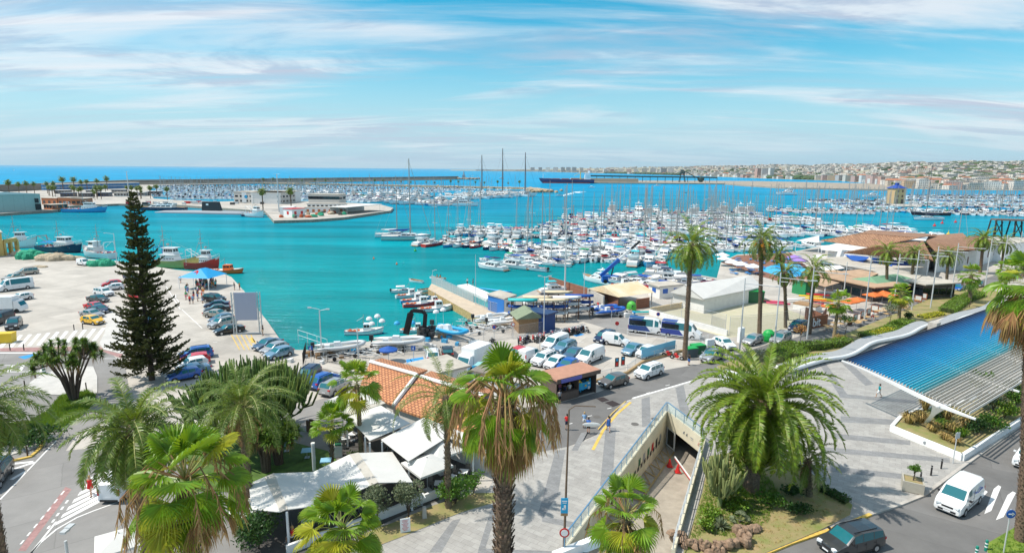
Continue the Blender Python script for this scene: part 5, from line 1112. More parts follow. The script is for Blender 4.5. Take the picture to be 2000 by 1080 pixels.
# ---- hedges and beds behind the wavy wall
def hedge(pts,w,h,label,m=HEDGE,dens=170,name='hedge',z=.1):
 """clipped hedge along a line: leaf-sized faces over a rounded box"""
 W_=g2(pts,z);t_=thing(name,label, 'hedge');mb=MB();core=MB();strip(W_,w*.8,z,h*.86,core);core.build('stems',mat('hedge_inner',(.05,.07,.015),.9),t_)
 for a,b in zip(W_,W_[1:]):
  a,b=Vector((*a,0)),Vector((*b,0));L_=(b-a).length;d=(b-a).normalized();n=Vector((-d.y,d.x,0))
  for _ in range(int(L_*dens*(w+2*h)/3)):
   s=rnd(-.05,1.05)*L_;q=rnd(-w/2-h,w/2+h)
   if abs(q)<=w/2:off,z_=q,h*rnd(.9,1.07)
   else:off,z_=(w/2*rnd(.88,1.05))*(1 if q>0 else-1),z+(h-z)*random.random()
   p=a+d*s+n*off+Vector((0,0,z_));dv=Vector((rnd(-1,1),rnd(-1,1),rnd(-.2,1))).normalized();e=dv.cross(Vector((rnd(-1,1),rnd(-1,1),rnd(-1,1)))).normalized();zz=rnd(.12,.26)
   mb.quad(p,p+dv*zz*.5+e*zz*.32,p+dv*zz,p+dv*zz*.5-e*zz*.32)
 mb.build('foliage',m,t_);return t_
raised('promenade_bed',[(1400,715),(1440,700),(1500,688),(1560,672),(1620,664),(1700,632),(1760,608),(1800,590),(1850,570),(1905,555),(1950,570),(1940,592),(1860,612),(1810,628),(1770,640),(1700,655),(1668,672),(1620,690),(1540,706),(1470,722),(1420,732)],dry,.2)
random.seed(12)
hedge([(1512,708),(1530,692),(1556,684)],3.0,1.3, 'bright clipped hedge behind the crown of the big date palm')
hedge([(1550,686),(1600,682),(1655,674)],1.7,1.3, 'long clipped green hedge beside the wavy wall')
hedge([(1540,700),(1560,692)],3.0,1.2, 'lime hedge corner nearest the wavy wall')
hedge([(1690,662),(1735,650),(1762,636)],2.4,.9, 'low lime hedge in the middle promenade bed')
hedge([(1745,642),(1772,632)],2.2,.9, 'short green hedge behind the first wavy wall')
hedge([(1850,612),(1880,590),(1912,578)],2.6,1.2, 'tall green hedge in the farther promenade bed')
hedge([(1798,622),(1838,615)],1.6,.6, 'yellow flowering ground shrub beside the block',YELP)
hedge([(1705,660),(1740,650)],1.4,1.0, 'yellow flowering strip on the middle hedge',YELP)
for x,y,r,lb,mm_ in((1478,705,(2.6,1.9,1.1), 'olive grey flowering bush in front of the promenade lamp',SHRUBG),(1640,668,(1.0,.9,.7), 'small dry bush at the corner of the long hedge',DRYG),(1775,628,(1.1,1.0,1.0), 'dark round bush beside the fan palm in the middle bed',SHRUBD)):
 bush(G(x,y,.2),r,lb,mm_,900,.2)
for i,(x,y,h,r,mm_,lb)in enumerate(((1560,680,2.2,1.3,mat('autumn_leaf',(.33,.17,.05),.6,isl=.6), 'small tree with rusty leaves by the silver van'),(1648,664,2.4,1.5,SHRUB, 'small round green tree in front of the café tables'),(1735,640,2.4,1.5,SHRUBG, 'small pale tree with thin crown by the orange parasols'),(1893,600,2.6,1.6,SHRUB, 'small green tree beside the farther hedge'))):
 bush(G(x,y,.2),(r,r,r*.75),lb,mm_,700,.2, 'small_tree', 'tree',h)
# ---- palm bed contents
rk=thing('rockery', 'ring of brown lumpy rocks at the near edge of the palm bed', 'rocks',G(1385,1050,.2))
m=MB();random.seed(4);cc_=G(1385,1050,.2)
for k in range(60):
 a=rnd(pi*.95,pi*2.1);q=1.9+rnd(-.3,.4);m.ell((q*cos(a)*1.25,q*sin(a)*.8,rnd(0,.5)),(rnd(.2,.4),rnd(.2,.4),rnd(.2,.45)),6,4,0,jit=.3)
for k in range(14):a=k/14*1.9;m.ell((2.2+a,.5+rnd(0,.5),.2),(.35,.3,.35),6,4,0,jit=.3)
m.build('rocks',mat('rockery_stone',(.27,.18,.12),.95,var=.4,vs=4,bump=.8),rk)
random.seed(6)
candelabra(G(1405,988,.22),5.0,1.7, 'pale green many-armed candelabra cactus beside the ramp',CACTL,16,9,.085)
rm_=MB()
for(x,y,r,h,lb)in((1435,985,1.5,1.7, 'spiky fan palm shrub in front of the big date palm trunk'),(1388,1005,.9,1.0, 'bright green fern-like shrub left of the cactus'),(1445,1020,.9,.8, 'small dwarf palm at the foot of the rockery'),(1408,1030,.8,.9, 'grey green agave among the rocks')):
 m=MB();t_=thing('dwarf_palm',lb, 'plant',G(x,y,.22))
 if 'agave' in lb:rosette(m,(0,0,.1),90,h,.08)
 else:
  for k in range(20 if r>1 else 12):fan(m,(0,0,h*.25),k*2.4,rnd(-.1,1.3),r*.5,r*.5,0,1,12,1.5,.3)
 m.build('leaves',[PHXB if 'bright' in lb or r>1 else SHRUBG,RACH],t_);s_=MB();s_.tube([(0,0,0),(0,0,h*.3)],.12,6);s_.build('stem',BARK,t_)
bush(G(1390,1015,.22),(.9,.9,.5), 'bright leafy clump between cactus and rocks',HEDGE,600,.2)
hedge([(1602,955),(1630,970),(1655,982)],.8,.6, 'low dark hedge running along the right side of the palm bed',SHRUBD,260,z=.2)
for i,(x,y,r,mm_,lb)in enumerate(((1500,985,(1.5,1.2,.6),SHRUB, 'green shrub right of the big date palm trunk'),(1545,965,(1.3,1.0,.5),SHRUBD, 'dark shrub under the drooping fronds'),(1440,1000,(1.1,.9,.6),HEDGE, 'lime green shrub below the cactus'),(1420,960,(1.0,1.0,.8),SHRUB, 'leafy shrub between cactus and palm trunk'),(1560,1000,(1.6,.9,.35),SHRUBD, 'dark ground cover near the right kerb of the bed'),(1375,1035,(.7,.6,.5),HEDGE, 'small bright shrub behind the rockery'),(1405,940,(.9,.8,.6),SHRUBG, 'grey green shrub at the ramp wall'))):bush(G(x,y,.22),r,lb,mm_,700,.2)
grass_patch('bed_grass',g2([(1388,895),(1375,960),(1340,1080),(1372,1040),(1440,1050),(1500,1020),(1520,960),(1480,900)],.22),9500,.15,.22,GRASS, 'sparse grass in the palm bed')
grass_patch('bed_grass_dry',g2([(1340,1095),(1372,1120),(1545,1050),(1650,1000),(1600,950),(1520,960),(1480,1040)],.22),1500,.10,.22,DRYG, 'dry grass tufts in the palm bed')
grass_patch('verge_grass',g2([(1930,1062),(1980,1032),(2060,980),(2200,1100),(1965,1130)],.14),3500,.12,.14,GRASS, 'grass blades on the corner verge')
grass_patch('island_grass',g2([(95,800),(118,772),(170,762),(187,771),(184,788),(160,812),(118,838),(60,850),(-20,868),(-20,834),(60,822)],.12),9000,.3,.12,GRASS, 'long grass on the street island')
# ---- planter with clipped ball tree, bollards, signs
t_=thing('planter_box', 'square grey concrete planter box on the plaza edge', 'planter',G(1781,955,PZ),R(-30));m=MB()
for(cx,cy,sx,sy)in((0,-.72,1.56,.12),(0,.72,1.56,.12),(-.72,0,.12,1.32),(.72,0,.12,1.32)):m.box((cx,cy,.5),(sx,sy,.9))
m.box((0,0,.05),(1.3,1.3,.08));m.build('box',mat('planter_concrete',(.40,.37,.31),.8,var=.1,vs=3),t_);m=MB();m.box((0,0,.82),(1.32,1.32,.05));m.build('soil',dry,t_)
bush(G(1781,955,PZ)+Vector((0,0,.8)),(.52,.52,.42), 'clipped ball tree growing in the concrete planter box',SHRUB,1100,.11, 'ball_tree', 'tree',.75)
for i,(x,y)in enumerate(((1797,941),(1818,928),(1838,915))):
 m=MB();t_=thing('bollard',['nearest of the three black bollards, behind the planter box', 'middle of the three black bollards on the plaza edge', 'farthest of the three black bollards, toward the white wall'][i], 'bollard',G(x,y,PZ),0, 'black bollards on the plaza edge');m.tube([(0,0,0),(0,0,.95)],.07,10);m.build('post',BLACK,t_);m=MB();m.tube([(0,0,.80),(0,0,.86)],.075,10);m.build('ring',STEEL,t_)
def roadsign(base,h,label,shape='round',face=None,rim=None,size=.34,rz=0,extra=None,pr=.045):
 t_=thing('road_sign',label, 'road sign',base,rz);m=MB();m.tube([(0,0,0),(0,0,h)],pr,8);m.build('post',LGREY,t_)
 m=MB()
 if shape=='round':m.tube([(0,-.05,h-size),(0,-.08,h-size)],size,20);
 else:m.box((0,-.065,h-size),(size*2,.03,size*2))
 m.build('plate',rim or face,t_)
 if rim:m=MB();m.tube([(0,-.08,h-size),(0,-.09,h-size)],size*.72,20);m.build('plate_face',face,t_)
 if extra:m=MB();extra(m,h-size,size);m.build('symbol',WHITE,t_)
 return t_
def arrow(m,z,s):m.box((-.02,-.09,z),(s*1.0,.02,s*.2));m.add([(s*.2,-.10,z+s*.45),(s*.2,-.10,z-s*.45),(s*.75,-.10,z),(s*.2,-.085,z+s*.45),(s*.2,-.085,z-s*.45),(s*.75,-.085,z)],[(0,1,2),(3,5,4)])
roadsign(G(1960,1078,.14),3.4, 'round blue sign with white arrow on the grass verge', 'round',BLUE,None,.33,0,arrow)
roadsign(G(1861,904,PZ),3.1, 'blank grey square sign beside the white wall of the bed', 'sq',LGREY,None,.3,R(20))
for i,(x,y)in enumerate(((1925,1072),(1906,1084))):
 t_=thing('delineator_post',['taller', 'lower'][i]+' green post with white bands by the grass verge', 'bollard',G(x,y+3,0.02),0, 'green banded posts');m=MB();m.tube([(0,0,0),(0,0,.8)],.1,10);m.ell((0,0,.8),.1,10,5);m.build('post',mat('post_green',(.01,.22,.16),.4),t_)
 [MB().tube([(0,0,z),(0,0,z+.1)],.104,10).build('band',WHITE,t_)for z in(.3,.55)]
t_=thing('delineator_post', 'green and white banded post on the white street island', 'bollard',G(86,728,.1));m=MB();m.tube([(0,0,0),(0,0,.95)],.2,8);m.build('post',DGREEN,t_);[MB().tube([(0,0,z),(0,0,z+.18)],.21,8).build('band',WHITE,t_)for z in(.2,.6)]
for i,(x,y)in enumerate(((20,684),(47,684),(145,645),(162,643),(225,681),(241,684),(69,738),(49,758),(169,762),(54,890),(21,898),(80,863))):
 m=MB();m.tube([(0,0,0),(0,0,.95)],.07,8);m.ell((0,0,.95),.07,8,4);tag(m.build('bollard',BARK if i>6 else BLACK,loc=G(x,y,.1)), 'dark bollard '+['left of the yellow bin crossing', 'on the crossing edge above the cycle lane', 'left end of the far crossing edge', 'right end of the far crossing edge', 'at the kerb left of the pine', 'at the kerb touching the pine', 'on the upper part of the white island', 'on the left of the white island', 'behind the yucca on the white island', 'on the yellow kerb corner', 'near the lower left parked car', 'beside the grass tip at the lower left'][i], 'bollard')
def street_lamp(base,H,label,arm=(1.2,0),n=1,flat=True,r=.09):
 t_=thing('street_lamp',label, 'street lamp',base);m=MB();m.tube([(0,0,0),(0,0,H)],[r*1.3,r*.7],8);m.build('pole',LGREY,t_)
 for k in range(n):
  s=1 if k==0 else-1;m=MB();m.tube([(0,0,H-.1),(arm[0]*s*.5,arm[1]*s*.5,H+.15),(arm[0]*s,arm[1]*s,H+.12)],.04,5);m.box((arm[0]*s*1.15,arm[1]*s*1.15,H+.12),(.6,.28,.12),atan2(arm[1],arm[0]));m.build('lamp_head',LGREY,t_)
 return t_
q=AT(125,1036,24)
t_=thing('street_lamp', 'grey street lamp with flat rectangular head at the lower left', 'street lamp',(q.x,q.y,0));m=MB();m.tube([(0,0,0),(0,0,q.z-.5)],[.12,.06],8);m.build('pole',LGREY,t_)
m=MB();m.box((0,.05,q.z-.05),(.24,.34,.10));m.box((0,.35,q.z),(.27,.34,.07));m.build('lamp_head',LGREY,t_)
b_=G(1101,1082,PZ);t_=thing('sign_pole', 'tall rusty lamp pole with blue sign and red ringed sign', 'street lamp',b_)
m=MB();H_=AT(1103,800,b_.y).z-PZ;m.tube([(0,0,0),(.1,0,H_)],[.10,.05],8);m.tube([(.1,0,H_),(.5,0,H_+.3),(1.9,0,H_+.25)],.04,5);m.build('pole',mat('rusty_pole',(.13,.09,.06),.8,var=.3,vs=9),t_)
z1=AT(1100,985,b_.y).z-PZ;m=MB();m.box((-.05,-.12,z1),(.5,.03,1.15));m.build('sign_plate',mat('sign_cyan',(.01,.36,.65),.5),t_);m=MB();m.box((-.05,-.12,z1-.68),(.5,.032,.2));m.build('sign_strip',WOOD,t_)
m=MB();m.box((-.05,-.145,z1+.35),(.36,.012,.05));m.box((-.05,-.145,z1+.22),(.28,.012,.05));m.box((-.02,-.145,z1-.1),(.14,.012,.30),0);m.box((-.1,-.145,z1-.25),(.22,.012,.12));m.build('symbol',WHITE,t_)
z2=AT(1101,1038,b_.y).z-PZ;m=MB();m.tube([(0,-.10,z2),(0,-.13,z2)],.36,20);m.build('ring_sign',RED,t_);m=MB();m.tube([(0,-.13,z2),(0,-.145,z2)],.25,20);m.build('ring_sign_face',WHITE,t_)
m=MB()
for x,y in((1279,818),(1240,828),(1273,832),(1166,812)):p=G(x,y,PZ);m.tube([(p.x,p.y,PZ+.003 if x>1170 else.014),(p.x,p.y,PZ+.012 if x>1170 else.022)],.42,16)
struct('manhole_covers',m,mat('cast_iron',(.12,.11,.10),.7))
m=MB()
for pts in(((1165,778),(1178,775),(1190,781),(1176,785)),((1181,786),(1196,782),(1212,789),(1197,794))):m.sheet([g2(pts,.03)],.03)
struct('drain_grates',m,mat('grate_dark',(.03,.02,.02),.8))
# ============== TREES
random.seed(21)
norfolk(G(297,742),24.3,4.2, 'tall dark tiered norfolk pine rising above the parking lots')
yucca(G(145,782,.1),7.6,3.5, 'big many-stemmed yucca with round spiky crown on the street island')
random.seed(22)
candelabra(G(492,866,.06),9.2,6.1, 'huge dark green candelabra cactus behind the restaurant',CACT,60,24,.10)
def px_palm(fn,bx,by,cx,cy,R_,label,z=0.02,**k):
 b=G(bx,by,z);c=AT(cx,cy,b.y);return fn(b,c.z,R_,label,top=(c.x-b.x,0),**k)
random.seed(23)
px_palm(phoenix,1466,955,1490,800,6.0, 'massive bushy date palm in the bed beside the car park ramp',z=.22,r=.55,nf=175,nl=60,ll=.50,lw=.085,bright=True,name='canary_date_palm',skirt=8,elr=(-.95,1.5),stiff=1)
random.seed(24)
px_palm(phoenix,1580,968,1578,905,2.6, 'small dark date palm behind the massive one in the bed',z=.22,r=.22,nf=34,nl=36,ll=.4,skirt=4,name='canary_date_palm')
px_palm(phoenix,490,1010,472,800,4.3, 'date palm with upswept dry fronds in front of the giant cactus',r=.26,nf=52,nl=44,skirt=22,elr=(.0,1.5))
px_palm(phoenix,876,990,872,782,3.5, 'slender date palm with one-sided crown beside the tiled roofs',z=.16,r=.22,nf=34,nl=44,skirt=8,asym=(2.6,.4),wind=(0,.3))
px_palm(washy,706,890,697,750,2.7, 'tall fan palm growing through the white awnings',r=.2,nf=26,nseg=22,dead=6,boots=True,bootl=.14,pale=True,elr=(-.7,1.4),dl=.7)
px_palm(washy,648,905,648,832,2.2, 'short green fan palm on the shaded restaurant lawn',r=.16,nf=26,nseg=20,dead=0,elr=(-.5,1.4),drp=.25)
px_palm(phoenix,1337,702,1350,482,4.5, 'tallest date palm, by the red motorbikes',r=.3,nf=50,nl=38,ll=.6,lw=.08,skirt=10,bright=True,wind=(0,.55))
px_palm(phoenix,1483,652,1488,472,4.0, 'tall date palm with orange date clusters behind the green bin',r=.3,nf=42,nl=36,ll=.6,lw=.08,fruit=True,skirt=8,wind=(0,.5))
px_palm(phoenix,1534,640,1533,535,2.7, 'thin dark trunked date palm left of the café strip',r=.24,nf=34,nl=30,lw=.08,skirt=6,wind=(0,.5))
px_palm(phoenix,1538,625,1524,497,2.4, 'loose wispy palm rising behind the thin dark one',r=.2,nf=26,nl=26,lw=.08,skirt=2)
px_palm(phoenix,1581,652,1588,528,3.5, 'leaning date palm beside the kayak racks',r=.26,nf=36,nl=32,lw=.08,skirt=8,bright=True,wind=(0,.6))
px_palm(washy,1628,664,1638,592,2.3, 'fan palm with pale trunk nearest the café tables',r=.24,nf=30,nseg=16,dead=6,pale=True,bootl=.1)
px_palm(phoenix,1731,578,1733,494,3.5, 'date palm in front of the blue shade sails',r=.28,nf=38,nl=28,lw=.1,bright=True,wind=(0,.4))
px_palm(phoenix,1778,566,1786,496,3.2, 'date palm behind the green roofed pavilion',r=.28,nf=44,nl=28,lw=.1)
px_palm(washy,1755,628,1760,575,2.4, 'fan palm with yellowing leaves in the middle bed',r=.26,nf=30,nseg=16,dead=8,pale=True,bootl=.1)
px_palm(phoenix,1848,560,1852,500,3.4, 'date palm between the lamp posts by the white wing',r=.28,nf=44,nl=28,lw=.1)
px_palm(washy,1893,592,1897,538,2.6, 'fan palm with dead skirt by the farther hedge',r=.28,nf=30,nseg=16,dead=16,bootl=.1)
px_palm(phoenix,1914,535,1921,468,4.2, 'largest date palm near the clubhouse end',r=.34,nf=54,nl=28,lw=.11,bright=True)
px_palm(phoenix,1955,530,1962,476,3.8, 'date palm at the far right behind the lamp posts',r=.3,nf=44,nl=26,lw=.11)
px_palm(phoenix,1998,540,2004,510,3.5, 'date palm cut by the right edge of the frame',r=.3,nf=40,nl=26,lw=.11)
px_palm(washy,1962,570,1968,528,3.0, 'bushy fan palm behind the pergola end',r=.26,nf=34,nseg=16,dead=6)
def near_palm(fn,cx,cy,Y,R_,label,lean=0,**k):
 c=AT(cx,cy,Y);return fn(Vector((c.x-lean,Y,0)),c.z,R_,label,top=(lean,0),**k)
random.seed(25)
near_palm(washy,985,785,22,2.3, 'great shaggy fan palm in the centre foreground with ringed trunk',r=.33,nf=32,nseg=34,dead=46,flower=34,bootl=.3,dl=.95,elr=(-1.25,1.5),drp=.8)
random.seed(26)
near_palm(washy,362,945,19.5,2.3, 'large bright fan palm at the lower left',r=.26,nf=34,nseg=36,dead=26,flower=14,drp=.75,elr=(-1.0,1.5))
near_palm(washy,668,1040,24,2.3, 'lush fan palm cut by the bottom edge left of centre',r=.26,nf=32,nseg=34,dead=6,drp=.7)
near_palm(washy,1222,1010,29,2.25, 'fan palm beside the foot of the ramp',r=.24,nf=25,nseg=28,dead=16,flower=6,drp=.65)
random.seed(27)
near_palm(phoenix,262,848,25,2.85, 'grey green date palm with long arching fronds at left',r=.24,nf=60,nl=60,ll=.55,lw=.045,skirt=14,elr=(-.8,1.4))
near_palm(phoenix,-42,805,30,3.5, 'date palm cut by the left edge of the frame',r=.24,nf=50,nl=54,ll=.6,lw=.05)
px_palm(washy,1993,1054,2016,560,2.8, 'fan palm with thick brown skirt at the right edge',z=.14,r=.3,nf=30,nseg=24,dead=80,dl=1.3,drp=.8)
random.seed(28)
for i,(x,y,r,mm_,n,s,lb)in enumerate(((505,1070,(2.2,2.0,1.6),SHRUBD,2600,.22, 'dark leafy tree in front of the restaurant terrace'),(735,1026,(1.35,1.35,1.55),SHRUBG,2600,.17, 'round olive tree left of its twin by the awnings'),(797,1014,(1.3,1.3,1.5),SHRUBG,2400,.17, 'round olive tree right of its twin by the awnings'),(888,985,(1.9,1.7,1.2),SHRUB,2200,.2, 'bright green bush at the foot of the slender date palm'),(925,962,(1.0,1.2,.8),SHRUB,900,.2, 'low leafy bush by the pergola umbrella'),(690,900,(.7,.7,.4),SHRUB,300,.2, 'tiny bush under the awning'))):
 bush(G(x,y,.05),r,lb,mm_,n,s, 'shrub', 'shrub',.7 if 'olive' in lb else.3)
yucca(G(545,905,.05),4.0,1.9, 'dark yucca clump in the shade of the giant cactus',33,.9)
yucca(G(520,920,.05),4.6,1.5, 'taller yucca left of the dark clump',22,.9)
bush(G(40,862,.1),(5.5,2.5,.8), 'dark green mat of bushes at the left edge',SHRUBD,3000,.3)
bush(G(222,846,.1),(1.2,1.0,.9), 'leafy bush half hidden by the arching date palm',SHRUB,700,.2)
# ============== HARBOUR FRONT
random.seed(31)
TILE1=brickmat('terracotta_tiles',(.50,.21,.09),(.60,.28,.13),(.26,.10,.05),.36,.46,.07,rot=R(-35),var=.22,bump=.8)
TILE2=brickmat('brown_tiles',(.30,.16,.09),(.38,.21,.12),(.16,.08,.05),.5,.5,.05,rot=R(20),var=.25,bump=.8)
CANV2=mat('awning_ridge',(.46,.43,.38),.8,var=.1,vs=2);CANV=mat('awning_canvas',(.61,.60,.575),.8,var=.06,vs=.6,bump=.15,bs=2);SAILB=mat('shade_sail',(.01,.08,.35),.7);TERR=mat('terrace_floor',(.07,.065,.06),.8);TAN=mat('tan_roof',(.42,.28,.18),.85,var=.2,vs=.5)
FLATR=mat('flat_roof',(.46,.42,.36),.9,var=.2,vs=.4,stain=.4);PAVG=mat('pavilion_green',(.16,.30,.18),.7)
def corners(pl,pr,depth,z=0):
 a,b=G(*pl,z),G(*pr,z);d=b-a;n=Vector((-d.y,d.x,0)).normalized()
 if n.y<0:n=-n
 return a,b,b+n*depth,a+n*depth
def bld(name,label,cat,pl,pr,depth,h,wall=WHITEM,roof=None,style='flat',rh=1.2,over=.25,z=0,win=None,wm=None,open_=False,wside=None,group=None):
 """building with its front wall foot between two photo points"""
 a,b,c,d=corners(pl,pr,depth,z);o=Vector((a.x,a.y,z));t=thing(name,label,cat,o,0,group);q=[v-o for v in(a,b,c,d)];q=[Vector((v.x,v.y,0))for v in q]
 m=MB()
 if open_:
  for v in q:m.box((v.x,v.y,h/2),(.14,.14,h))
  u=(q[1]-q[0]);m.loft([[tuple(q[3]),(q[3].x,q[3].y,h),(q[3].x+.1,q[3].y+.1,h),(q[3].x+.1,q[3].y+.1,0)],[tuple(q[2]),(q[2].x,q[2].y,h),(q[2].x+.1,q[2].y+.1,h),(q[2].x+.1,q[2].y+.1,0)]])
 else:m.prism([(v.x,v.y)for v in q],-.05,h)
 m.build('wall',wall,t)
 ce=sum(q,Vector())/4;e=[ce+(v-ce)*(1+over*2/max(3,(v-ce).length*2)*2)for v in q];r=MB()
 if style=='flat':r.prism([(v.x,v.y)for v in e],h+.003,h+.25)
 elif style=='gable':
  m1,m2=(e[0]+e[3])/2,(e[1]+e[2])/2;V_=[(v.x,v.y,h)for v in e]+[(m1.x,m1.y,h+rh),(m2.x,m2.y,h+rh)];r.add(V_,[(0,1,5,4),(2,3,4,5),(1,2,5),(3,0,4),(3,2,1,0)])
 elif style=='gable2':
  m1,m2=(e[0]+e[1])/2,(e[3]+e[2])/2;V_=[(v.x,v.y,h)for v in e]+[(m1.x,m1.y,h+rh),(m2.x,m2.y,h+rh)];r.add(V_,[(1,2,5,4),(3,0,4,5),(0,1,4),(2,3,5),(3,2,1,0)])
 elif style=='hip':
  m1,m2=(e[0]+e[3])/2,(e[1]+e[2])/2;l=(m2-m1);k=min(.42,depth*.4/max(.1,l.length));m1,m2=m1+l*k,m2-l*k;V_=[(v.x,v.y,h)for v in e]+[(m1.x,m1.y,h+rh),(m2.x,m2.y,h+rh)];r.add(V_,[(0,1,5,4),(2,3,4,5),(1,2,5),(3,0,4),(3,2,1,0)])
 r.build('roof',roof or FLATR,t)
 if win:
  nx,nz,w_,h_,z0=win;u=(q[1]-q[0]);L_=u.length;u.normalize();n=Vector((u.y,-u.x,0));side=(q[2]-q[1]);Ls=side.length;side.normalize()
  for(org,dr,LL,nn)in((q[0],u,L_,nx),(q[1],side,Ls,max(1,int(nx*Ls/L_))),(q[0],side,Ls,max(1,int(nx*Ls/L_)))):
   nr=Vector((dr.y,-dr.x,0))if org is not q[0]or dr is u else Vector((-dr.y,dr.x,0))
   for i in range(nn):
    for k in range(nz):
     p=org+dr*(LL*(i+.5)/nn)+nr*.02;zz=z0+(h-z0-.3)*(k)/max(1,nz);f=MB();f.box((p.x,p.y,zz+h_/2),(w_,.06,h_),atan2(dr.y,dr.x));f.build('window',wm or DGLASS,t)
 return t
def canvas(name,label,panels,z,m=CANV,posts=(),cat='awning',alt=(),group=None):
 """awning from photo corners at roof height; panels = [[(px,py,z)...]...]"""
 P=[[G(x,y,zz)for x,y,zz in p]for p in panels];o=Vector((P[0][0].x,P[0][0].y,z));t=thing(name,label,cat,o,0,group)
 for ip,p in enumerate(P):
  r=MB();V_=[v-o for v in p];n=len(V_);r.add([tuple(v)for v in V_]+[(v.x,v.y,v.z-.06)for v in V_],[tuple(range(n)),tuple(range(2*n-1,n-1,-1))]+[(i,i+n,(i+1)%n+n,(i+1)%n)for i in range(n)])
  r.build('canopy_ridge' if ip in alt else 'canopy',CANV2 if ip in alt else m,t)
 for x,y,zt in posts:
  g=G(x,y,zt);r=MB();r.box((g.x-o.x,g.y-o.y,(zt-z)/2-.06),(.14,.14,zt-z-.12));r.build('post',WHITE,t)
 return t
# ---- restaurant terrace with white awnings
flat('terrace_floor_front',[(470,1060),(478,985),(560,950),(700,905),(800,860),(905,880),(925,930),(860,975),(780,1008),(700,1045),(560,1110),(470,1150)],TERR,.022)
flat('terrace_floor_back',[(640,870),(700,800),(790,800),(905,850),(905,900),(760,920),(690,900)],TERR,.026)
canvas('front_awning', 'wavy white canvas awning over the front terrace of the restaurant',[[(486,944,2.60),(516,931,2.95),(547,999,2.95),(491,994,2.60)],[(516,931,2.95),(535,923,3.05),(562,993,3.05),(547,999,2.95)],[(535,924,3.03),(612,921,2.50),(636,985,2.50),(562,994,3.03)],[(612,921,2.50),(682,887,2.95),(723,948,2.95),(636,985,2.50)],[(682,887,2.95),(700,883,3.05),(739,941,3.05),(723,948,2.95)],[(700,884,3.03),(766,882,2.50),(806,941,2.50),(739,942,3.03)]],0.02,CANV,[(560,996,2.95),(740,944,2.95),(492,996,2.50),(804,942,2.45),(612,923,2.45),(490,946,2.50),(764,884,2.45)],alt=(1,4))
canvas('rear_awning', 'flat white awning with ridge at the back of the restaurant',[[(633,784,3.2),(687,760,3.3),(748,782,3.3),(668,806,3.2)],[(668,806,3.3),(748,783,3.45),(753,787,3.45),(675,812,3.3)]],.02,CANV,[(636,786,3.1),(668,808,3.1)],alt=(1,))
canvas('middle_awning', 'large white folding awning next to the tiled roof',[[(675,813,3.2),(740,789,3.4),(781,814,3.3),(712,848,3.1)],[(712,849,3.15),(781,815,3.3),(802,826,3.2),(722,860,3.1)]],.02,CANV,[(713,850,3.0),(722,862,3.0),(677,815,3.1)])
canvas('side_awning', 'white awning with tree shadows above the umbrellas',[[(744,858,3.1),(828,815,3.4),(872,854,3.3),(798,900,3.0)]],.02,CANV,[(798,901,2.9),(746,860,3.0),(870,856,3.1)])
canvas('end_awning', 'white awning hidden behind the great fan palm',[[(830,815,3.4),(905,832,3.4),(925,875,3.2),(873,852,3.3)]],.02,CANV,[(924,877,3.0)])
def parasol(base,w_,h,label,m=CANV,group=None,rz=0,rnd_=False,cat='parasol',name='parasol'):
 t=thing(name,label,cat,base,rz,group);r=MB();n=12 if rnd_ else 4;ring=[(w_/2*cos(2*pi*(k+.5)/n)*(1.414 if n==4 else 1),w_/2*sin(2*pi*(k+.5)/n)*(1.414 if n==4 else 1),h-.55*w_/3)for k in range(n)]
 r.loft([[(x,y,z-.18)for x,y,z in ring],ring,[(x*.04,y*.04,h)for x,y,z in ring]],0,False);r.build('canopy',m,t);p=MB();p.tube([(0,0,0),(0,0,h+.1)],.035,6);p.box((0,0,.04),(.6,.6,.08));p.build('pole',LGREY,t);return t
parasol(G(835,957,.03),3.2,3.0, 'big square white parasol nearest the slender date palm',rz=.7);parasol(G(862,925,.03),3.0,3.0, 'square white parasol behind the nearest one',rz=.7)
parasol(G(240,1108,.02),2.8,2.6, 'white parasol beside the lamp at the lower left',rz=.6);parasol(G(488,1035,.02),2.6,2.4, 'white parasol half hidden by the lower left fan palm',rz=.4)
WICK=mat('grey_wicker',(.20,.18,.16),.8)
def table(base,label,rz=0,top=WHITE,group=None,s=.8,name='table'):
 t=thing(name,label, 'table',base,rz,group);m=MB();m.box((0,0,.74),(s,s,.04));m.build('table_top',top,t);m=MB();m.tube([(0,0,0),(0,0,.72)],.035,6);m.box((0,0,.02),(.45,.45,.03));m.build('leg',GREY,t);return t
def chair(base,label,rz=0,group=None):
 t=thing('chair',label, 'chair',base,rz,group);m=MB();m.box((0,0,.44),(.46,.46,.05));m.build('seat',WICK,t);m=MB();m.box((-.22,0,.7),(.04,.46,.5));m.build('backrest',WICK,t)
 for x in(-.2,.2):
  for y in(-.2,.2):m=MB();m.box((x,y,.21),(.035,.035,.42));m.build('leg',GREY,t)
 return t
tb0=table(G(820,985,.03), 'white terrace table under the restaurant awnings',.4,group='terrace tables');ch0=chair(G(806,978,.03), 'grey wicker terrace chair under the restaurant awnings',.4, 'terrace chairs')
for x,y in((858,958),(880,945),(675,868),(690,860),(770,880),(800,870),(905,935),(640,1010),(600,1035),(700,990)):
 b=G(x,y,.03);dup(tb0,b,rnd(0,1.5))
 for k in range(2):a=rnd(0,6.28);dup(ch0,b+Vector((cos(a)*.85,sin(a)*.85,0)),a+pi)
for i,(x,y)in enumerate(((600,893),(637,913),(560,880))):
 table(G(x,y,.08), 'pale blue square table on the lawn, '+['left of the short fan palm', 'nearest the front awning', 'under the giant cactus'][i],.2,mat('table_blue',(.25,.5,.68),.5), 'lawn tables',.95)
fb=MB();strip(g2([(560,1082),(640,1052),(760,1008),(860,968)],.0),.22,0,.7,fb);tag(fb.build('terrace_wall',WHITEM), 'low white wall with planks edging the front terrace', 'wall')
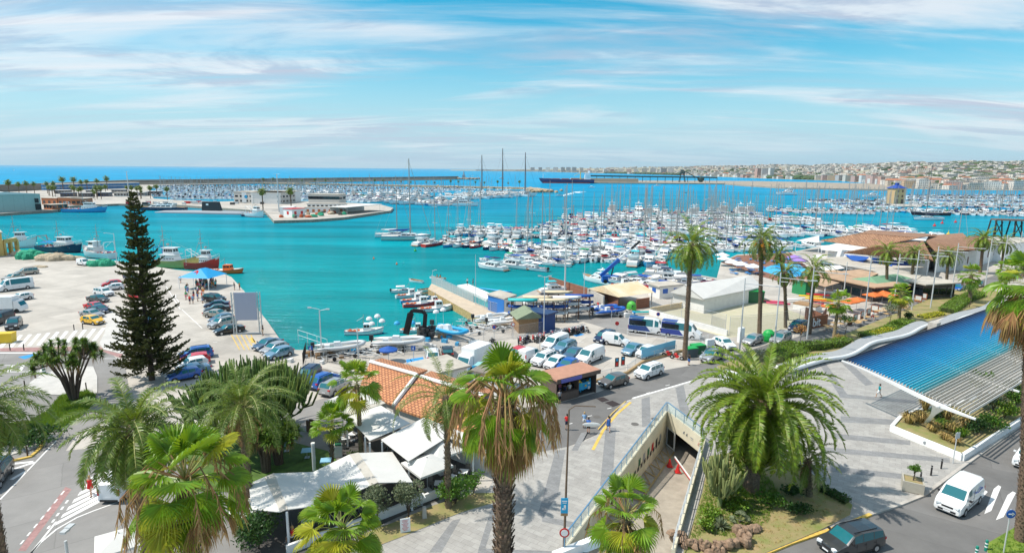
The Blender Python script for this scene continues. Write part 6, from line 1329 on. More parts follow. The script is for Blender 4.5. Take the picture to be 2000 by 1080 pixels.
t=thing('menu_board', 'white menu board with red lines leaning by the terrace', 'sign',G(792,1040,.1),R(18));m=MB();m.box((0,0,.62),(.75,.05,1.15));m.build('panel',WHITE,t)
for k in range(9):m=MB();m.box((-.02*(k%2),-.03,1.05-k*.1),(.5-.1*(k%3),.012,.03));m.build('printed_line',RED,t)
t=thing('sandwich_board', 'brown folding chalk board standing on the lane', 'sign',G(607,842,.02),R(-25));m=MB();m.box((0,-.2,.62),(.75,.05,1.25));m.build('panel',BROWN,t);m=MB();m.box((0,.25,.6),(.75,.05,1.2));m.build('rear_panel',BROWN,t)
t=thing('bollard_lamp', 'thick grey cylindrical lamp pillar behind the front awning', 'lamp',G(614,920,.05));m=MB();m.tube([(0,0,0),(0,0,2.6)],.16,14);m.build('pillar',LGREY,t);m=MB();m.tube([(0,0,2.6),(0,0,2.75)],.18,14);m.build('cap',WHITE,t)
t=thing('waste_cabinet', 'white waste cabinet with green flap beside the tall fan palm', 'bin',G(661,890,.05),.2);m=MB();m.box((0,0,.55),(.75,.6,1.1));m.build('body',WHITEM,t);m=MB();m.box((0,0,1.16),(.6,.45,.12));m.build('flap',DGREEN,t)
t=thing('stone_post', 'short squared stone post on the earth strip', 'post',G(829,1010,.16));m=MB();m.box((0,0,.45),(.34,.34,.9),.3,0,.8);m.build('post',CONC,t)
# ---- terracotta roofs
def roof3(name,label,quads,eaves,wallm,rm,ridge=None,floor=0):
 P=[G(x,y,z)for x,y,z in eaves];o=Vector((P[0].x,P[0].y,floor));t=thing(name,label, 'building',o)
 zmin=min(e[2]for e in eaves)-.15;m=MB();ce=sum(P,Vector())/len(P);m.prism([((ce+(p-ce)*.94).x-o.x,(ce+(p-ce)*.94).y-o.y)for p in P],0,zmin-floor);m.build('wall',wallm,t)
 r=MB()
 for q in quads:
  V_=[G(x,y,z)-o for x,y,z in q];n=len(V_);r.add([tuple(v)for v in V_]+[(v.x,v.y,v.z-.22)for v in V_],[tuple(range(n)),tuple(range(2*n-1,n-1,-1))]+[(i,i+n,(i+1)%n+n,(i+1)%n)for i in range(n)])
 r.build('roof',rm,t)
 for rg in ridge or[]:m=MB();m.tube([G(x,y,z)-o for x,y,z in rg],.22,6);m.build('ridge',WHITEM,t)
 return t
roof3('tiled_building', 'low building with terracotta tiled roof and white ridges, left part',[[(723,706,4.8),(812,731,4.8),(768,790,3.4),(700,760,3.4)],[(723,706,4.8),(812,731,4.8),(835,722,3.2),(745,699,3.2)]],[(700,760,3.4),(768,790,3.4),(835,722,3.2),(745,699,3.2)],WHITEM,TILE1,[[(723,706,4.9),(812,731,4.9)],[(814,731,4.9),(768,792,3.5)]])
roof3('tiled_building', 'low building with terracotta tiled roof, right part behind the palms',[[(820,735,4.8),(945,772,4.8),(960,862,3.4),(772,795,3.4)],[(820,735,4.8),(945,772,4.8),(965,762,3.4),(842,724,3.4)]],[(772,795,3.4),(960,862,3.4),(965,762,3.4),(842,724,3.4)],WHITEM,TILE1,[[(822,735,4.9),(945,772,4.9)]])
t=thing('drinks_sign', 'red advertising panel on the restaurant wall by the tiled roof', 'sign',G(752,803,0),R(-35));m=MB();m.box((0,0,3.2),(.9,.08,1.1));m.build('panel',RED,t);m=MB();m.ell((0,-.05,3.2),(.2,.02,.35),8,5);m.build('emblem',WHITE,t)
bld('store_shed', 'long low shed with beige sheet roof behind the tiled building', 'shed',(842,770),(912,752),5,2.4,WHITEM,FLATR, 'flat')
bld('store_cabin', 'small cabin with dark pipes on the roof beside the box truck', 'shed',(925,765),(972,775),4,2.6,WHITEM,mat('bitumen',(.22,.19,.16),.9,var=.3,vs=2), 'flat')
t=thing('skip_container', 'pale blue open container beside the small cabin', 'container',G(947,735),R(-20));m=MB();m.box((0,0,.8),(2.6,1.7,1.5),0,0,1.1);m.build('body',SKYB,t);m=MB();m.box((0,0,1.62),(2.6,1.7,.05));m.build('cover',mat('cover_teal',(.25,.5,.5),.6),t)
# ---- kiosk
a,b,c,d=corners((1086,787),(1164,766),3.0,.012);t=thing('kiosk', 'brown wooden kiosk open at the front with drinks and beach goods', 'kiosk',(a.x,a.y,.012),0)
q=[Vector((v.x-a.x,v.y-a.y,0))for v in(a,b,c,d)];ux=(q[1]).normalized();uy=(q[3]).normalized();Lk=q[1].length;rzk=atan2(ux.y,ux.x)
def kb_(s,d_,z,sx,sy,sz,m,nm):p=ux*s+uy*d_;k=MB();k.box((p.x,p.y,z),(sx,sy,sz),rzk);return k.build(nm,m,t)
KB=mat('kiosk_brown',(.12,.085,.07),.7,var=.2,vs=4);KR=mat('kiosk_roof',(.42,.22,.15),.85,var=.15,vs=1)
kb_(Lk/2,3.0,1.4,Lk,.1,2.8,KB, 'rear_wall');kb_(.05,1.5,1.4,.1,3.0,2.8,KB, 'side_wall');kb_(Lk-.05,1.5,1.4,.1,3.0,2.8,KB, 'side_wall');kb_(Lk*.56,1.2,1.4,.1,2.2,2.8,KB, 'partition');kb_(Lk/2,1.35,2.92,Lk+.6,3.6,.2,KR, 'roof');kb_(Lk/2,-.42,2.78,Lk+.5,.08,.5,KB, 'fascia');kb_(Lk*.30,-.50,2.72,Lk*.50,.08,.42,mat('kiosk_sign',(.10,.11,.42),.5), 'sign_board')
kb_(Lk*.28,.3,.5,Lk*.52,.6,1.0,KB, 'counter');kb_(Lk/2,1.6,.04,Lk-.2,2.7,.06,TERR, 'floor')
for k in range(26):
 s_=rnd(.6,.95)*Lk if k<18 else rnd(.06,.5)*Lk;kb_(s_,rnd(.5,1.2)if k<18 else rnd(2.2,2.8),rnd(.3,1.7),rnd(.15,.35),.2,rnd(.15,.35),random.choice([RED,WHITE,SKYB,YELLOW,BLUE,TEAL]), 'goods')
kb_(Lk*.78,.9,1.0,Lk*.3,.8,.9,SKYB, 'display_shelf')
# ---- fences, walls, court
def fence(pts,h,label,m=LGREY,step=2.5,rails=(.95,),name='fence',z=0,bars=0,infill=None,r=.035,cat='fence',zf=None):
 t=thing(name,label,cat);W_=[Vector((*p,z))for p in g2(pts,z)]
 P_=MB();n=0
 for a,b in zip(W_,W_[1:]):
  L_=(b-a).length;k=max(1,int(L_/step))
  for i in range(k+1):
   if i==0 and n:continue
   p=a.lerp(b,i/k);q=MB();q.tube([p,p+Vector((0,0,h))],r,5);q.build('post',m,t);n+=1
  for f in rails:P_.beam(a+Vector((0,0,h*f)),b+Vector((0,0,h*f)),.04,.04)
  if bars:
   for i in range(int(L_/bars)):p=a.lerp(b,i*bars/L_);P_.beam(p+Vector((0,0,.1)),p+Vector((0,0,h*.93)),.025,.025)
 P_.build('rails',m,t)
 if infill:
  I_=MB()
  for a,b in zip(W_,W_[1:]):I_.beam(a+Vector((0,0,h*.5)),b+Vector((0,0,h*.5)),.02,h*.84)
  I_.build('panel',infill,t)
 return t
def wall(pts,h,th,label,m=WHITEM,name='wall',z=0):
 w_=MB();strip(g2(pts,z),th,z,z+h,w_);return tag(w_.build(name,m),label, 'wall')
meshm=bpy.data.materials.new('fence_mesh');meshm.use_nodes=True;b_=meshm.node_tree.nodes['Principled BSDF'];b_.inputs['Base Color'].default_value=(.35,.36,.37,1);b_.inputs['Alpha'].default_value=.13
meshd=bpy.data.materials.new('fence_mesh_dense');meshd.use_nodes=True;b_=meshd.node_tree.nodes['Principled BSDF'];b_.inputs['Base Color'].default_value=(.42,.44,.45,1);b_.inputs['Alpha'].default_value=.5
BRK=brickmat('brown_boards',(.22,.09,.055),(.27,.115,.07),(.10,.05,.035),3.0,.22,.02,rot=(R(90),0,0),var=.15)
wall([(1072,562),(1147,586)],2.6,.2, 'tall reddish brown board fence at the water side of the boatyard',BRK, 'board_fence')
wall([(1148,587),(1179,603)],2.6,.3, 'tall pale concrete wall right of the brown board fence',CONC)
wall([(1270,612),(1360,596),(1466,578)],1.1,.35, 'long tan wall behind the sand court',mat('tan_wall',(.50,.36,.16),.85,var=.15,vs=1))
wall([(1268,614),(1330,632),(1420,656)],1.0,.25, 'white low wall in front of the sand court',WHITEM)
fence([(1270,613),(1330,631),(1416,655)],3.6, 'tall see-through mesh fence in front of the sand court',LGREY,9,(.98,.3), 'mesh_fence',0,0,meshm)
fence([(1424,656),(1480,652),(1560,640),(1600,622)],3.4, 'mesh fence along the street side of the sand court',LGREY,7,(.98,), 'mesh_fence',0,0,meshm)
fence([(1310,600),(1400,588),(1466,577)],2.4, 'wire fence on the tan wall behind the sand court',LGREY,4,(.98,.6), 'mesh_fence',.9,0,meshm)
bb=MB();g_=G(1402,648);fence([(1389,640),(1416,650)],2.3, 'vertical bar gate at the corner of the sand court',GREY,2.5,(.95,.05), 'gate',0,.16)
fence([(1225,655),(1300,668),(1372,678)],1.1, 'white railing between the car park and the harbour road',WHITE,3,(.98,.5), 'railing',0,0)
fence([(1160,745),(1225,728),(1255,706),(1320,688)],1.2, 'grey bar railing beside the harbour road',LGREY,2.2,(.97,.08), 'railing',0,.22)
fence([(1340,682),(1382,672)],1.5, 'white barred gate beside the waste containers',WHITE,4,(.97,.08), 'gate',0,.2)
wall([(1160,747),(1225,730),(1256,708),(1320,690),(1345,683)],.35,.3, 'low kerb wall with sandy edge beside the harbour road',mat('sand_wall',(.42,.29,.15),.9,var=.3,vs=2), 'kerb_wall')
t=thing('white_pillar', 'white service pillar beside the barred gate', 'pillar',G(1385,690));m=MB();m.box((0,0,1.1),(1.3,.5,2.2),R(20));m.build('body',WHITE,t)
t=thing('white_pillar', 'white service pillar at the court entrance', 'pillar',G(1446,668));m=MB();m.box((0,0,1.2),(.9,.6,2.4),R(20));m.build('body',WHITE,t)
a,b=G(1252,707),G(1318,688);t=thing('blank_banner', 'long plain light blue banner panel beside the harbour road', 'banner',(a.x,a.y,0));m=MB();m.beam((0,0,1.25),(b.x-a.x,b.y-a.y,1.25),.05,1.35);m.build('panel',mat('banner_blue',(.16,.46,.66),.6),t);m=MB()
for u in(.03,.5,.97):m=MB();p=(b-a)*u;m.box((p.x,p.y+.06,.9),(.06,.06,1.8));m.build('post',GREY,t)
for i,(x,y)in enumerate(((1204,716),(1216,713))):
 t=thing('poster_panel',['left', 'right'][i]+' one of the two dark blue and red poster panels on the railing', 'poster',G(x,y+4,0),R(22), 'poster panels');m=MB();m.box((0,-.05,.95),(.62,.04,1.3));m.build('panel',DARK,t)
 m=MB();m.ell((0,-.08,1.3),(.2,.01,.2),8,4);m.build('picture_top',SKYB,t);m=MB();m.box((0,-.08,.7),(.4,.012,.5));m.build('picture',RED,t)
# ---- tents, cabins and yard buildings
bld('marquee', 'cream topped marquee with open dark front in the boatyard', 'tent',(1207,606),(1272,596),9,2.7,mat('tent_brown',(.13,.06,.05),.8),mat('tent_cream',(.66,.47,.25),.8,col2=(.70,.62,.48),vs=.35), 'gable',1.5,open_=True)
m=MB();a,b,c,d=corners((1186,596),(1207,606),.2);m.prism([v[:2]for v in(a,b,c,d)],0,2.4);tag(m.build('board_screen',BRK), 'brown board screen left of the cream marquee', 'fence')
m=MB();a,b,c,d=corners((1243,604),(1268,600),.2);m.prism([v[:2]for v in(a,b,c,d)],0,2.0);tag(m.build('board_screen',BRK), 'brown board screen at the right front of the cream marquee', 'fence')
roof3('long_marquee', 'long white marquee with pitched roof behind the sand court',[[(1374,584,3),(1490,560,3),(1466,538,5),(1337,556,5)],[(1309,569,3),(1374,584,3),(1337,556,5)],[(1309,569,3),(1337,556,5),(1466,538,5),(1440,541,3)],[(1490,560,3),(1440,541,3),(1466,538,5)]],[(1374,584,3),(1490,560,3),(1440,541,3),(1309,569,3)],WHITEM,CANV)
bld('white_cabin', 'small white cabin with blue framed window beside the long marquee', 'cabin',(1288,584),(1330,580),4,2.6,WHITEM,FLATR, 'flat',win=(2,1,1.3,1.0,1.1),wm=BLUE)
a,b,c=G(953,606),G(984,617),G(1007,609)
t=thing('office_container', 'blue sided portable cabin with pale roof on the jetty root', 'container',(a.x,a.y,0));dv=b-a;nv=c-b
m=MB();m.prism([(0,0),(dv.x,dv.y),(dv.x+nv.x,dv.y+nv.y),(nv.x,nv.y)],0,3.1);m.build('wall',[mat('container_blue',(.02,.16,.50),.5)],t);m=MB();m.prism([(-.2,-.2),(dv.x+.1,dv.y-.2),(dv.x+nv.x+.2,dv.y+nv.y+.1),(nv.x,nv.y+.2)],3.103,3.35);m.build('roof',FLATR,t)
m=MB();m.beam((dv.x+nv.x*.02+.03,dv.y+nv.y*.02-.03,1.55),(dv.x+nv.x*.98+.03,dv.y+nv.y*.98-.03,1.55),.06,3.0);m.build('end_wall',WHITE,t)
for u in(.32,.68):m=MB();p=dv+nv*u;m.box((p.x+.05,p.y-.07,2.0),(.9,.1,.7),atan2(nv.y,nv.x));m.build('window',DGLASS,t)
bld('wooden_hut', 'small timber hut with green gable roof beside the motorcycles', 'hut',(1013,651),(1062,648),4.2,2.5,WOOD,mat('felt_green',(.20,.24,.16),.9,var=.15,vs=1), 'gable2',1.2,.35)
bld('yard_store', 'dark blue tarpaulin store beside the timber hut', 'shed',(1066,652),(1084,646),4,3.2,mat('tarp_blue',(.01,.05,.2),.6),NAVY, 'flat')
# ---- jetty, floating stage, fences
PIERP=g2([(836,565),(843,554),(925,590),(1003,622),(985,640),(955,632)]);pj=slab(PIERP,[],.05,-4,ms=1);struct('jetty',pj,[mat('jetty_concrete',(.50,.41,.31),.9,var=.15,vs=.8,stain=.3),mat('jetty_side',(.40,.28,.12),.9,var=.4,vs=2)], 'narrow concrete jetty')
fence([(843,553),(884,572),(925,591)],2.0, 'tall grey mesh fence along the jetty',LGREY,2.6,(.98,.03), 'mesh_fence',.05,0,meshd)
fence([(925,591),(958,608),(985,616)],2.0, 'grey mesh fence in front of the blue cabin',LGREY,2.6,(.98,.03), 'mesh_fence',.05,0,meshm)
fl=MB();F_=g2([(893,557),(914,554),(970,578),(950,584)],-.9);fl.prism(F_,-1.7,-.9);tag(fl.build('floating_stage',WHITEM), 'white floating stage with rowers beside the jetty', 'pontoon')
dk=slab(g2([(1262,524),(1282,521),(1405,548),(1395,556)]),[],.05,-4,ms=1);struct('boat_ramp_dock',dk,[mat('dock_grey',(.16,.155,.15),.9,var=.2,vs=1),QUAYW])
fence([(1262,524),(1330,541),(1394,556)],1.5, 'wire fence along the dark boat dock',GREY,4,(.98,.5), 'mesh_fence',.05,0,meshm)
# ---- billboard, tent, lamps
a,b=G(460,653),G(510,652);t=thing('billboard', 'large blank lilac grey billboard on two lattice posts at the quay', 'billboard',(a.x,a.y,0));dv=b-a;H_=AT(455,571,a.y).z;Hb=AT(461,625,a.y).z
for u in(0,1):
 m=MB();p=dv*u
 for s in(-.22,.22):m.box((p.x+s,p.y,H_/2),(.12,.2,H_))
 for k in range(9):m.beam((p.x-.22,p.y,H_*k/9),(p.x+.22,p.y,H_*(k+1)/9),.05,.05)
 m.build('post',LGREY,t)
m=MB();m.beam((dv.x*.09,dv.y*.09-.25,(H_+Hb)/2),(dv.x*.93,dv.y*.93-.25,(H_+Hb)/2),.12,H_-Hb);m.build('panel',mat('billboard_panel',(.40,.43,.54),.6),t);m=MB();m.beam((0,0,.15),tuple(dv+Vector((0,0,.15))),.2,.2);m.build('foot_beam',LGREY,t)
bz_=mat('tent_blue',(.01,.30,.62),.6);c0=G(398,561)
t=thing('market_tent', 'bright blue peaked market tent on the quay with a crowd under it', 'tent',c0,R(-8));r=MB();w_,d_=3.7,3.4;V_=[(-w_,-d_,2.7),(w_,-d_,2.7),(w_,d_,2.7),(-w_,d_,2.7),(-w_*.05,-d_*.1,4.4),(w_*.05,d_*.3,4.4)]
r.add(V_,[(0,1,5,4),(1,2,5),(2,3,4,5),(3,0,4),(3,2,1,0)]);r.build('canopy',bz_,t)
for x in(-1,0,1):
 for y in(-1,1):m=MB();m.box((x*w_*.96,y*d_*.96,1.35),(.08,.08,2.7));m.build('post',WHITE,t)
m=MB();m.add([(x_,y_,2.76+(y_+3.4)*1.7/(3.06+1.36*(x_+.19)/.38 if abs(x_)<.19 else(3.06 if x_<0 else 4.42))+.10)for x_,y_ in((-1.0,-1.9),(-.2,-1.6),(0,-2.3),(.5,-1.7),(1.2,-2.0),(.5,-1.3),(-.4,-1.1))],[(0,1,2,3,4,5,6)]);m.build('emblem',RED,t)
def lamp_post(base,top,label,arms,name='street_lamp',hd=None,r=.09,group=None,m_=LGREY):
 """post from the ground to its top with short arms [(dx, dy, dz)]"""
 t=thing(name,label, 'street lamp',base,0,group);H_=top-base[2];m=MB();m.tube([(0,0,0),(0,0,H_)],[r*1.2,r*.75],7);m.build('pole',m_,t)
 for dx,dy,dz in arms:m=MB();m.tube([(0,0,H_-.15+dz),(dx,dy,H_+.1+dz)],.045,5);m.box((dx*1.1,dy*1.1,H_+.08+dz),(.5,.26,.16),atan2(dy,dx));m.build('lamp_head',LGREY,t)
 return t
def px_lamp(bx,by,ty,label,arms,z=0,**k):b=G(bx,by,z);tp=AT(bx+(bx-1000)*(by-ty)/6400,ty,b.y).z;return lamp_post(b,tp,label,arms,**k)
px_lamp(628,690,606, 'tall floodlight mast with two lamps at the boatyard water edge',[(-1.3,0,.3),(1.1,0,.1)])
px_lamp(929,595,497, 'slim white mast standing on the jetty',[],name='flag_mast',r=.05);px_lamp(1062,652,540, 'tall grey floodlight mast behind the timber hut',[(-.8,0,0),(.8,0,0)]);px_lamp(1103,575,408, 'thick dark mast beside the brown board fence',[(-.6,0,0),(.6,0,0)],r=.16)
px_lamp(845,552,528, 'small white hooked lamp at the end of the jetty',[(.7,0,0)],r=.05);px_lamp(229,520,456, 'curved grey street lamp left of the pine',[(-2.2,0,0)]);px_lamp(700,700,640, 'plain metal post by the trailers',[],name='metal_post');px_lamp(1140,590,452, 'slim mast behind the concrete wall',[],name='flag_mast',r=.05)
for i,(bx,by,ty,lb)in enumerate(((1444,688,543, 'nearest to the waste containers'),(1511,688,532, 'behind the big date palm crown'),(1576,662,520, 'beside the silver van'),(1687,632,500, 'by the orange parasols'),(1645,600,512, 'behind the pale fan palm'),(1745,600,496, 'before the green pavilion'),(1780,607,489, 'right of the middle bed fan palm'),(1817,603,481, 'before the clubhouse windows'),(1857,583,475, 'before the white wing'),(1922,571,466, 'beside the largest right palm'),(1955,545,459, 'second last on the right'),(1985,525,452, 'last on the right'))):
 b=G(bx,by,0);tp=AT(bx+(bx-1000)*(by-ty)/6400,ty,b.y).z;t=thing('promenade_lamp', 'slender grey promenade lamp with long cross arm, '+lb, 'street lamp',b,0, 'promenade lamps with cross arms');m=MB();m.tube([(0,0,0),(0,0,tp)],[.13,.08],7);m.build('pole',LGREY,t)
 m=MB();m.tube([(0,0,tp-.8),(4.2,-1.5,tp-1.0)],.06,5);m.tube([(0,0,tp-1.4),(1.0,-.4,tp-1.4)],.05,4);m.build('cross_arm',LGREY,t);m=MB();m.box((4.3,-1.5,tp-.95),(.8,.3,.12),-.3);m.build('lamp_head',LGREY,t)
# ---- cranes
t=thing('telescopic_crane', 'blue and white telescopic crane boom reaching over the boats', 'crane',G(1193,552));b0=Vector((0,0,0));top=AT(1250,471,G(1193,552).y)-G(1193,552);m=MB();m.box((0,0,1.0),(4.5,2.5,1.6));m.build('chassis',BLUE,t);s_=Vector((-2.6,0,1.6));mid=s_.lerp(top,.48)
m=MB();m.beam(s_,mid,.75,.8);m.build('boom_base',BLUE,t);m=MB();m.beam(mid,s_.lerp(top,.78),.55,.6);m.build('boom_middle',WHITE,t);m=MB();m.beam(s_.lerp(top,.78),top,.42,.5);m.build('boom_tip',DARK,t);m=MB();m.tube([top,top-Vector((0,0,4))],.04,4);m.build('hook_cable',DARK,t);m=MB();m.tube([(0,0,1.5),tuple(s_.lerp(top,.35))],.16,8);m.build('ram',DARK,t)
for x in(-1.5,1.5):m=MB();m.tube([(x,-1.3,.5),(x,1.3,.5)],.5,10);m.build('wheel',BLACK,t)
bq_=G(834,662);Yc=bq_.y;t=thing('loader_crane', 'black folding loader crane arched over the slipway', 'crane',bq_);pts=[AT(x,y,Yc)-bq_ for x,y in((829,640),(831,613),(826,608),(806,606),(802,612),(793,652))]
m=MB()
for k in range(60):m.box((rnd(-1.0,1.0),rnd(-.8,.8),rnd(.3,2.0)),(rnd(.2,.7),rnd(.2,.7),rnd(.2,.7)),rnd(0,3))
m.build('machinery',[DARK],t);m=MB();m.beam((0,0,.2),pts[0],.6,.6);m.beam(pts[0],pts[1],.55,.6);m.build('mast',BLACK,t);m=MB();m.beam(pts[1],pts[2],.6,.5);m.beam(pts[2],pts[3],.6,.55);m.beam(pts[3],pts[4],.5,.6);m.build('main_boom',BLACK,t);m=MB();m.beam(pts[4],pts[5],.55,.95);m.beam(pts[4]+Vector((.5,-.3,0)),pts[5]+Vector((.3,-.3,.8)),.2,.2);m.build('jib',BLACK,t);m=MB();m.box((-1.2,.4,.9),(.8,1.0,1.6));m.build('control_cabinet',mat('grey_beige',(.3,.27,.2),.7),t)
# ---- left: yellow building, nets, bins
bld('yellow_building', 'ochre building with open arch cut by the left edge', 'building',(-60,505),(9,500),10,7,BEIGE and mat('ochre_wall',(.62,.42,.14),.85,var=.12,vs=1),FLATR, 'flat')
m=MB();a,b=G(10,499),G(35,494);m.beam((a.x,a.y,4.2),(b.x,b.y,4.2),.6,1.2);[m.box((p.x,p.y,2.1),(.9,.7,4.2))for p in(a,a.lerp(b,.5),b)];tag(m.build('ochre_arcade',mat('ochre_wall',(.6,.4,.14))), 'ochre open arcade beside the yellow building', 'arcade')
def heap(px,py,r,m_,label,n=26,name='net_heap'):
 h=MB()
 for k in range(n):a=rnd(0,6.28);q=rnd(0,.75);h.ell((cos(a)*q*r[0],sin(a)*q*r[1],r[2]*(.1+.35*(1-q))),(r[0]*rnd(.2,.42),r[1]*rnd(.3,.5),r[2]*rnd(.4,.75)),8,5,0,jit=.16)
 return tag(h.build(name,m_,loc=G(px,py),smooth=False),label, 'fishing nets')
NETG=mat('net_green',(.02,.28,.16),.9,var=.45,vs=3,bump=.6,bs=8);NETB=mat('net_beige',(.42,.34,.24),.9,var=.35,vs=3,bump=.6,bs=8);NETD=mat('net_dark',(.10,.10,.09),.9,var=.4,vs=3)
heap(64,505,(5.2,2.6,2.6),NETG, 'large heap of green and teal netting beside the blue trawler');heap(112,508,(7.5,2.4,2.0),NETB, 'long heap of beige netting right of the green heap');heap(200,519,(4.4,2.0,1.9),NETG, 'round green tarpaulin covered heap beside the small white van');heap(42,499,(3,2,1.6),NETB, 'small beige net pile left of the green heap');heap(78,522,(3.2,1.0,.5),NETB, 'low line of rubble on the lot',16, 'rubble')
def dumpster(px,py,rz,m_,label,s=(1.8,1.1,1.2),ig=False):
 t=thing('recycling_bin' if ig else 'waste_container',label, 'bin',G(px,py,.012),rz);m=MB()
 if ig:m.loft([[(s[0]*.5*k*cos(2*pi*i/14),s[0]*.5*k*sin(2*pi*i/14),z)for i in range(14)]for k,z in((.9,0),(1,.3),(1,1.0),(.85,1.5),(.45,1.85),(.1,1.95))])
 else:m.box((0,0,s[2]/2),s,0,0,1.08)
 m.build('body',m_,t,smooth=False);l=MB()
 if ig:l.tube([(0,-s[0]*.5-.02,1.15),(0,-s[0]*.4,1.15)],.15,10);l.build('opening',DARK,t)
 else:l.box((0,0,s[2]+.06),(s[0]*1.1,s[1]*1.12,.12));l.build('lid',m_ if m_ is YELLOW else GREEN,t)
 return t
dumpster(12,668,.2,YELLOW, 'yellow waste container at the left edge by the zebra crossing',(2.2,1.3,1.4));dumpster(1233,607,0,mat('bin_bright_green',(.08,.42,.05),.5), 'bright green bottle bank in front of the cream marquee',(1.9,1.9,1),True);dumpster(1501,666,0,GREEN, 'green bottle bank between two silver cars',(2.0,2,1),True)
dumpster(1348,696,R(20),mat('bin_grey',(.08,.11,.12),.6), 'grey waste container left of its green neighbour',(1.7,1.2,1.3));dumpster(1362,690,R(20),DGREEN, 'green waste container beside the silver off-roader',(1.8,1.2,1.3));dumpster(1468,590,0,DGREEN, 'dark green storage bin at the back corner of the court',(4,2,2.4))
# ---- café strip and clubhouse
bld('beach_club_building', 'pale restaurant block with wide flat roofs behind the café strip', 'building',(1600,530),(1700,552),14,3.4,WHITEM,FLATR, 'flat',1,.8,win=(8,1,1.8,1.8,.6))
bld('cafe_building', 'brown fronted café with tan roof beneath the palms', 'building',(1575,560),(1700,590),9,3.2,mat('cafe_dark',(.10,.08,.07),.8),TAN, 'flat',1,.7,win=(7,1,2.2,1.6,.7))
bld('glass_cafe', 'glazed café pavilion with flat sand roof left of the green pavilion', 'building',(1700,562),(1800,585)[:2],9,3.3,mat('cafe_dark',(.1,.08,.07)),FLATR, 'flat',1,.7,win=(7,1,2,1.7,.7))
bld('green_pavilion', 'open pavilion with pale green hipped roof and white curtains', 'pavilion',(1718,586),(1792,576),8,3.0,WHITEM,PAVG, 'hip',1.3,.6,open_=True)
for i,(x,y)in enumerate(((1722,584),(1735,583),(1748,581))):m=MB();g=G(x,y);m.loft([[(g.x-.5+.1*k*(1 if j%2 else-1),g.y,2.9-k*.28)for k in range(1)][:1]*1 for j in range(1)][:0]or[[(g.x-.6,g.y,2.9),(g.x-.6,g.y+.1,2.9),(g.x+.6,g.y+.1,2.9),(g.x+.6,g.y,2.9)],[(g.x-.25,g.y,1.4),(g.x-.25,g.y+.1,1.4),(g.x+.1,g.y+.1,1.4),(g.x+.1,g.y,1.4)],[(g.x-.35,g.y,.1),(g.x-.35,g.y+.1,.1),(g.x+.2,g.y+.1,.1),(g.x+.2,g.y,.1)]]);tag(m.build('curtain',WHITE), 'gathered white curtain at the pavilion, '+['left one', 'middle one', 'right one'][i], 'curtain', 'pavilion curtains')
roof3('clubhouse', 'large clubhouse with broad brown tiled roofs',[[(1603,469,7.5),(1681,455,10.5),(1793,464,10.5),(1702,483,7.2)],[(1648,493,6.0),(1712,480,8.6),(1803,470,9.6),(1823,508,5.5)],[(1681,455,10.5),(1793,464,10.5),(1830,458,7.5),(1700,449,7.5)]],[(1612,478,5.2),(1655,493,5.2),(1820,508,5.2),(1835,466,5.5),(1700,455,5.5)],WHITEM,TILE2)
roof3('clubhouse_wing', 'clubhouse wing with brown roof and white walls on the right',[[(1808,470,8.5),(1888,462,7.5),(1912,487,6.0),(1828,492,6.2)],[(1808,470,8.5),(1888,462,7.5),(1880,455,6.0),(1815,460,6)]],[(1828,494,5.6),(1912,488,5.6),(1890,463,5.6),(1815,468,5.6)],WHITEM,TILE2)
bld('white_wing', 'white walled wing with dark windows behind the largest right palm', 'building',(1880,530),(1945,508),12,5.5,WHITEM,TILE2, 'gable',1.6,.5,win=(5,1,1.0,2.0,1.8),wm=mat('shutter_red',(.10,.03,.02),.6))
bld('white_house', 'white house between palms at the right edge', 'building',(1955,512),(2010,500),12,5,WHITE,FLATR, 'flat',1,.3,win=(3,1,1.2,1.3,2.2))
g=G(1722,500,0);g2_=AT(1725,481,g.y+9);m=MB();m.box((g2_.x,g2_.y,g2_.z),(2.0,2.0,4));tag(m.build('chimney_block',WHITE), 'white chimney block rising from the clubhouse roof', 'chimney')
canvas('white_sail_roof', 'wide white flat awning at the left of the clubhouse',[[(1603,480,4.5),(1650,476,4.8),(1705,484,4.6),(1672,494,4.2),(1603,488,4.2)]],0,CANV,[(1605,487,4),(1670,493,4),(1640,491,4)])
for i,p in enumerate(([(1650,497,4.2),(1698,502,4.6),(1684,514,3.6),(1662,507,3.8)],[(1700,503,4.6),(1745,508,4.4),(1742,521,3.6),(1705,511,3.8)],[(1740,507,4.6),(1785,511,4.2),(1770,519,3.6),(1745,519,3.6)])):
 canvas('shade_sail',['left', 'middle', 'right'][i]+' dark blue shade sail on the clubhouse terrace',[p],0,SAILB,[(p[2][0],p[2][1],p[2][2]-.1)], 'shade sail',group='blue shade sails')
for i,(p,mm_)in enumerate((([(1610,511,3.8),(1660,508,3.8),(1802,536,3.8),(1790,546,3.6),(1700,528,3.6)],FLATR),([(1628,531,3.6),(1680,526,3.8),(1716,534,3.8),(1690,545,3.5)],TAN),([(1560,546,3.2),(1600,542,3.4),(1640,552,3.4),(1612,560,3.1)],TAN),([(1600,520,3.4),(1640,518,3.6),(1650,524,3.6),(1610,530,3.3)],CANV),([(1555,470,3.6),(1600,460,4.5),(1600,474,3.6)],CANV))):
 canvas('terrace_roof',['long grey flat terrace roof before the clubhouse', 'tan terrace roof left of the pavilion', 'tan awning above the kayak racks', 'small white terrace awning left of the tan one', 'peaked white sail at the marina end'][i],[p],0,mm_,[(p[-1][0],p[-1][1]+1,p[-1][2]-.2),(p[0][0],p[0][1]+1,p[0][2]-.2)], 'awning')
flat('club_deck',[(1408,512),(1440,499),(1545,494),(1575,520),(1600,545),(1530,552),(1470,535)],mat('club_deck_wood',(.22,.10,.06),.8,var=.3,vs=1),.03)
flat('club_pool',[(1480,527),(1520,514),(1560,516),(1590,536),(1535,543)],mat('pool_water',(.01,.42,.72),.08),.05)
bed0=None
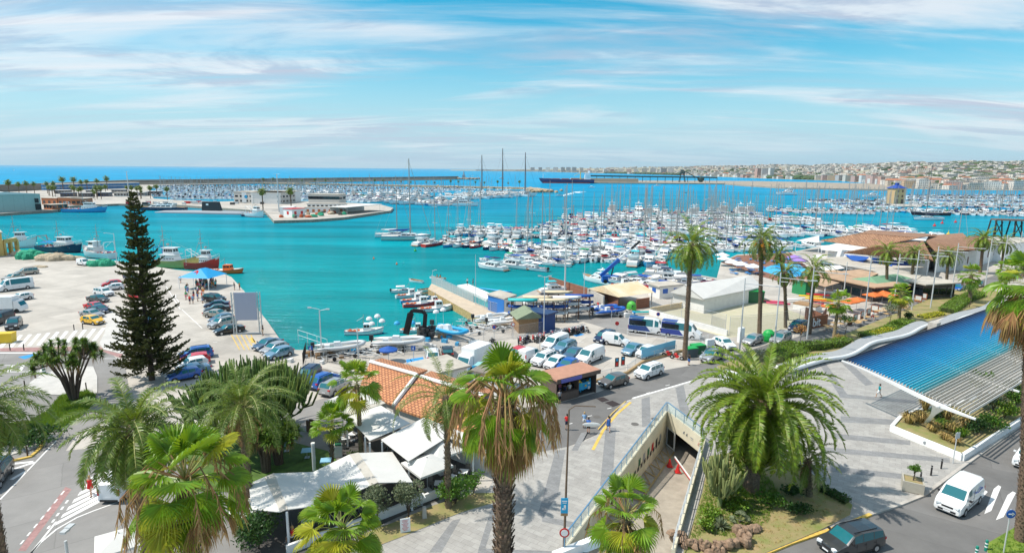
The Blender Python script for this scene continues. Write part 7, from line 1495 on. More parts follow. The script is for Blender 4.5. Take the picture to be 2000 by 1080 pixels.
for k in range(46):
 x,y=rnd(1420,1560),rnd(502,538)
 if 1480<x<1590 and 514<y<540 and random.random()<.8:y=rnd(500,512)
 g=G(x,y,.04)
 if bed0 is None:
  bed0=thing('sunbed', 'blue sunbed on the beach club deck', 'sunbed',g,rnd(0,3), 'sunbeds on the beach club deck');m=MB();m.box((0,0,.3),(1.9,.65,.08));m.build('mattress',mat('sunbed_blue',(.02,.2,.5),.7),bed0);m=MB();[m.box((sx,sy,.13),(.05,.05,.26))for sx in(-.85,.85)for sy in(-.28,.28)];m.build('frame',WHITE,bed0)
 else:dup(bed0,g,rnd(0,3))
for i,(x,y,mm_,c_)in enumerate(((1414,519,CANW, 'pinkish white'),(1430,526,CANW, 'pinkish white'),(1446,530,CANW, 'pinkish white'),(1470,535,CANW, 'pinkish white'),(1410,511,CANW, 'pinkish white'),(1550,516,mat('canvas_violet',(.30,.18,.5),.8), 'violet'),(1562,522,MATS['canvas_violet'], 'violet'),(1520,505,SAILB, 'blue'),(1600,515,CANW, 'white'))):
 parasol(G(x,y,.04),4.2,2.8, '%s parasol on the beach club deck, %s'%(c_,['by the boats', 'second row', 'third row', 'at the pool edge', 'farthest left', 'left of the two violet ones', 'right of the two violet ones', 'behind the pool', 'beside the sail roof'][i]),mm_, 'beach club parasols',rnd_=True)
for i,(x,y)in enumerate(((1622,620),(1655,610),(1672,606),(1702,596),(1722,592),(1738,598))):
 parasol(G(x,y,.02),2.8,2.7, 'orange parasol over the café terrace, number %s from the court'%['one', 'two', 'three', 'four', 'five', 'six'][i],mat('canvas_orange',(.62,.15,.03),.8), 'orange café parasols',rz=.5)
tbw=table(G(1640,630,.02), 'light wooden café table beside the promenade',.5,mat('light_wood',(.5,.32,.14),.6), 'café tables',.9, 'cafe_table')
for k in range(34):
 u=random.random();x=1612+u*200;y=650-u*62+rnd(-9,7);dup(tbw,G(x,y,.02),rnd(.3,.7))
wsc=thing('wind_screen', 'wooden framed glass wind screen along the café terrace', 'screen',G(1670,628,.02),R(32), 'café wind screens');m=MB();m.box((0,0,.7),(1.4,.1,1.4));m.build('frame',mat('frame_brown',(.25,.09,.04),.7),wsc);m=MB();m.box((0,0,.85),(1.1,.13,.9));m.build('pane',mat('pane_white',(.6,.62,.6),.3),wsc)
for x,y in((1660,634),(1684,622),(1696,616),(1708,610),(1793,590),(1803,585),(1815,582),(1826,577),(1840,572),(1850,568)):dup(wsc,G(x,y,.02),R(32)+(pi/2 if x>1700 else 0))
t=thing('letter_sign', 'big white letters leaning at the café wall', 'sign',G(1598,640,.02),R(30));m=MB();m.box((0,.2,1.0),(5.6,.15,2.2));m.build('board',mat('frame_brown',(.25,.09,.04)),t)
fcu=bpy.data.curves.new('letters', 'FONT');fcu.body='bit';fcu.size=2.2;fcu.extrude=.06;fo=bpy.data.objects.new('letters',fcu);C.objects.link(fo);dg=bpy.context.evaluated_depsgraph_get();me=bpy.data.meshes.new_from_object(fo.evaluated_get(dg));bpy.data.objects.remove(fo);me.materials.clear();me.materials.append(WHITE);lo=bpy.data.objects.new('lettering',me);C.objects.link(lo);lo.parent=t;lo.location=(-1.7,.05,.35);lo.rotation_euler=(R(90),0,0)
def kayak(px,py,rz,m_,label,z=.25,L=4.6):
 g=G(px,py,z);k=MB();k.loft([[(x,-w_,.05),(x,0,-.12),(x,w_,.05),(x,0,.24)]for x,w_ in((-L/2,.02),(-L*.3,.26),(0,.34),(L*.3,.26),(L/2,.02))]);o=k.build('kayak',m_,loc=(g.x,g.y,z+.1),smooth=True);o.rotation_euler=(0,0,rz);return tag(o,label, 'kayak', 'kayaks beside the sand court')
PNK=mat('kayak_pink',(.65,.08,.16),.4)
for i,(x,y,m_,rz,z,lb)in enumerate(((1508,590,PNK,-.25,.2, 'pink kayak lying nearest the court, left'),(1520,594,PNK,-.25,.2, 'pink kayak lying nearest the court, right'),(1583,580,YELLOW,-.3,1.0, 'yellow kayak on the top of the rack'),(1596,585,YELLOW,-.3,.6, 'yellow kayak on the middle of the rack'),(1604,589,ORANGE,-.3,.3, 'orange kayak on the rack'),(1585,594,PNK,-.3,.2, 'pink kayak under the rack, left'),(1602,598,PNK,-.3,.2, 'pink kayak under the rack, right'),(1598,577,RED,-.3,1.0, 'red kayak behind the yellow ones'),(1470,585,YELLOW,-.25,.2, 'yellow kayak by the dark green storage bin'),(1484,588,YELLOW,-.25,.2, 'yellow kayak right of its twin by the storage bin'),(1553,586,WHITE,.2,.4, 'white kayak left of the racks'),(1620,572,WHITE,-.3,1.0, 'white surfboard under the tan awning'),(1650,570,WHITE,-.3,.9, 'white surfboard at the right of the racks'),(1252,611,TEAL,.12,.3, 'teal covered dinghy beside the bottle bank'))):kayak(x,y,rz,m_,lb,z)
bld('green_container', 'green container behind the kayak racks', 'container',(1546,572),(1572,578),3,2.5,mat('container_green',(.02,.22,.08),.6),DGREEN, 'flat',1,.02)
bld('rack_store', 'low white storage boxes below the kayak racks', 'shed',(1548,604),(1592,612),3,1.1,WHITEM,WOOD, 'flat',1,.02)
wall([(1572,622),(1604,636),(1612,624)],2.2,.2, 'brown wooden wall at the corner of the café',BRK, 'board_wall')
# ============== CARS, MOTORCYCLES, PEOPLE
random.seed(41)
def cr(sty,col,x,y,d,label,cat='car',**k):
 h=ang((x,y),(x+d[0],y+d[1]));return car(sty,col,x,y,math.degrees(h),label,cat,**k)
for a in(('wagon', 'beige',53,536,(-30,3), 'silver people carrier at the far left, farthest of its row'),('sedan', 'beige',27,546,(-30,5), 'beige sedan behind the long white van'),('minibus', 'white',30,566,(-30,4), 'long white panel van with one dark side window', 'van'),('hatch', 'white',41,586,(-30,5), 'white hatchback in front of the white box truck'),('van', 'darkgrey',-2,632,(-30,10), 'dark grey van cut by the left edge', 'van'),('suv', 'black',28,640,(-8,9), 'black off-road car facing the yellow waste container'),('smallvan', 'white',164,518,(30,4), 'small white van in front of the green covered heap', 'van'),('hatch', 'red',218,559,(-30,3), 'red hatchback half behind the pine, farthest in the row'),('hatch', 'white',222,566,(-30,3), 'white hatchback half behind the pine'),('suv', 'white',203,577,(30,4), 'white car with red tail lights left of the pine'),('sedan', 'darkgrey',192,589,(30,3), 'dark slate sedan left of the pine'),('sedan', 'red',187,604,(30,4), 'dark red sedan behind the navy one'),('sedan', 'navy',195,610,(30,5), 'navy sedan between the red and the silver one'),('sedan', 'silver',180,619,(30,4), 'silver sedan beside the yellow car'),('hatch', 'yellow',182,632,(30,4), 'bright yellow small hatchback'),('suv', 'black',419,589,(30,2), 'black off-road car beside the crowd on the quay'),('sedan', 'navy',424,600,(-30,2), 'navy sedan second in the quay row'),('sedan', 'black',424,609,(-30,3), 'black sedan third in the quay row'),('sedan', 'beige',424,619,(30,1), 'beige silver sedan in the middle of the quay row'),('hatch', 'steelblue',432,629,(-30,6), 'blue grey hatchback partly behind the billboard'),('suv', 'silver',434,638,(-30,7), 'silver car partly behind the billboard'),('sedan', 'black',448,650,(-30,5), 'shiny black sedan at the foot of the billboard'),('sedan', 'steelblue',523,679,(-30,9), 'blue sedan farthest of three by the yellow hatching'),('hatch', 'silver',536,688,(-30,9), 'silver green hatchback, middle of three by the hatching'),('hatch', 'lightblue',545,697,(-30,8), 'light blue hatchback nearest the giant cactus'),('suv', 'blue',383,699,(-30,4), 'blue car just right of the pine foot'),('hatch', 'red',380,710,(-30,4), 'red hatchback right of the pine foot'),('hatch', 'white',375,719,(-30,6), 'white hatchback right of the pine foot'),('sedan', 'lightblue',374,731,(-30,6), 'light blue sedan above the giant cactus'),('hatch', 'blue',360,740,(-30,6), 'blue hatchback hidden between pine and cactus'),('hatch', 'lightblue',272,640,(30,5), 'pale blue hatchback behind the pine trunk'),('sedan', 'blue',285,632,(30,5), 'blue sedan seen through the pine'),('hatch', 'red',268,585,(30,5), 'red hatchback seen through the pine'),('sedan', 'navy',258,546,(30,4), 'navy sedan behind the upper pine'),('hatch', 'red',270,575,(-30,3), 'small red car behind the pine'),('suv', 'navy',602,741,(-30,22), 'dark blue car farthest of three beside the cactus'),('suv', 'blue',634,752,(30,-14), 'bright blue car in the middle of three beside the cactus'),('suv', 'silver',656,764,(30,-16), 'silver car behind the tall fan palm'),('suv', 'white',844,702,(-2,-9), 'white estate car seen from behind beside the blue bay'),('hatch', 'black',874,694,(-1,-9), 'black hatchback seen from behind'),('wagon', 'silver',927,686,(-2,-9), 'silver green people carrier by the fence, seen from behind'),('hatch', 'red',1018,694,(20,-9), 'red hatchback left of the white cars'),('smallvan', 'white',1037,702,(20,-7), 'white van with side windows next to the red hatchback', 'van'),('suv', 'white',1062,709,(-20,9), 'white off-road car in the middle of the car park'),('hatch', 'white',1084,716,(-20,10), 'white hatchback behind the kiosk'),('hatch', 'blue',1108,722,(-20,12), 'blue hatchback hidden behind the kiosk roof'),('sedan', 'steelblue',1121,698,(-20,10), 'steel blue sedan in the middle row'),('van', 'white',1152,705,(-20,9), 'white panel van parked right of the blue sedan', 'van'),('suv', 'lightblue',1103,686,(-20,9), 'pale blue car with sunroof beside the white minibus'),('van', 'white',1084,679,(-20,8), 'white passenger van with blue emblem', 'van'),('wagon', 'navy',1181,666,(-20,9), 'navy people carrier beside the small white van'),('smallvan', 'white',1203,673,(20,3), 'small white van facing right beside the navy carrier', 'van'),('sedan', 'lightblue',1236,689,(-20,9), 'light blue sedan left of the banner'),('hatch', 'white',1262,695,(-20,9), 'white and blue car behind the banner'),('hatch', 'white',1414,678,(20,9), 'white car leaving between the white pillars'),('suv', 'silver',1390,703,(-20,9), 'silver off-road car with blue tinted bonnet on the road'),('hatch', 'silver',1470,671,(-20,7), 'silver small hatchback beside the green bottle bank'),('wagon', 'silver',1524,668,(-20,9), 'silver people carrier right of the green bottle bank'),('wagon', 'navy',1558,645,(-20,9), 'dark blue estate car parked by the court'),('suv', 'white',1267,734,(-20,7), 'white off-road car driving on the harbour road'),('hatch', 'taupe',1198,752,(-20,5), 'grey brown hatchback beside the kiosk'),('smallvan', 'white',1845,573,(-20,9), 'white van farthest up the promenade road', 'van'),('sedan', 'blue',1872,567,(-20,8), 'blue car behind the white van on the promenade'),('sedan', 'darkgrey',1912,560,(-20,9), 'dark grey car near the right lamp posts'),('van', 'white',1871,985,(-20,17), 'white delivery van crossing the avenue', 'van'),('wagon', 'darkgrey',1660,1070,(-20,5), 'dark grey people carrier with roof rails on the avenue'),('suv', 'white',2012,906,(-20,17), 'white car cut by the right edge'),('suv', 'black',-12,942,(-9,11), 'black car cut by the left edge'),('smallvan', 'white',246,958,(12,-10), 'white van with red lights behind the arching date palm', 'van')):
 o=cr(*a[:5],*a[5:])
t=cr('minibus', 'white',1265,650,(30,3), 'blue and white minibus, left one of the pair', 'minibus');t2=cr('minibus', 'white',1330,658,(30,4), 'blue and white minibus, right one of the pair', 'minibus')
BP=mat('livery_blue',(.008,.05,.22),.35,coat=.4);VP=mat('livery_violet',(.015,.04,.26),.35,coat=.4)
for tt,q in((t,BP),(t2,VP)):
 m=MB();w_=1.035
 for s in(-1,1):
  for(z0,z1)in((.52,1.36),):m.quad((-3.16,s*w_,z0),(.55,s*w_,z0),(-.15,s*w_,z1),(-3.16,s*w_*.985,z1));m.quad((-3.10,s*(.985),1.38),(-.9,s*(.985),1.38),(-.9,s*(.87),2.50),(-3.10,s*.87,2.5))
 m.add([(-3.12,-.80,2.62),(-.7,-.80,2.62),(-.7,.80,2.62),(-3.12,.80,2.62)],[(0,1,2,3)]);m.build('livery_panel',q,tt)
 m=MB()
 for s in(-1,1):m.quad((-3.0,s*1.02,1.45),(-.3,s*1.02,1.45),(-.3,s*.92,2.25),(-3.0,s*.92,2.25))
 m.build('side_window',DGLASS,tt)
def truck(px,py,d,label,L=5.6,box=WHITE,cab=PAINT['white'],h=3.1):
 t=thing('box_truck',label, 'truck',G(px,py,.012),ang((px,py),(px+d[0],py+d[1])));m=MB();m.box((-.7,0,.85+(h-.85)/2),(L-1.4,2.2,h-.85));m.build('cargo_box',box,t);m=MB();m.loft([[(x,-1,.35),(x,-1,z),(x,1,z),(x,1,.35)]for x,z in((L/2-1.35,2.3),(L/2-.7,2.3),(L/2-.15,1.3),(L/2,.9))]);m.build('cab',cab,t);m=MB();m.quad((L/2-.68,-.9,2.24),(L/2-.13,-.9,1.34),(L/2-.13,.9,1.34),(L/2-.68,.9,2.24));m.build('windscreen',GLASS,t)
 for x in(L/2-.9,-L/2+1.1):
  for s in(-1,1):m=MB();m.tube([(x,s*.8,.4),(x,s*1.08,.4)],.4,12);m.build('wheel',BLACK,t)
 m=MB();m.box((-.7,0,.6),(L-1.4,1.9,.3));m.build('chassis',DARK,t);return t
truck(6,610,(30,-1), 'white box truck at the left edge behind the dark van',7.4);truck(925,718,(-20,9), 'white box truck behind the great fan palm',5.4)
t=thing('van_mark', '', '');bpy.data.objects.remove(t)
for o in[x for x in C.objects if x.get('label')=='white delivery van crossing the avenue']:
 m=MB()
 for k in range(9):x=-1.9+k*.2;m.add([(x,1.0,1.32+.04*sin(k)),(x+.22,1.0,1.32+.04*sin(k+1)),(x+.22,.985,1.46+.10*sin(k*.9+1)),(x,.985,1.46+.10*sin(k*.9))],[(0,3,2,1)]);m.add([(x,-1.0,1.32),(x+.22,-1.0,1.32),(x+.22,-.985,1.46+.08*sin(k*.9+1)),(x,-.985,1.46+.08*sin(k*.9))],[(0,1,2,3)])
 m.build('side_emblem',BLUE,o)
m0=make_moto('red motorcycle under the tallest date palm',RED);m0.location=G(1322,702);m0.rotation_euler=(0,0,2.6);kids(m0)
dup(m0,G(1306,697),2.9, 'red scooter left of the red motorcycle');dup(m0,G(963,672),2.2, 'lone black motorcycle in the car park',swap={'red_paint':TRIM})
MC=[TRIM,mat('paint_moto_grey',(.2,.2,.22),.3),RED,NAVY,LGREY]
k=0
for(x0,x1,y0,y1,n,lb)in((1012,1036,664,672,6, 'in the cluster before the timber hut'),(1040,1064,662,668,6, 'in the cluster by the blue shed'),(1068,1145,645,664,26, 'in the long row under the boat racks'),(1140,1180,595,606,5, 'by the inflatable boats')):
 for i in range(n):
  u=(i+.5)/n;dup(m0,G(x0+(x1-x0)*u+rnd(-2,2),y1+(y0-y1)*u+rnd(-2.5,2.5)),rnd(1.2,2.2), 'parked motorcycle '+lb, 'motorcycles '+lb,swap={'red_paint':MC[(k*7)%5]});k+=1
for a in((178,966,-70, 'person in a red strapless dress on the zebra crossing', 'walk', 'red', 'red',HAIRB,True),(1716,776,160, 'person in turquoise shirt and white shorts walking across the plaza', 'walk', 'cyan', 'white',HAIRD),(1107,838,90, 'person in red shirt beside the great fan palm', 'stand', 'red', 'navy',HAIRD),(1141,834,80, 'person in pale blue top left of the board carrier', 'stand', 'lightblue', 'white',HAIRB),(1149,845,70, 'person in blue shirt carrying a white board', 'arms', 'blue', 'black',HAIRD),(1188,842,90, 'person in short blue dress at the yellow line', 'walk', 'blue', 'blue',HAIRD,True),(1345,713,30, 'person in dark shirt and blue shorts at the red motorcycle', 'stand', 'black', 'blue',HAIRD),(1704,625,100, 'person in white top and red shorts on the promenade', 'walk', 'white', 'red',HAIRD),(353,553,90, 'person in white walking alone on the quay', 'walk', 'white', 'grey',HAIRD),(1093,772,110, 'person in pink top at the kiosk counter', 'stand', 'pink', 'blue',HAIRD),(1103,776,95, 'person with backpack at the kiosk counter', 'stand', 'navy', 'black',HAIRD),(1112,773,90, 'person in white top in front of the kiosk', 'stand', 'white', 'beige',HAIRB),(1121,770,80, 'person in black at the right of the kiosk queue', 'stand', 'black', 'navy',HAIRD),(1093,788,100, 'person in grey behind the kiosk queue', 'stand', 'grey', 'black',HAIRD),(858,706,60, 'person standing between the parked cars', 'stand', 'beige', 'grey',HAIRD),(458,566,0, 'person in black leaning at the quay edge', 'stand', 'black', 'grey',HAIRD),(468,566,0, 'person in orange shirt at the quay edge', 'stand', 'orange', 'navy',HAIRD),(514,655,200, 'person in black sitting on the quay rocks', 'stand', 'black', 'beige',HAIRD),(913,557,150, 'bare armed rower standing left on the floating stage', 'arms', 'white', 'black',HAIRD),(924,558,200, 'rower in dark vest standing right on the floating stage', 'stand', 'navy', 'black',HAIRD)):
 x,y,f,lb,ps,tp,bt,hr=a[:8];person(x,y,f,lb,ps,tp,bt,hr,a[8]if len(a)>8 else False,z=.12 if y>800 and x>1100 or x==1716 else.012)
bd_=MB();bd_.ell((0,0,0),(.95,.06,.24),12,6);g=G(1152,845,.12);o=bd_.build('bodyboard',WHITE,loc=(g.x+.1,g.y-.25,1.15));tag(o, 'white bodyboard held under the arm of the person in blue', 'board')
person(572,1058,180, 'person in red top and white shawl seated at the terrace', 'sit', 'red', 'white',HAIRB,z=.03)
cc=['red', 'white', 'blue', 'navy', 'black', 'orange', 'pink', 'lightblue', 'grey', 'green', 'beige', 'cyan']
for i in range(54):
 if i<34:x,y=rnd(382,424),rnd(552,566)
 else:x,y=rnd(358,398),rnd(566,594)
 if x>396 and y>574:x-=25
 tp=cc[i*5%12];bt=cc[(i*7+3)%12];w='under the blue tent' if i<34 else 'in the crowd by the tent'
 person(x,y,rnd(0,360), 'person in %s shirt and %s shorts %s'%(tp,bt,w), 'stand',tp,bt,HAIRD if i%4 else HAIRB,group='people '+w,h=rnd(1.6,1.82))
# ============== BOATS
random.seed(51)
cs={}
protos={'motor':boat_motor('x'), 'cruiser':boat_cruiser('x'), 'sail':boat_sail('x'), 'yacht':boat_yacht('x',17,4.6), 'fish':boat_small_fishing('x',HULLW), 'row':boat_row('x')}
for o in protos.values():
 kids(o);[kids(c)for c in o.children]
CANS=[('blue',CANB),('white',CANW),('navy',CANN),('turquoise',CANT),('red',CANR),('blue',CANB),('white',CANW),('white',CANW),('white',CANW),('blue',CANB),('navy',CANN),('white',CANW),('green',CANG)]
HUL=[('white',HULLW)]*20+[('navy',HULLN)]*2+[('blue',HULLB),('red',HULLR)]
NM={'motor':'motorboat', 'cruiser':'cabin cruiser', 'sail':'sailboat', 'yacht':'motor yacht', 'fish':'fishing boat', 'row':'rowing boat'}
def put(kind,p,rz,where,sc=1.0,hl=None,cn=None,label=None,group=None,lean=0):
 h=hl or(random.choice(HUL)if kind!='yacht' else HUL[0]);c=cn or random.choice(CANS);lb=label or '%s %s with %s cover %s'%(h[0],NM[kind],c[0],where)
 if kind=='yacht' and not label:lb='%s motor yacht with flybridge %s'%(h[0],where)
 o=dup(protos[kind],p,rz,lb,group or(None if label else '%s %ss %s'%(h[0],NM[kind],where)),swap={'hull_white':h[1], 'canvas_blue':c[1]},sc=sc)
 if h[0]!='white':
  for ch in o.children:
   if not ch.name.startswith('hull'):
    for s in ch.material_slots:
     if s.material==h[1]:s.material=HULLW
 return o
nb={'sail':0, 'motor':0, 'cruiser':0, 'yacht':0}
pon=MB();PONT=[]
def pontoon(a,b,where,mix,sp=4.3,lo=1.0,hi=1.38,cap=None,both=True,lenr=10):
 A,B=G(*a,WZ),G(*b,WZ);d=B-A;L_=d.length;d.normalize();n=Vector((-d.y,d.x,0));PONT.append((A,B));m=MB();m.beam((A.x,A.y,WZ+.55),(B.x,B.y,WZ+.55),2.2,.25)
 k=0
 while k*12<L_:p=A+d*k*12;m.tube([(p.x,p.y,WZ-.5),(p.x,p.y,WZ+1.6)],.12,5);k+=1
 tag(m.build('pontoon',mat('pontoon_deck',(.42,.38,.32),.8,var=.2,vs=1)), 'long floating walkway '+where, 'pontoon');th=atan2(n.y,n.x)
 for s in((1,-1)if both else(1,)):
  x=1.0+rnd(0,2)
  while x<L_-1:
   kind=random.choice(mix);sc=rnd(lo,hi);ln_={'motor':6.5, 'cruiser':10.5, 'sail':10.5, 'yacht':17, 'fish':7.5}[kind]*sc;wd={'motor':2.4, 'cruiser':3.4, 'sail':3.3, 'yacht':4.6, 'fish':2.6}[kind]*sc
   if random.random()<.93:
    bow=1 if random.random()<.65 else-1;p=A+d*(x+wd/2)+n*s*(1.6+ln_/2)
    put(kind,(p.x,p.y,WZ),th+(0 if s*bow>0 else pi)+rnd(-.03,.03),where,sc)
   x+=wd+rnd(.12,.5)
SM=['sail', 'sail', 'cruiser', 'motor', 'cruiser', 'cruiser'];MO=['motor', 'motor', 'cruiser', 'fish', 'sail']
pontoon((838,473),(1092,493), 'in the front near row',['motor', 'motor', 'fish', 'cruiser', 'sail'],lo=.95,hi=1.3)
pontoon((1105,483),(1335,479), 'in the short middle row',['motor', 'motor', 'cruiser'],lo=.85,hi=1.1)
pontoon((872,456),(1330,470), 'in the second near row',SM)
pontoon((1050,441),(1420,448), 'in the third near row',['sail', 'cruiser', 'cruiser', 'motor'])
pontoon((1090,428),(1590,436), 'in the fourth near row',['sail', 'cruiser', 'cruiser', 'cruiser'])
pontoon((1350,463),(1735,452), 'in the inner right row',SM)
pontoon((985,511),(1240,497), 'in the boatyard row',['cruiser', 'motor', 'cruiser', 'sail'])
pontoon((1240,489),(1560,480), 'beside the beach club',['cruiser', 'motor', 'sail', 'motor'])
pontoon((960,448.5),(1330,455), 'in the first infill row',['motor', 'motor', 'fish'],lo=.7,hi=.95)
pontoon((1110,434.5),(1480,441), 'in the second infill row',['motor', 'motor', 'sail'],lo=.65,hi=.85)
pontoon((1180,418),(1480,423), 'in the fifth near row',['sail', 'cruiser', 'sail', 'yacht'])
pontoon((1110,502),(1300,512), 'behind the board fence',['cruiser', 'cruiser', 'motor'])
pontoon((1500,414),(1700,417), 'left of the harbour tower',['sail', 'cruiser', 'sail'])
pontoon((1640,466),(1850,466), 'behind the clubhouse roofs',['motor', 'sail', 'cruiser'])
pontoon((1640,410),(2060,424), 'in the front right marina',['sail', 'cruiser', 'motor', 'sail'],cap=1)
pontoon((1770,401),(2080,410), 'in the rear right marina',['sail', 'sail', 'cruiser'])
pontoon((700,390),(880,402), 'in the front left marina',['yacht', 'cruiser', 'cruiser', 'sail'])
pontoon((880,389),(1010,383), 'by the tall schooner',['yacht', 'yacht', 'sail'])
pontoon((560,381),(840,386), 'in the rear left marina',['cruiser', 'sail', 'motor', 'yacht'],sp=6)
def crowd(rows,seed,label):
 random.seed(seed);hm_=[MB()for _ in range(4)]
 for(a,b,mast)in rows:
  A,B=G(*a,WZ),G(*b,WZ);d=B-A;L_=d.length;d.normalize();n=Vector((-d.y,d.x,0));th=atan2(n.y,n.x)
  for s in(1,-1):
   x=0
   while x<L_:
    sl_=random.random()<mast;l=rnd(8,13);w_=l*.31;p=A+d*x+n*s*(l/2+1.5);ct,st=cos(th),sin(th);sg=random.choice((1,-1));h=rnd(.9,1.4)
    def T(u,v,z):u*=sg;return(p.x+u*ct-v*st,p.y+u*st+v*ct,WZ+z)
    hm_[0].add([T(-l/2,-w_*.4,-.2),T(-l/2,w_*.4,-.2),T(l*.2,w_*.45,-.2),T(l*.45,0,-.1),T(l*.2,-w_*.45,-.2),T(-l/2,-w_/2,h),T(-l/2,w_/2,h),T(l*.2,w_*.5,h*1.1),T(l/2,0,h*1.3),T(l*.2,-w_*.5,h*1.1)],[(5,6,7,8,9),(0,1,6,5),(1,2,7,6),(2,3,8,7),(3,4,9,8),(4,0,5,9)])
    ch=.5 if sl_ else rnd(1.2,2.4);c0=[T(-l*.2,-w_*.3,h),T(l*.2,-w_*.28,h),T(l*.2,w_*.28,h),T(-l*.2,w_*.3,h),T(-l*.18,-w_*.26,h+ch),T(l*.05,-w_*.25,h+ch),T(l*.05,w_*.25,h+ch),T(-l*.18,w_*.26,h+ch)]
    hm_[0].add(c0,[(4,5,6,7),(0,1,5,4),(3,0,4,7)]);hm_[1].add(c0,[(1,2,6,5),(2,3,7,6)],0)
    q=random.choice((0,1,1,2,0));hm_[2].box(T(-l*.3,0,h+(1.0 if sl_ else ch*.8)),(l*.3,w_*.5,.2),th,q)
    if sl_:M_=rnd(11,17);hm_[3].beam(T(l*.05,0,h),T(l*.05,0,M_),.22,.22);hm_[2].beam(T(l*.03,0,h+1.1),T(-l*.35,0,h+1.1),.4,.4,q)
    x+=w_+rnd(.6,1.8)
 t=thing('far_marina_boats',label, 'boats');t['kind']='stuff'
 for q_,nm,mm_ in((hm_[0], 'hulls',HULLW),(hm_[1], 'cabin_glass',DGLASS),(hm_[3], 'masts',MAST),(hm_[2], 'covers',[CANB,CANW,CANN])):o=q_.build(nm,mm_,t);o['kind']='stuff'
crowd([((345,389),(500,389),.4),((570,389.3),(735,394.5),.4),((300,385),(560,386),.4),((330,380),(700,379),.45),((320,376),(870,376),.5),((310,372),(900,372.5),.5),((305,368.5),(930,370),.45),((310,365.5),(760,366),.4),((560,385.5),(700,388),.35)],61, 'dense far rows of white boats filling the left marina basin')
crowd([((1720,394.5),(2080,400),.6),((1740,389),(2080,392),.6),((1780,384.5),(2080,386),.6),((1640,404),(1740,404),.5),((1590,396),(1720,396),.5),((1860,415),(2080,421),.5)],62, 'dense far rows of masts and white hulls in the right marina')
random.seed(53)
for o in protos.values():
 pass
def place(o,px,py,rz,label,z=WZ,sc=None,group=None):
 o.location=G(px,py,z);o.rotation_euler=(0,0,rz);o['label']=label
 if sc:o.scale=(sc,)*3
place(protos['motor'],950,512,2.4, 'blue topped motorboat with cabin nearest the jetty basin');place(protos['cruiser'],1000,523,2.55, 'white cabin cruiser with red cover opposite the jetty',sc=1.1);place(protos['sail'],1082,519,2.7, 'white sailboat with dark mast at the end of the nearest row');place(protos['yacht'],1400,428,-.1, 'large white flybridge yacht above the tallest date palm',sc=1.15);place(protos['fish'],852,607,.35, 'small fishing boat with white wheelhouse nearest in the jetty group');place(protos['row'],812,551,2.6, 'empty wooden rowing boat outermost at the jetty')
put('cruiser',G(960,526,WZ),2.5, '',1.0,('white',HULLW),('navy',CANN), 'white cruiser with dark cover left in the pair opposite the jetty');put('motor',G(1045,528,WZ),2.5, '',1.3,('white',HULLW),('white',CANW), 'white sports boat right of the red covered cruiser')
put('yacht',G(1165,552,WZ),2.2, '',.62,('white',HULLW),None, 'white sport cruiser berthed behind the board fence')
for i_,(x,y,rz,k_,s_)in enumerate(((1205,552,2.3, 'motor',1.2),(1222,549,.1, 'motor',1.1),(1216,560,.3, 'fish',.9),(1252,556,2.4, 'motor',1.3),(1268,562,2.2, 'cruiser',.75),(1290,566,2.8, 'motor',1.2),(1310,549,-.3, 'cruiser',.9),(1335,556,-.3, 'motor',1.2),(1300,540,-.35, 'cruiser',1.0),(1365,553,-.3, 'motor',1.1),(1120,592,.4, 'row',1.0),(1085,570,.3, 'cruiser',.7))):put(k_,G(x,y,.35),rz, 'laid up in the boatyard',s_)
put('motor',G(1238,548,.4),.2, '',1.2,('white',HULLW),('white',CANW), 'white motorboat ashore right of the blue crane')
for i,(x,y,rz,k_,h_,c_,s_)in enumerate(((788,571,.1, 'motor',HULLW,CANW,.85),(800,580,.45, 'fish',HULLW,CL_NET,.85),(812,590,.4, 'fish',HULLB,CL_NET,.9),(822,598,.35, 'fish',HULLR,CL_NET,1.0),(838,575,.5, 'row',HULLT,CANW,.9),(850,583,.45, 'row',HULLW,CANW,1),(868,592,.5, 'row',HULLB,CANW,1),(845,594,.45, 'fish',HULLR,CL_NET,.8),(832,568,.5, 'row',HULLW,CANW,.9))):
 put(k_,G(x,y,WZ),rz, '',s_,('x',h_),('x',c_),['white motorboat with engine at the outer left of the jetty group', 'white fishing boat second from the left at the jetty', 'blue hulled fishing boat in the jetty group', 'red hulled fishing boat in the jetty group', 'pale green rowing boat close to the jetty', 'white rowing boat with nets close to the jetty', 'blue rowing boat close to the jetty root', 'red and white fishing boat close under the jetty', 'white rowing boat at the jetty head'][i])
o=boat_row('white rowing gig with two rowers off the jetty head',5.5,1.2);place(o,856,546,-.6,o['label'])
for i,u in enumerate((-.4,.7)):g=G(856,546,WZ)+Vector((cos(-.6)*u,sin(-.6)*u,.12));person(0,0,150, 'seated rower in the white gig, '+['front one', 'rear one'][i], 'sit', 'orange' if i else 'beige', 'black',HAIRD,at=g)
kayak(968,568,-.5,SKYB, 'blue racing shell moored at the floating stage',WZ+.2,9)
put('fish',G(712,652,WZ),.15, '',.9,('white',HULLW),('x',CL_NET), 'white workboat with round fishing lamps at the slipway');put('fish',G(812,648,WZ),.2, '',.75,('white',HULLW),('x',CL_NET), 'small boat with blue lamps beside the black loader')
ld=mat('lamp_dome',(.7,.72,.72),.4)
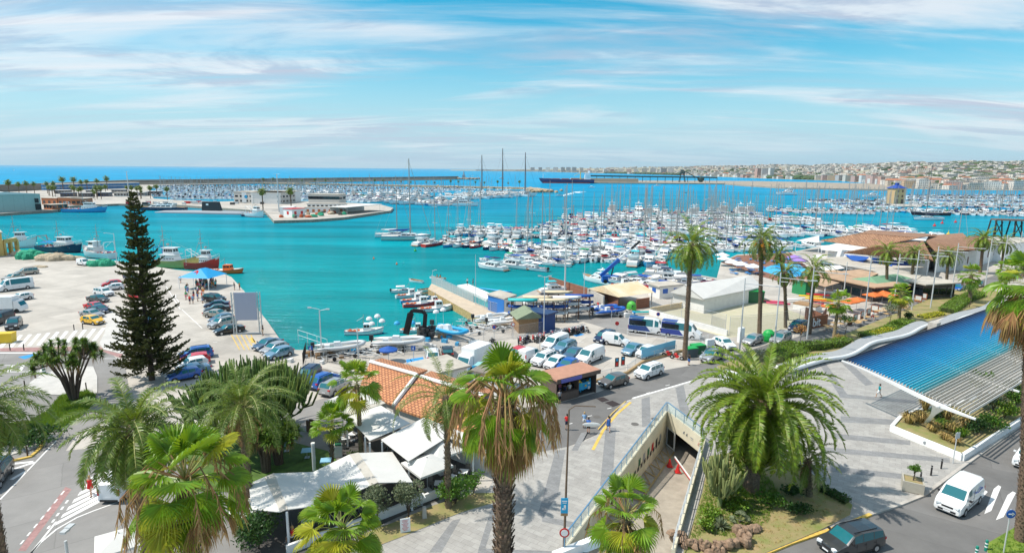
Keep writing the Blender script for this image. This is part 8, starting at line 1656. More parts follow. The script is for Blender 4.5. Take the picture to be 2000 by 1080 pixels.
for k,(x,y,z,m_)in enumerate(((722,648,2.2,ld),(738,645,2.4,ld),(727,651,1.6,ld),(747,650,2.0,ld),(852,638,2.6,ld),(866,636,2.8,ld),(776,650,1.6,SKYB),(806,648,1.5,SKYB))):
 g=G(x,y,0);m=MB();m.tube([(0,0,-z+.2),(0,0,0)],.03,5);m.loft([[(.55*q*cos(2*pi*i/10),.55*q*sin(2*pi*i/10),zz)for i in range(10)]for q,zz in((1,-.1),(.9,.15),(.5,.38),(.1,.45))]);tag(m.build('fishing_lamp',m_,loc=(g.x,g.y,z)), '%s domed fishing lamp %s'%('blue' if m_ is SKYB else 'white',['left on the slipway workboat', 'top on the slipway workboat', 'low on the slipway workboat', 'right on the slipway workboat', 'left above the blue inflatable', 'right above the blue inflatable', 'left of the black loader', 'just behind the black loader'][k]), 'lamp', 'fishing lamps')
for x,y,rz,m_,lb,s_ in((878,652,-.7,SKYB, 'bright blue inflatable with white deck beside the trailers',1.3),(665,684,.3,LGREY, 'grey inflatable on a trailer at the slipway edge',1.2),(780,674,.05,LGREY, 'long grey inflatable beside the black loader',1.3),(1178,606,.3,BLUE, 'blue inflatable at the left of its pair by the cream marquee',1),(1190,612,.35,BLUE, 'blue inflatable at the right of its pair by the cream marquee',1.1),(960,625,.4,LGREY, 'pale inflatable on a cradle at the jetty root',1.1),(985,632,.3,HULLW, 'white inflatable beside the blue cabin',1)):
 o=boat_rib(lb,m_);place(o,x,y,rz,lb,.5,s_)
def trailer(px,py,rz,label,L=5.5):
 t=thing('boat_trailer',label, 'trailer',G(px,py,.01),rz, 'boat trailers');m=MB()
 for s in(-1,1):m.tube([(-L/2,s*.7,.5),(L*.2,s*.7,.5),(L/2,0,.45)],.05,5);m.tube([(-L*.35,s*.5,.5),(-L*.3,s*.8,1.2)],.04,4)
 for x in(-.4,0,.25):m.tube([(x*L,-.75,.5),(x*L,.75,.5)],.05,5)
 m.build('frame',LGREY,t)
 for s in(-1,1):m=MB();m.tube([(-L*.15,s*.85,.3),(-L*.15,s*1.02,.3)],.3,10);m.build('wheel',BLACK,t)
 return t
tr0=trailer(690,690,.1, 'empty galvanised trailer at the left of the slipway');kids(tr0)
for i,(x,y)in enumerate(((640,688),(730,684),(755,690),(800,684),(905,645),(915,652),(925,640),(935,650),(945,642),(922,632),(1130,600),(1150,604),(1165,600),(1218,618),(960,642),(985,646),(1205,612),(1035,640),(660,700),(710,696))):dup(tr0,G(x,y,.01),rnd(-.6,.9), 'galvanised boat trailer among the clutter '+('by the mesh gate' if 900<x<1000 else 'of the left slipway' if x<900 else 'of the boatyard'), 'boat trailers '+('by the mesh gate' if 900<x<1000 else 'of the left slipway' if x<900 else 'of the boatyard'))
for i,(x,y)in enumerate(((1020,628),(1048,622),(1080,628),(1106,622),(1130,618),(1090,610))):
 t=thing('boat_rack', 'rusty steel boat rack with shelves, number %s from the jetty'%['one', 'two', 'four', 'five', 'six', 'three, set back'][i], 'rack',G(x,y),rnd(-.1,.1), 'boat racks');m=MB()
 for sx in(-2,0,2):
  for sy in(-1,1):m.box((sx,sy,1.9),(.12,.12,3.8))
 for z in(1.2,2.4,3.6):
  for sx in(-2,0,2):m.box((sx,0,z),(.1,2.4,.1))
  for sy in(-1,1):m.box((0,sy,z),(4.2,.08,.08))
 m.build('frame',BROWN,t)
 for z,mm_,nm in((3.8,[TEAL,CREAM,CREAM,CANW,CANB,CREAM][i], 'stored_boat'),(2.6,random.choice([CANB,HULLW,CANW]), 'stored_boat'),(1.4,random.choice([CANB,HULLW,RED]), 'stored_boat')):
  k=MB();k.loft([[(x_,-w_,z+.05),(x_,0,z+.0),(x_,w_,z+.05),(x_,0,z+.5)]for x_,w_ in((-2.6,.1),(-1.8,.7),(0,.95),(1.8,.75),(2.7,.1))]);k.build(nm,mm_,t,True)
for i in range(30):
 x=rnd(1085,1240);y=interp(x,[(1085,575),(1147,590),(1180,604),(1240,612)])+rnd(2,10);m=MB();m.box((0,0,.4),(rnd(.5,1.8),rnd(.5,1.2),.8));q=random.choice([('white',WHITEM),('blue',SKYB),('grey',GREY),('beige',CONC)]);o=tag(m.build('storage_crate',q[1],loc=G(x,y)),q[0]+' crate lying along the boatyard fence', 'crate',q[0]+' crates along the boatyard fence');o.rotation_euler=(0,0,rnd(0,3))
for i in range(26):
 x=rnd(560,900);y=interp(x,[(560,690),(620,690),(720,676),(780,668),(900,652)])+rnd(2,22);m=MB();s_=rnd(.3,.7);m.box((0,0,s_/2),(s_*1.6,s_,s_));q=random.choice([('white',WHITEM),('blue',SKYB),('grey',GREY),('wooden',WOOD)]);o=tag(m.build('crate',q[1],loc=G(x,y)),q[0]+' crate on the left slipway', 'crate',q[0]+' crates on the left slipway');o.rotation_euler=(0,0,rnd(0,3))
parasol(G(759,706),2.6,2.3, 'blue round parasol beside the blue parking bay',SAILB,rnd_=True)
fence([(592,716),(598,694),(640,708),(700,722),(722,726)],2.0, 'black railing on the low wall beside the slipway',BLACK,3,(.95,.1), 'railing',0,.25);wall([(598,716),(650,730),(722,750)],.5,.3, 'low sandy wall in front of the parked blue cars',CONC)
fence([(790,693),(830,690),(900,683),(945,668),(1000,660),(1062,650)],2.0, 'tall wire gate fence between slipway and car park',GREY,4,(.98,.05), 'mesh_fence',0,0,meshm)
fence([(583,670),(640,690)],2.2, 'white ladder frame leaning at the slipway',WHITE,2,(.98,.6), 'frame',0)
for i,(x,y,sh)in enumerate(((965,668,0),(1002,662,1),(1054,684,1),(1204,660,2),(1194,628,0),(1284,640,0),(808,706,3),(608,706,3))):
 if sh==3:roadsign(G(x,y),2.3, 'blue wheelchair parking sign '+['', 'beside the blue bay', 'beside the parked blue cars'][1 if x>700 else 2], 'sq',BLUE,None,.3,0,lambda m,z,s:(m.tube([(-.03,-.09,z-.06),(-.03,-.1,z-.06)],.12,10),m.box((0,-.09,z+.1),(.06,.02,.2))))
 else:roadsign(G(x,y),2.8,['round blue and red no parking sign ', 'small white and red sign ', 'round red no entry sign '][sh]+['by the lone motorcycle', 'at the mesh gate', 'beside the white passenger van', 'beside the car park entrance', 'by the blue inflatables', 'on the white court wall', '', ''][i], 'round',[BLUE,WHITE,RED][sh],RED,.33)
o=trawler('white and navy trawler with blue canopies at the left quay',HULLN,21,6.2,canopy=SKYB,mastc=CL_NET);place(o,120,492,R(-12),o['label'],WZ,.84);
o=trawler('white fishing boat with rounded bow and red stripe left of the pine',HULLW,16,5.6,trim=RED,mastc=WHITE);place(o,192,503,R(158),o['label'],WZ,.84)
o=trawler('small white trawler behind the ochre arcade',HULLW,14,4.6,mastc=GREY);place(o,34,484,R(10),o['label'],WZ,.9)
o=trawler('yellow and dark hulled fishing boat right of the pine',mat('hull_ochre',(.48,.42,.14),.6,var=.2,vs=.5),15,5.2,trim=NAVY,cab='aft');place(o,352,523,R(-8),o['label'],WZ,.95)
o=trawler('white and red tug behind the blue tent',HULLR,11,4.2,trim=HULLW,cab='mid',mastc=WHITE,clutter=False);place(o,398,526,R(-5),o['label'],WZ,.9)
o=boat_small_fishing('orange pilot boat at the quay corner',ORANGE,9.5,3.2,TRIM);place(o,441,533,R(-5),o['label'],WZ,1.1)
for ch in o.children:
 if ch.name.startswith('wheelhouse'):ch.data.materials[0]=ORANGE
o=trawler('pale blue fishing boat moored before the orange warehouses',HULLB,26,7,cab='mid',mastc=WHITE);place(o,168,415,R(5),o['label'],WZ)
o=boat_yacht('navy patrol vessel with white bridge behind the pine',34,7,True, 'patrol_vessel');place(o,312,411,R(182),o['label'],WZ)
o=trawler('small white and red fishing boat at the mole',HULLW,15,5,trim=RED,mastc=WHITE,name='fishing_boat');place(o,499,424,R(-30),o['label'],WZ);o=boat_small_fishing('little dark blue fishing boat beside the submarine',HULLN,8,3);place(o,476,422,R(-80),o['label'],WZ)
t=thing('submarine', 'long grey museum submarine with black sail at the mole', 'submarine',G(408,418,WZ),R(-9));m=MB();m.loft([[(x,w_*cos(a),.2+w_*.75*sin(a))for a in[i*pi/5 for i in range(10)]]for x,w_ in((-37,.4),(-30,1.9),(-10,2.7),(20,2.7),(32,1.8),(38,.4))]);m.build('hull',mat('sub_grey',(.22,.26,.30),.6),t,True);m=MB();m.loft([[(x0,-1,1.5),(x1,-1,1.5),(x1,1,1.5),(x0,1,1.5)]if z==0 else[(x0+.6,-.8,7.5),(x1-1.6,-.8,7.5),(x1-1.6,.8,7.5),(x0+.6,.8,7.5)]for z,x0,x1 in((0,-4,9),(1,-4,9))]);m.build('conning_tower',mat('sub_black',(.012,.016,.022),.5),t);m=MB();m.box((0,-.93,5.8),(1.6,.05,1.0));m.build('number_plate',WHITE,t)
t=put('sail',G(794,469,WZ),R(8), '',(1.9,1.9,1.9),('green',HULLT),('blue',CANB), 'broad blue and pale green ketch anchored before the marina');put('sail',G(770,463,WZ),R(5), '',1.5,('white',HULLW),('white',CANW), 'white hulled ketch moored beside the pale green one')
t=thing('schooner', 'three masted schooner with very tall dark masts', 'sailing ship',G(985,384,WZ),R(-3));h,sh=hull(72,10,3.2,.5,.6);h.build('hull',[HULLW,HULLN],t,True);deckm(sh).build('deck',TEAK,t);c=house(-20,16,3.2,2.8,5.4,.5,.3);c.build('cabin',HULLW,t)
for X,H_ in((-24,43),(-2,50),(22,46)):m=MB();m.tube([(X,0,2),(X,0,H_)],[.75,.4],8);m.tube([(X,0,6),(X-17,0,6.5)],.35,5);m.build('mast',mat('mast_dark',(.14,.13,.13),.5),t);m=MB();[m.tube([(X+dx,dy,3),(X,0,H_*.95)],.06,3)for dx,dy in((14,0),(2,4.5),(2,-4.5),(-12,0))];m.build('rigging',RIG,t)
t=thing('cargo_ship', 'long dark blue and red cargo ship entering the port', 'cargo ship',G(1106,358.3,WZ),R(178));h,sh=hull(118,18,8.5,.25,.9,full=.85);h.build('hull',[mat('ship_blue',(.012,.03,.12),.6,var=.2,vs=.05),RED],t,True);deckm(sh).build('deck',mat('ship_deck',(.25,.07,.05),.7),t);m=MB();m.box((0,0,.9),(100,18.2,2.2));m.build('waterline_band',mat('ship_red',(.32,.04,.03),.7,var=.3,vs=.06),t)
m=MB();[m.box((x,0,9.3),(16,12,1.6))for x in(-18,2,22,40)];m.build('hatches',mat('ship_hatch',(.4,.1,.06),.7),t);m=MB();m.box((-45,0,13),(12,14,10));m.box((-44,0,20),(9,15,5));m.box((-48,0,24),(4,5,6));m.build('bridge',WHITE,t);m=MB();m.box((-38.9,0,20.5),(.3,14,1.6));m.box((-44,-7.6,20.5),(8,.2,1.6));m.build('windows',DGLASS,t);m=MB();m.tube([(-30,0,8),(-30,0,24)],.8,6);m.tube([(-30,0,22),(-16,0,16)],.4,5);m.build('deck_crane',YELLOW,t);m=MB();m.tube([(50,0,9),(50,0,20)],.4,6);m.build('foremast',WHITE,t)
o=boat_yacht('dark red hulled yacht moored before the right marina',26,6,True);place(o,1815,421,R(178),o['label'])
for ch in o.children:
 if ch.name.startswith('hull'):ch.data.materials[0]=mat('hull_maroon',(.05,.012,.02),.3)
t=put('sail',G(1812,430,WZ),R(178), '',1.7,('white',HULLW),('navy',CANN), 'racing sloop with a single very tall black mast');
for ch in t.children:
 if ch.name.startswith('mast')or ch.name.startswith('rigging'):ch.scale=(1,1,1.15);ch.material_slots[0].link='OBJECT';ch.material_slots[0].material=RIG
put('yacht',G(1535,381,WZ),R(180), '',1.5,('white',HULLW),None, 'long white yacht moored alone left of the right marina');put('yacht',G(910,403,WZ),R(-4), '',1.2,('white',HULLW),None, 'white and teal yacht at the corner of the left marina')
put('yacht',G(1700,386,WZ),R(180), '',1.2,('white',HULLW),None, 'white yacht just left of the harbour tower');put('yacht',G(1285,364,WZ),R(0), '',.7,('white',HULLW),None, 'white motorboat passing before the coal pier');put('motor',G(1156,367,WZ),R(0), '',1.5,('white',HULLW),('white',CANW), 'small boat passing below the cargo ship');put('cruiser',G(980,349.5,WZ),R(10), '',1.5,('white',HULLW),('white',CANW), 'white ferry leaving past the breakwater tip');put('motor',G(1092,383,WZ),R(190), '',1.3,('white',HULLW),('navy',CANN), 'speeding motorboat with a white wake');put('motor',G(27,333,WZ),R(180), '',1.6,('white',HULLW),('white',CANW), 'tiny white boat alone far out at sea on the left');put('sail',G(923,345,WZ),1, '',1.1,('white',HULLW),('white',CANW), 'distant small sailboat beyond the breakwater tip, left');put('sail',G(934,346,WZ),1, '',.9,('white',HULLW),('white',CANW), 'distant small sailboat beyond the breakwater tip, right');put('row',G(1338,377,WZ),0, '',1,None,None, 'little tender crossing the bay');put('motor',G(1383,391,WZ),3, '',1,('white',HULLW),('white',CANW), 'small motorboat crossing the bay')
wk=MB();a=G(1096,383,WZ+.03);b=G(1133,374.5,WZ+.03);d=(b-a).normalized();n=Vector((-d.y,d.x,0));L_=(b-a).length
for k in range(90):u=random.random();p=a+d*u*L_+n*rnd(-1,1)*(1+u*6);s_=rnd(.5,2.2);wk.ell((p.x,p.y,WZ+.02),(s_*1.6,s_*.7,.12),6,2)
o=wk.build('boat_wake',mat('foam',(.8,.85,.86),.7));o['kind']='stuff';o['label']='white foaming wake of the speeding motorboat'
for i,(x,y,m_,lb,s_)in enumerate(((811,491,GREEN, 'green conical buoy before the marina',.5),(730,506,ORANGE, 'small buoy with stick, left one',.3),(775,517,ORANGE, 'small buoy with stick, right one',.3),(1050,524,RED, 'red round fender float before the cruisers',.55),(1825,442,RED, 'pink float left of three off the right marina',.8),(1840,437,RED, 'pink float in the middle of three',.8),(1866,435,RED, 'pink float right of three',.8),(1852,459,YELLOW, 'yellow buoy behind the clubhouse',.8))):m=MB();m.ell((0,0,.2),s_,10,6);m.tube([(0,0,.2),(0,0,s_*3)],[s_*.4,.04],6);tag(m.build('buoy',m_,loc=G(x,y,WZ)),lb, 'buoy')
# ============== FAR: mole buildings, tower, coal pier, town
random.seed(71)
GW=brickmat('warehouse_sheet',(.34,.47,.44),(.36,.49,.46),(.28,.40,.38),2.4,40,.06,rot=(R(90),0,0),var=.06,bump=.1)
BR=mat('orange_brick',(.45,.16,.07),.85,var=.15,vs=.2)
bld('warehouse', 'large pale green sheet metal warehouse on the left quay', 'warehouse',(-60,418),(82,411),34,10,GW,mat('roof_pale',(.62,.68,.66),.7), 'gable2',1.6,.3,win=None)
m=MB();g=G(72,411.5,0);[m.box((g.x+dx,g.y-.3,z),(4.2,.3,h_))for dx,z,h_ in((0,6,2.6),(1,2.3,3.6))];tag(m.build('warehouse_opening',DGLASS), 'dark window and door at the right end of the green warehouse', 'door')
for i,(a,b,h_)in enumerate((((82,399.5),(112,400.5),4.5),((114,400.5),(140,401),5),((140,401),(168,401),4.5),((86,409),(102,410),3))):bld('brick_store', 'low orange brick store, %s of the row beside the green warehouse'%['first', 'second', 'third', 'small front one'][i], 'building',a,b,9,h_,BR,FLATR, 'flat',1,.3,win=(3,1,2.2,1.8,1.0))
LB=mat('club_blue',(.03,.16,.36),.5)
for i in range(6):x=96+i*29.5;bld('club_block', 'long club block with blue glass front, section %s from the left'%['one', 'two', 'three', 'four', 'five', 'six'][i], 'building',(x,373-i*.9),(x+29.3,372.2-i*.9),12,7,WHITEM,FLATR, 'flat',1,.2,win=(4,2,5.5,2.6,.6),wm=LB)
for i,(x,y)in enumerate(((130,385),(165,385),(200,384),(235,384),(270,383),(300,381),(120,379),(180,379),(230,378))):bld('bar_terrace', 'low white bar terrace on the club quay, number %s'%['one', 'two', 'three', 'four', 'five', 'six', 'seven', 'eight', 'nine'][i], 'building',(x-12,y),(x+12,y),8,3.5,random.choice([WHITEM,NAVY,mat('bar_grey',(.2,.2,.22),.7)]),random.choice([CANV,FLATR,GREY]), 'flat',1,.5,win=(4,1,2,1.8,.8))
OFF=mat('office_panel',(.54,.51,.47),.75,var=.05,vs=.3)
bld('port_office', 'long cream port office with two rows of dark windows', 'building',(458,397),(545,399),22,8.5,OFF,FLATR, 'flat',1,.3,win=(9,2,2.6,1.4,1.2),wm=DGLASS);bld('port_hall', 'pale curved fronted hall joined to the port office', 'building',(546,399),(588,394),22,8.5,WHITEM,FLATR, 'flat',1,.3);m=MB();g=G(482,397.5,0);m.box((g.x,g.y-.2,4.5),(6.5,.3,7.5));tag(m.build('stair_panel',WHITE), 'white vertical panel with a blue emblem on the port office', 'panel');m=MB();m.tube([(g.x,g.y-.4,5),(g.x,g.y-.55,5)],1.3,14);tag(m.build('wall_emblem',SKYB), 'round blue emblem on the white panel of the port office', 'emblem')
bld('control_office', 'cream office with one long dark ribbon window right of the port office', 'building',(603,401.5),(663,402.5),12,8,OFF,FLATR, 'flat',1,.3,win=(5,1,5.0,2.0,4.6));bld('port_annex', 'low white annex at the foot of the control office', 'building',(600,407),(676,407),6,3,WHITEM,FLATR, 'flat',1,.3,win=(9,1,1.6,1,1.2))
bld('ice_house', 'white hut with red roof edge and red sign on the mole', 'building',(571,424),(596,422),7,4.2,WHITE,RED, 'flat',1,.2,win=(2,1,1.6,1.8,1.2),wm=RED);bld('white_store', 'plain white store left of the red edged hut', 'building',(547,421),(572,421),9,4.5,WHITE,WHITEM, 'flat',1,.1)
bld('quay_restaurant', 'open sided quay restaurant with white canopy at the mole end', 'restaurant',(678,419),(742,412),12,4,WHITEM,CANV, 'flat',1,1.0,open_=True);bld('net_store', 'white net stores along the mole', 'building',(596,416),(672,416),4,3.2,WHITEM,FLATR, 'flat',1,.2,win=(7,1,1.5,1.8,.4),wm=BR)
for i in range(40):
 x=rnd(545,675);y=rnd(414,426)if x<640 else rnd(414,421);m=MB();m.ell((0,0,.5),(rnd(1,2.4),rnd(.8,1.5),rnd(.7,1.5)),7,4,jit=.3);q=random.choice([('green',NETG),('beige',NETB),('dark',NETD),('orange',CL_NET)]);tag(m.build('net_pile',q[1],loc=G(x,y)),q[0]+' net pile on the fishing mole', 'fishing nets',q[0]+' net piles on the fishing mole')
for i in range(26):x=rnd(240,520);m=MB();s_=rnd(2,4);m.box((0,0,.8),(s_,1.8,1.6));q=random.choice([('white',WHITEM),('silver',LGREY),('dark',DARK),('red',RED)]);tag(m.build('distant_car',q[1],loc=G(x,rnd(396,400))),q[0]+' vehicle parked on the mole behind the submarine', 'car',q[0]+' vehicles behind the submarine')
px_lamp(545,414,340, 'very tall floodlight mast on the fishing mole',[(-1.5,0,0),(1.5,0,0)],r=.35);px_lamp(253,392,335, 'tall floodlight mast above the club blocks',[(-1.5,0,0),(1.5,0,0)],r=.35)
dp=phoenix(G(19,383),12,3.2, 'distant palm beside the breakwater, first from the left',r=.3,nf=26,nl=8,ll=1.1,lw=.5,skirt=0,group='distant palms along the breakwater');dp['category']='palm tree';kids(dp)
for i,x in enumerate((38,53,68,93,106,124,146,160,171,191,210)):g=G(x,383-x*.055);dup(dp,g,x, 'distant palm beside the breakwater wall, number %s from the left'%['two', 'three', 'four', 'five', 'six', 'seven', 'eight', 'nine', 'ten', 'eleven', 'twelve'][i],sc=rnd(.8,1.15))
for x,y,s_,w in[(rnd(95,330),rnd(382,391),rnd(.5,.8), 'on the club quay')for _ in range(26)]+[(515+k*24+rnd(-6,6),361+k*.3,rnd(.55,.8), 'on the rock mole')for k in range(22)]+[(514,411,1, 'on the fishing mole'),(569,409,1, 'on the fishing mole')]+[(rnd(1740,2000),rnd(366,371),.7, 'on the far seafront')for _ in range(20)]:dup(dp,G(x,y),rnd(0,6), 'small distant palm '+w, 'small palms '+w,sc=s_)
g=G(1748,398,WZ+.5);t=thing('harbour_tower', 'yellow harbour tower with blue hipped roof in the right marina', 'tower',g,R(12));m=MB();m.box((0,0,7),(11,9,14));m.build('wall',mat('tower_wall',(.62,.45,.22),.85,var=.08,vs=.2),t);m=MB();m.loft([[(-6.6,-5.6,14.01),(6.6,-5.6,14.01),(6.6,5.6,14.01),(-6.6,5.6,14.01)],[(-1.6,-1.2,17),(1.6,-1.2,17),(1.6,1.2,17),(-1.6,1.2,17)]]);m.box((0,0,18),(2.6,2.2,2));m.build('roof',mat('roof_blue',(.02,.06,.30),.6),t);m=MB();m.box((-5.52,0,7),(.1,9,14));m.build('side_wall_trim',mat('tower_orange',(.52,.34,.17),.8),t)
for s in(-1,1):
 for z,h_ in((11.5,2.2),(7,2)):m=MB();m.box((s*2.4,-4.55,z),(1.6,.15,h_));m.build('window',BROWN,t)
 m=MB();m.box((s*2.8,-4.55,2.2),(2.6,.15,4.2));m.build('arch',BROWN,t)
st_=MB();st_.prism(g2([(1690,402),(1800,403),(1800,399),(1690,398)],-.4),-3,-.4);struct('tower_quay',st_,GROUND)
t=thing('iron_pier', 'old dark iron loading pier with railing at the right edge', 'pier',G(1935,463,WZ));a=Vector((0,0,0));e=G(2090,468,WZ)-G(1935,463,WZ);m=MB();m.beam((0,0,8),(e.x,e.y,8),5,.7);m.build('deck',mat('iron_deck',(.16,.13,.11),.8),t)
for k in range(5):
 m=MB();p=e*(k/4+.04);[m.beam((p.x+sx*2,p.y+sy*2,0),(p.x+sx*1.2,p.y+sy*1.6,7.7),.5,.5)for sx in(-1,1)for sy in(-1,1)];m.beam((p.x-2,p.y-2,.5),(p.x+1.5,p.y-2,7),.3,.3);m.beam((p.x+2,p.y-2,.5),(p.x-1.5,p.y-2,7),.3,.3);m.build('trestle',mat('iron_dark',(.04,.035,.03),.8),t)
m=MB();m.beam((0,-2.4,9.5),(e.x,e.y-2.4,9.5),.1,.1);[m.box((e.x*k/24,e.y*k/24-2.4,8.9),(.1,.1,1.2))for k in range(25)];m.build('railing',GREY,t)
IR=mat('conveyor_iron',(.02,.07,.07),.7);t=thing('conveyor', 'long dark conveyor bridge on legs along the jetty', 'conveyor');a,b=G(1150,355,1),G(1400,356.5,1);m=MB();m.beam((a.x,a.y,14),(b.x,b.y,12),3,3.2);m.build('gallery',IR,t)
for k in range(18):p=a.lerp(b,k/17);m=MB();m.beam((p.x,p.y,1),(p.x,p.y,13),1,1);m.build('leg',IR,t)
m=MB();p=G(1180,355.6,1);m.box((p.x,p.y,5),(150,14,8));tag(m.build('pier_shed',mat('shed_sand',(.44,.38,.29),.9)), 'long sand coloured shed on the jetty beside the cargo ship', 'shed')
t=thing('stacker_crane', 'dark stacker crane with sloping boom on the jetty', 'crane',G(1332,356,1));t.scale=(.78,.78,.78);m=MB();[m.beam((sx*9,sy*5,0),(sx*4,sy*3,26),1.4,1.4)for sx in(-1,1)for sy in(-1,1)];m.box((0,0,28),(14,9,6));m.box((-1,0,34),(8,6,5));m.build('tower',IR,t);m=MB();m.beam((2,0,34),(50,0,10),1.8,2.2);m.beam((2,0,28),(-14,0,22),1.5,1.8);m.build('boom',IR,t);m=MB();m.ell((56,0,9),(9,5,9),10,6);m.box((56,0,9),(18,6,8));m.build('wheel_housing',IR,t)
def hmat(n,c):return mat('house_'+n,c,.85)
def winmat(name,c,sx=3.2,sz=3.0):
 """plaster with rows of dark openings"""
 m=bpy.data.materials.new(name);m.use_nodes=True;nt=m.node_tree;N=nt.nodes;L=nt.links;b=N['Principled BSDF'];b.inputs['Roughness'].default_value=.8;tc=N.new('ShaderNodeTexCoord');mp=N.new('ShaderNodeMapping');L.new(tc.outputs['Object'],mp.inputs[0]);sp=N.new('ShaderNodeSeparateXYZ');L.new(mp.outputs[0],sp.inputs[0]);ad=N.new('ShaderNodeMath');L.new(sp.outputs[0],ad.inputs[0]);L.new(sp.outputs[1],ad.inputs[1]);cb=N.new('ShaderNodeCombineXYZ');L.new(ad.outputs[0],cb.inputs[0]);L.new(sp.outputs[2],cb.inputs[1])
 t=N.new('ShaderNodeTexBrick');t.offset=0;t.inputs['Scale'].default_value=1;t.inputs['Brick Width'].default_value=sx;t.inputs['Row Height'].default_value=sz;t.inputs['Mortar Size'].default_value=.85;t.inputs['Mortar Smooth'].default_value=0;L.new(cb.outputs[0],t.inputs['Vector']);t.inputs['Color1'].default_value=(.06,.07,.09,1);t.inputs['Color2'].default_value=(.10,.10,.11,1);t.inputs['Mortar'].default_value=(*c,1);L.new(t.outputs[0],b.inputs['Base Color']);return m
WM=[winmat('facade_white',(.66,.63,.58)),winmat('facade_cream',(.60,.53,.44)),winmat('facade_pink',(.52,.33,.27)),winmat('facade_grey',(.44,.42,.40)),winmat('facade_ochre',(.52,.38,.25))]
CN=['white', 'cream', 'pinkish', 'grey', 'ochre'];RC=[mat('roof_terra',(.38,.16,.09),.9),mat('roof_flat_pale',(.50,.46,.40),.9)]
def house_at(p,s,ci,gable,label,cat,group,name):
 if gable:rb=[(-s[0]*.52,-s[1]*.52,s[2]),(s[0]*.52,-s[1]*.52,s[2]),(s[0]*.52,s[1]*.52,s[2]),(-s[0]*.52,s[1]*.52,s[2]),(-s[0]*.5,0,s[2]*1.3),(s[0]*.5,0,s[2]*1.3)]
 t=thing(name,label,cat,p,rnd(-.5,.5),group);m=MB();m.box((0,0,s[2]/2-2),(s[0],s[1],s[2]+4));m.build('wall',WM[ci],t);r=MB()
 if gable:r.add(rb,[(0,1,5,4),(2,3,4,5),(1,2,5),(3,0,4)])
 else:r.box((0,0,s[2]+.4),(s[0]*1.03,s[1]*1.03,.7))
 r.build('roof',RC[0 if gable else 1],t)
def zone(x):return 'on the coast behind the cargo ship' if x<1300 else 'above the bay beach' if x<1560 else 'behind the right marina' if x<1800 else 'on the hillside at the far right'
random.seed(72)
for k in range(270):
 x=rnd(1290,2020)if k%8 else rnd(1200,1400);t_=rnd(.02,.22);p=terr(x,t_);s=(rnd(14,30),rnd(10,18),rnd(6,13));ci=random.choice((0,0,0,0,1,3,1,2));gb=random.random()<.2
 house_at(p,s,ci,gb, '%s %s %s'%(CN[ci], 'tiled house' if gb else 'flat roofed block',zone(x)), 'house', '%s %s %s'%(CN[ci], 'tiled houses' if gb else 'flat blocks',zone(x)), 'house')
BLK=[(1040,.1,60,62,3),(1055,.1,52,62,3),(1070,.1,58,62,0),(1085,.1,58,62,3),(1099,.1,50,62,3),(1110,.1,50,62,3),(1121,.1,50,62,3),(1135,.12,45,55,1),(1150,.12,30,42,2),(1165,.12,40,45,1),(1182,.12,40,40,0),(1195,.12,40,38,2),(1212,.12,40,42,1),(1228,.12,40,40,2),(1242,.12,34,38,0),(1258,.12,40,44,1),(1275,.13,42,44,3),(1295,.12,50,46,3),(1309,.12,46,46,3),(1480,.08,34,48,2),(1493,.08,36,46,3),(1505,.08,24,50,0)]
for i,(x,t_,w_,h_,ci)in enumerate(BLK):house_at(terr(x,t_),(w_*(1 if x<1300 else.75),16,h_*(.9 if x<1300 else.82)),ci,False, '%s high rise block on the far shore'%CN[ci], 'apartment block', 'far high rise blocks', 'apartment_block')
for i,(x,w_,h_,ci)in enumerate(((1612,26,17,2),(1624,26,18,4),(1640,30,18,3),(1655,26,18,1),(1670,22,17,2),(1684,14,19,0),(1699,22,22,2),(1712,26,20,2),(1726,22,18,2),(1740,20,17,3),(1775,22,13,4),(1800,16,16,0),(1860,24,13,2),(1900,26,11,1),(1935,24,13,0),(1985,30,15,0))):house_at(terr(x,.025),(w_,14,h_),ci,False, '%s seafront apartment block behind the right marina'%CN[ci], 'apartment block', 'seafront apartment blocks', 'apartment_block')
hb=[MB()for _ in range(5)]
for k in range(3600):
 x=1150+(2300-1150)*random.random()**.8;t_=.05+.95*random.random()**.9;p=terr(x,t_)
 if x<1290 and random.random()<.6:continue
 s=(rnd(12,30),rnd(10,20),rnd(6,14));hb[random.choice((0,0,0,0,0,1,3,3,2,1))].box((p.x,p.y,p.z+s[2]/2-1),(s[0],s[1],s[2]+3),rnd(-.6,.6))
for k in range(150):x=rnd(930,1200);p=terr(x,rnd(.08,.3));hb[random.choice((0,1,3))].box((p.x,p.y,p.z+7),(rnd(30,90),20,rnd(10,24)),0)
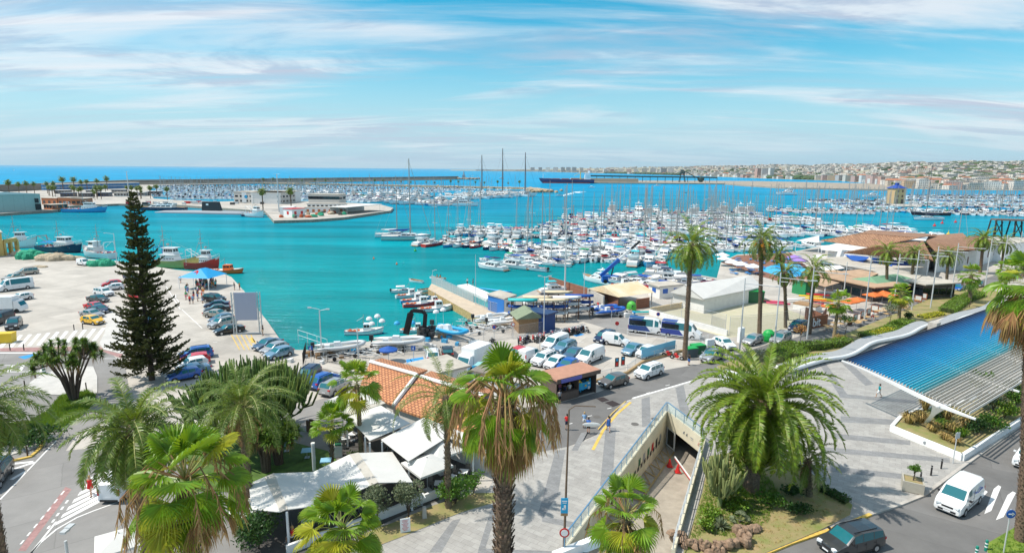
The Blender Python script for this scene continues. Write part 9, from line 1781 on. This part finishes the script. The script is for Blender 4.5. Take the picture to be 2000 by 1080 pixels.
t=thing('hillside_town', 'endless pale houses covering the far hillsides', 'town');t['kind']='stuff'
for i,h in enumerate(hb):o=h.build('houses',WM[i],t);o['kind']='stuff'
fw_=MB()
for(x0,x1,t0,t1,n)in((1180,1330,.02,.1,260),(1340,1560,.1,.5,160),(1500,1600,.03,.12,120),(1560,2050,.05,.3,240),(1840,2050,.3,.95,420),(1700,2050,.2,.9,200)):
 for _ in range(n):x=rnd(x0,x1);p=terr(x,rnd(t0,t1));s_=rnd(7,20);fw_.ell((p.x,p.y,p.z+s_*.25),(s_,s_*.8,s_*.5),6,4,jit=.3)
o=fw_.build('far_woods',mat('far_wood',(.055,.085,.03),.9,var=.3,vs=.03,isl=.4));o['kind']='stuff';o['label']='dark green tree belts between the far houses'
# ---- haze
hz=MB();hz.box((0,7400,125),(24000,15400,265));o=hz.build('haze',mat('haze_air',(.7,.8,.9)));o['kind']='stuff';o['label']='thin pale sea haze'
nt=MATS['haze_air'].node_tree;pv=nt.nodes.new('ShaderNodeVolumePrincipled');pv.inputs['Density'].default_value=3.2e-5;pv.inputs['Color'].default_value=(.72,.84,.95,1);pv.inputs['Anisotropy'].default_value=.2
nt.nodes.remove(nt.nodes['Principled BSDF']);nt.links.new(pv.outputs[0],nt.nodes['Material Output'].inputs['Volume'])
# ============== labels of look-alikes: by place in the picture
bpy.context.view_layer.update()
INV=cam.matrix_world.inverted()
def imx(o):
 q=INV@o.matrix_world.translation;return q.x/max(.1,-q.z)
def ordn(n):return '%d%s'%(n, 'th' if 10<=n%100<=20 else{1:'st',2:'nd',3:'rd'}.get(n%10, 'th'))
BYL={}
for o in S.objects:
 if o.parent is None and o.get('label')and o.get('category'):BYL.setdefault(o['label'],[]).append(o)
for lb,os_ in BYL.items():
 if len(os_)<2:continue
 if 'group' not in os_[0]:pass
 for i,o in enumerate(sorted(os_,key=imx)):
  o['label']='%s, %s from left'%(lb,ordn(i+1))
  if 'group' not in o:o['group']=lb
for o in list(S.objects):
 if o.parent is not None and 'category' in o:del o['category']
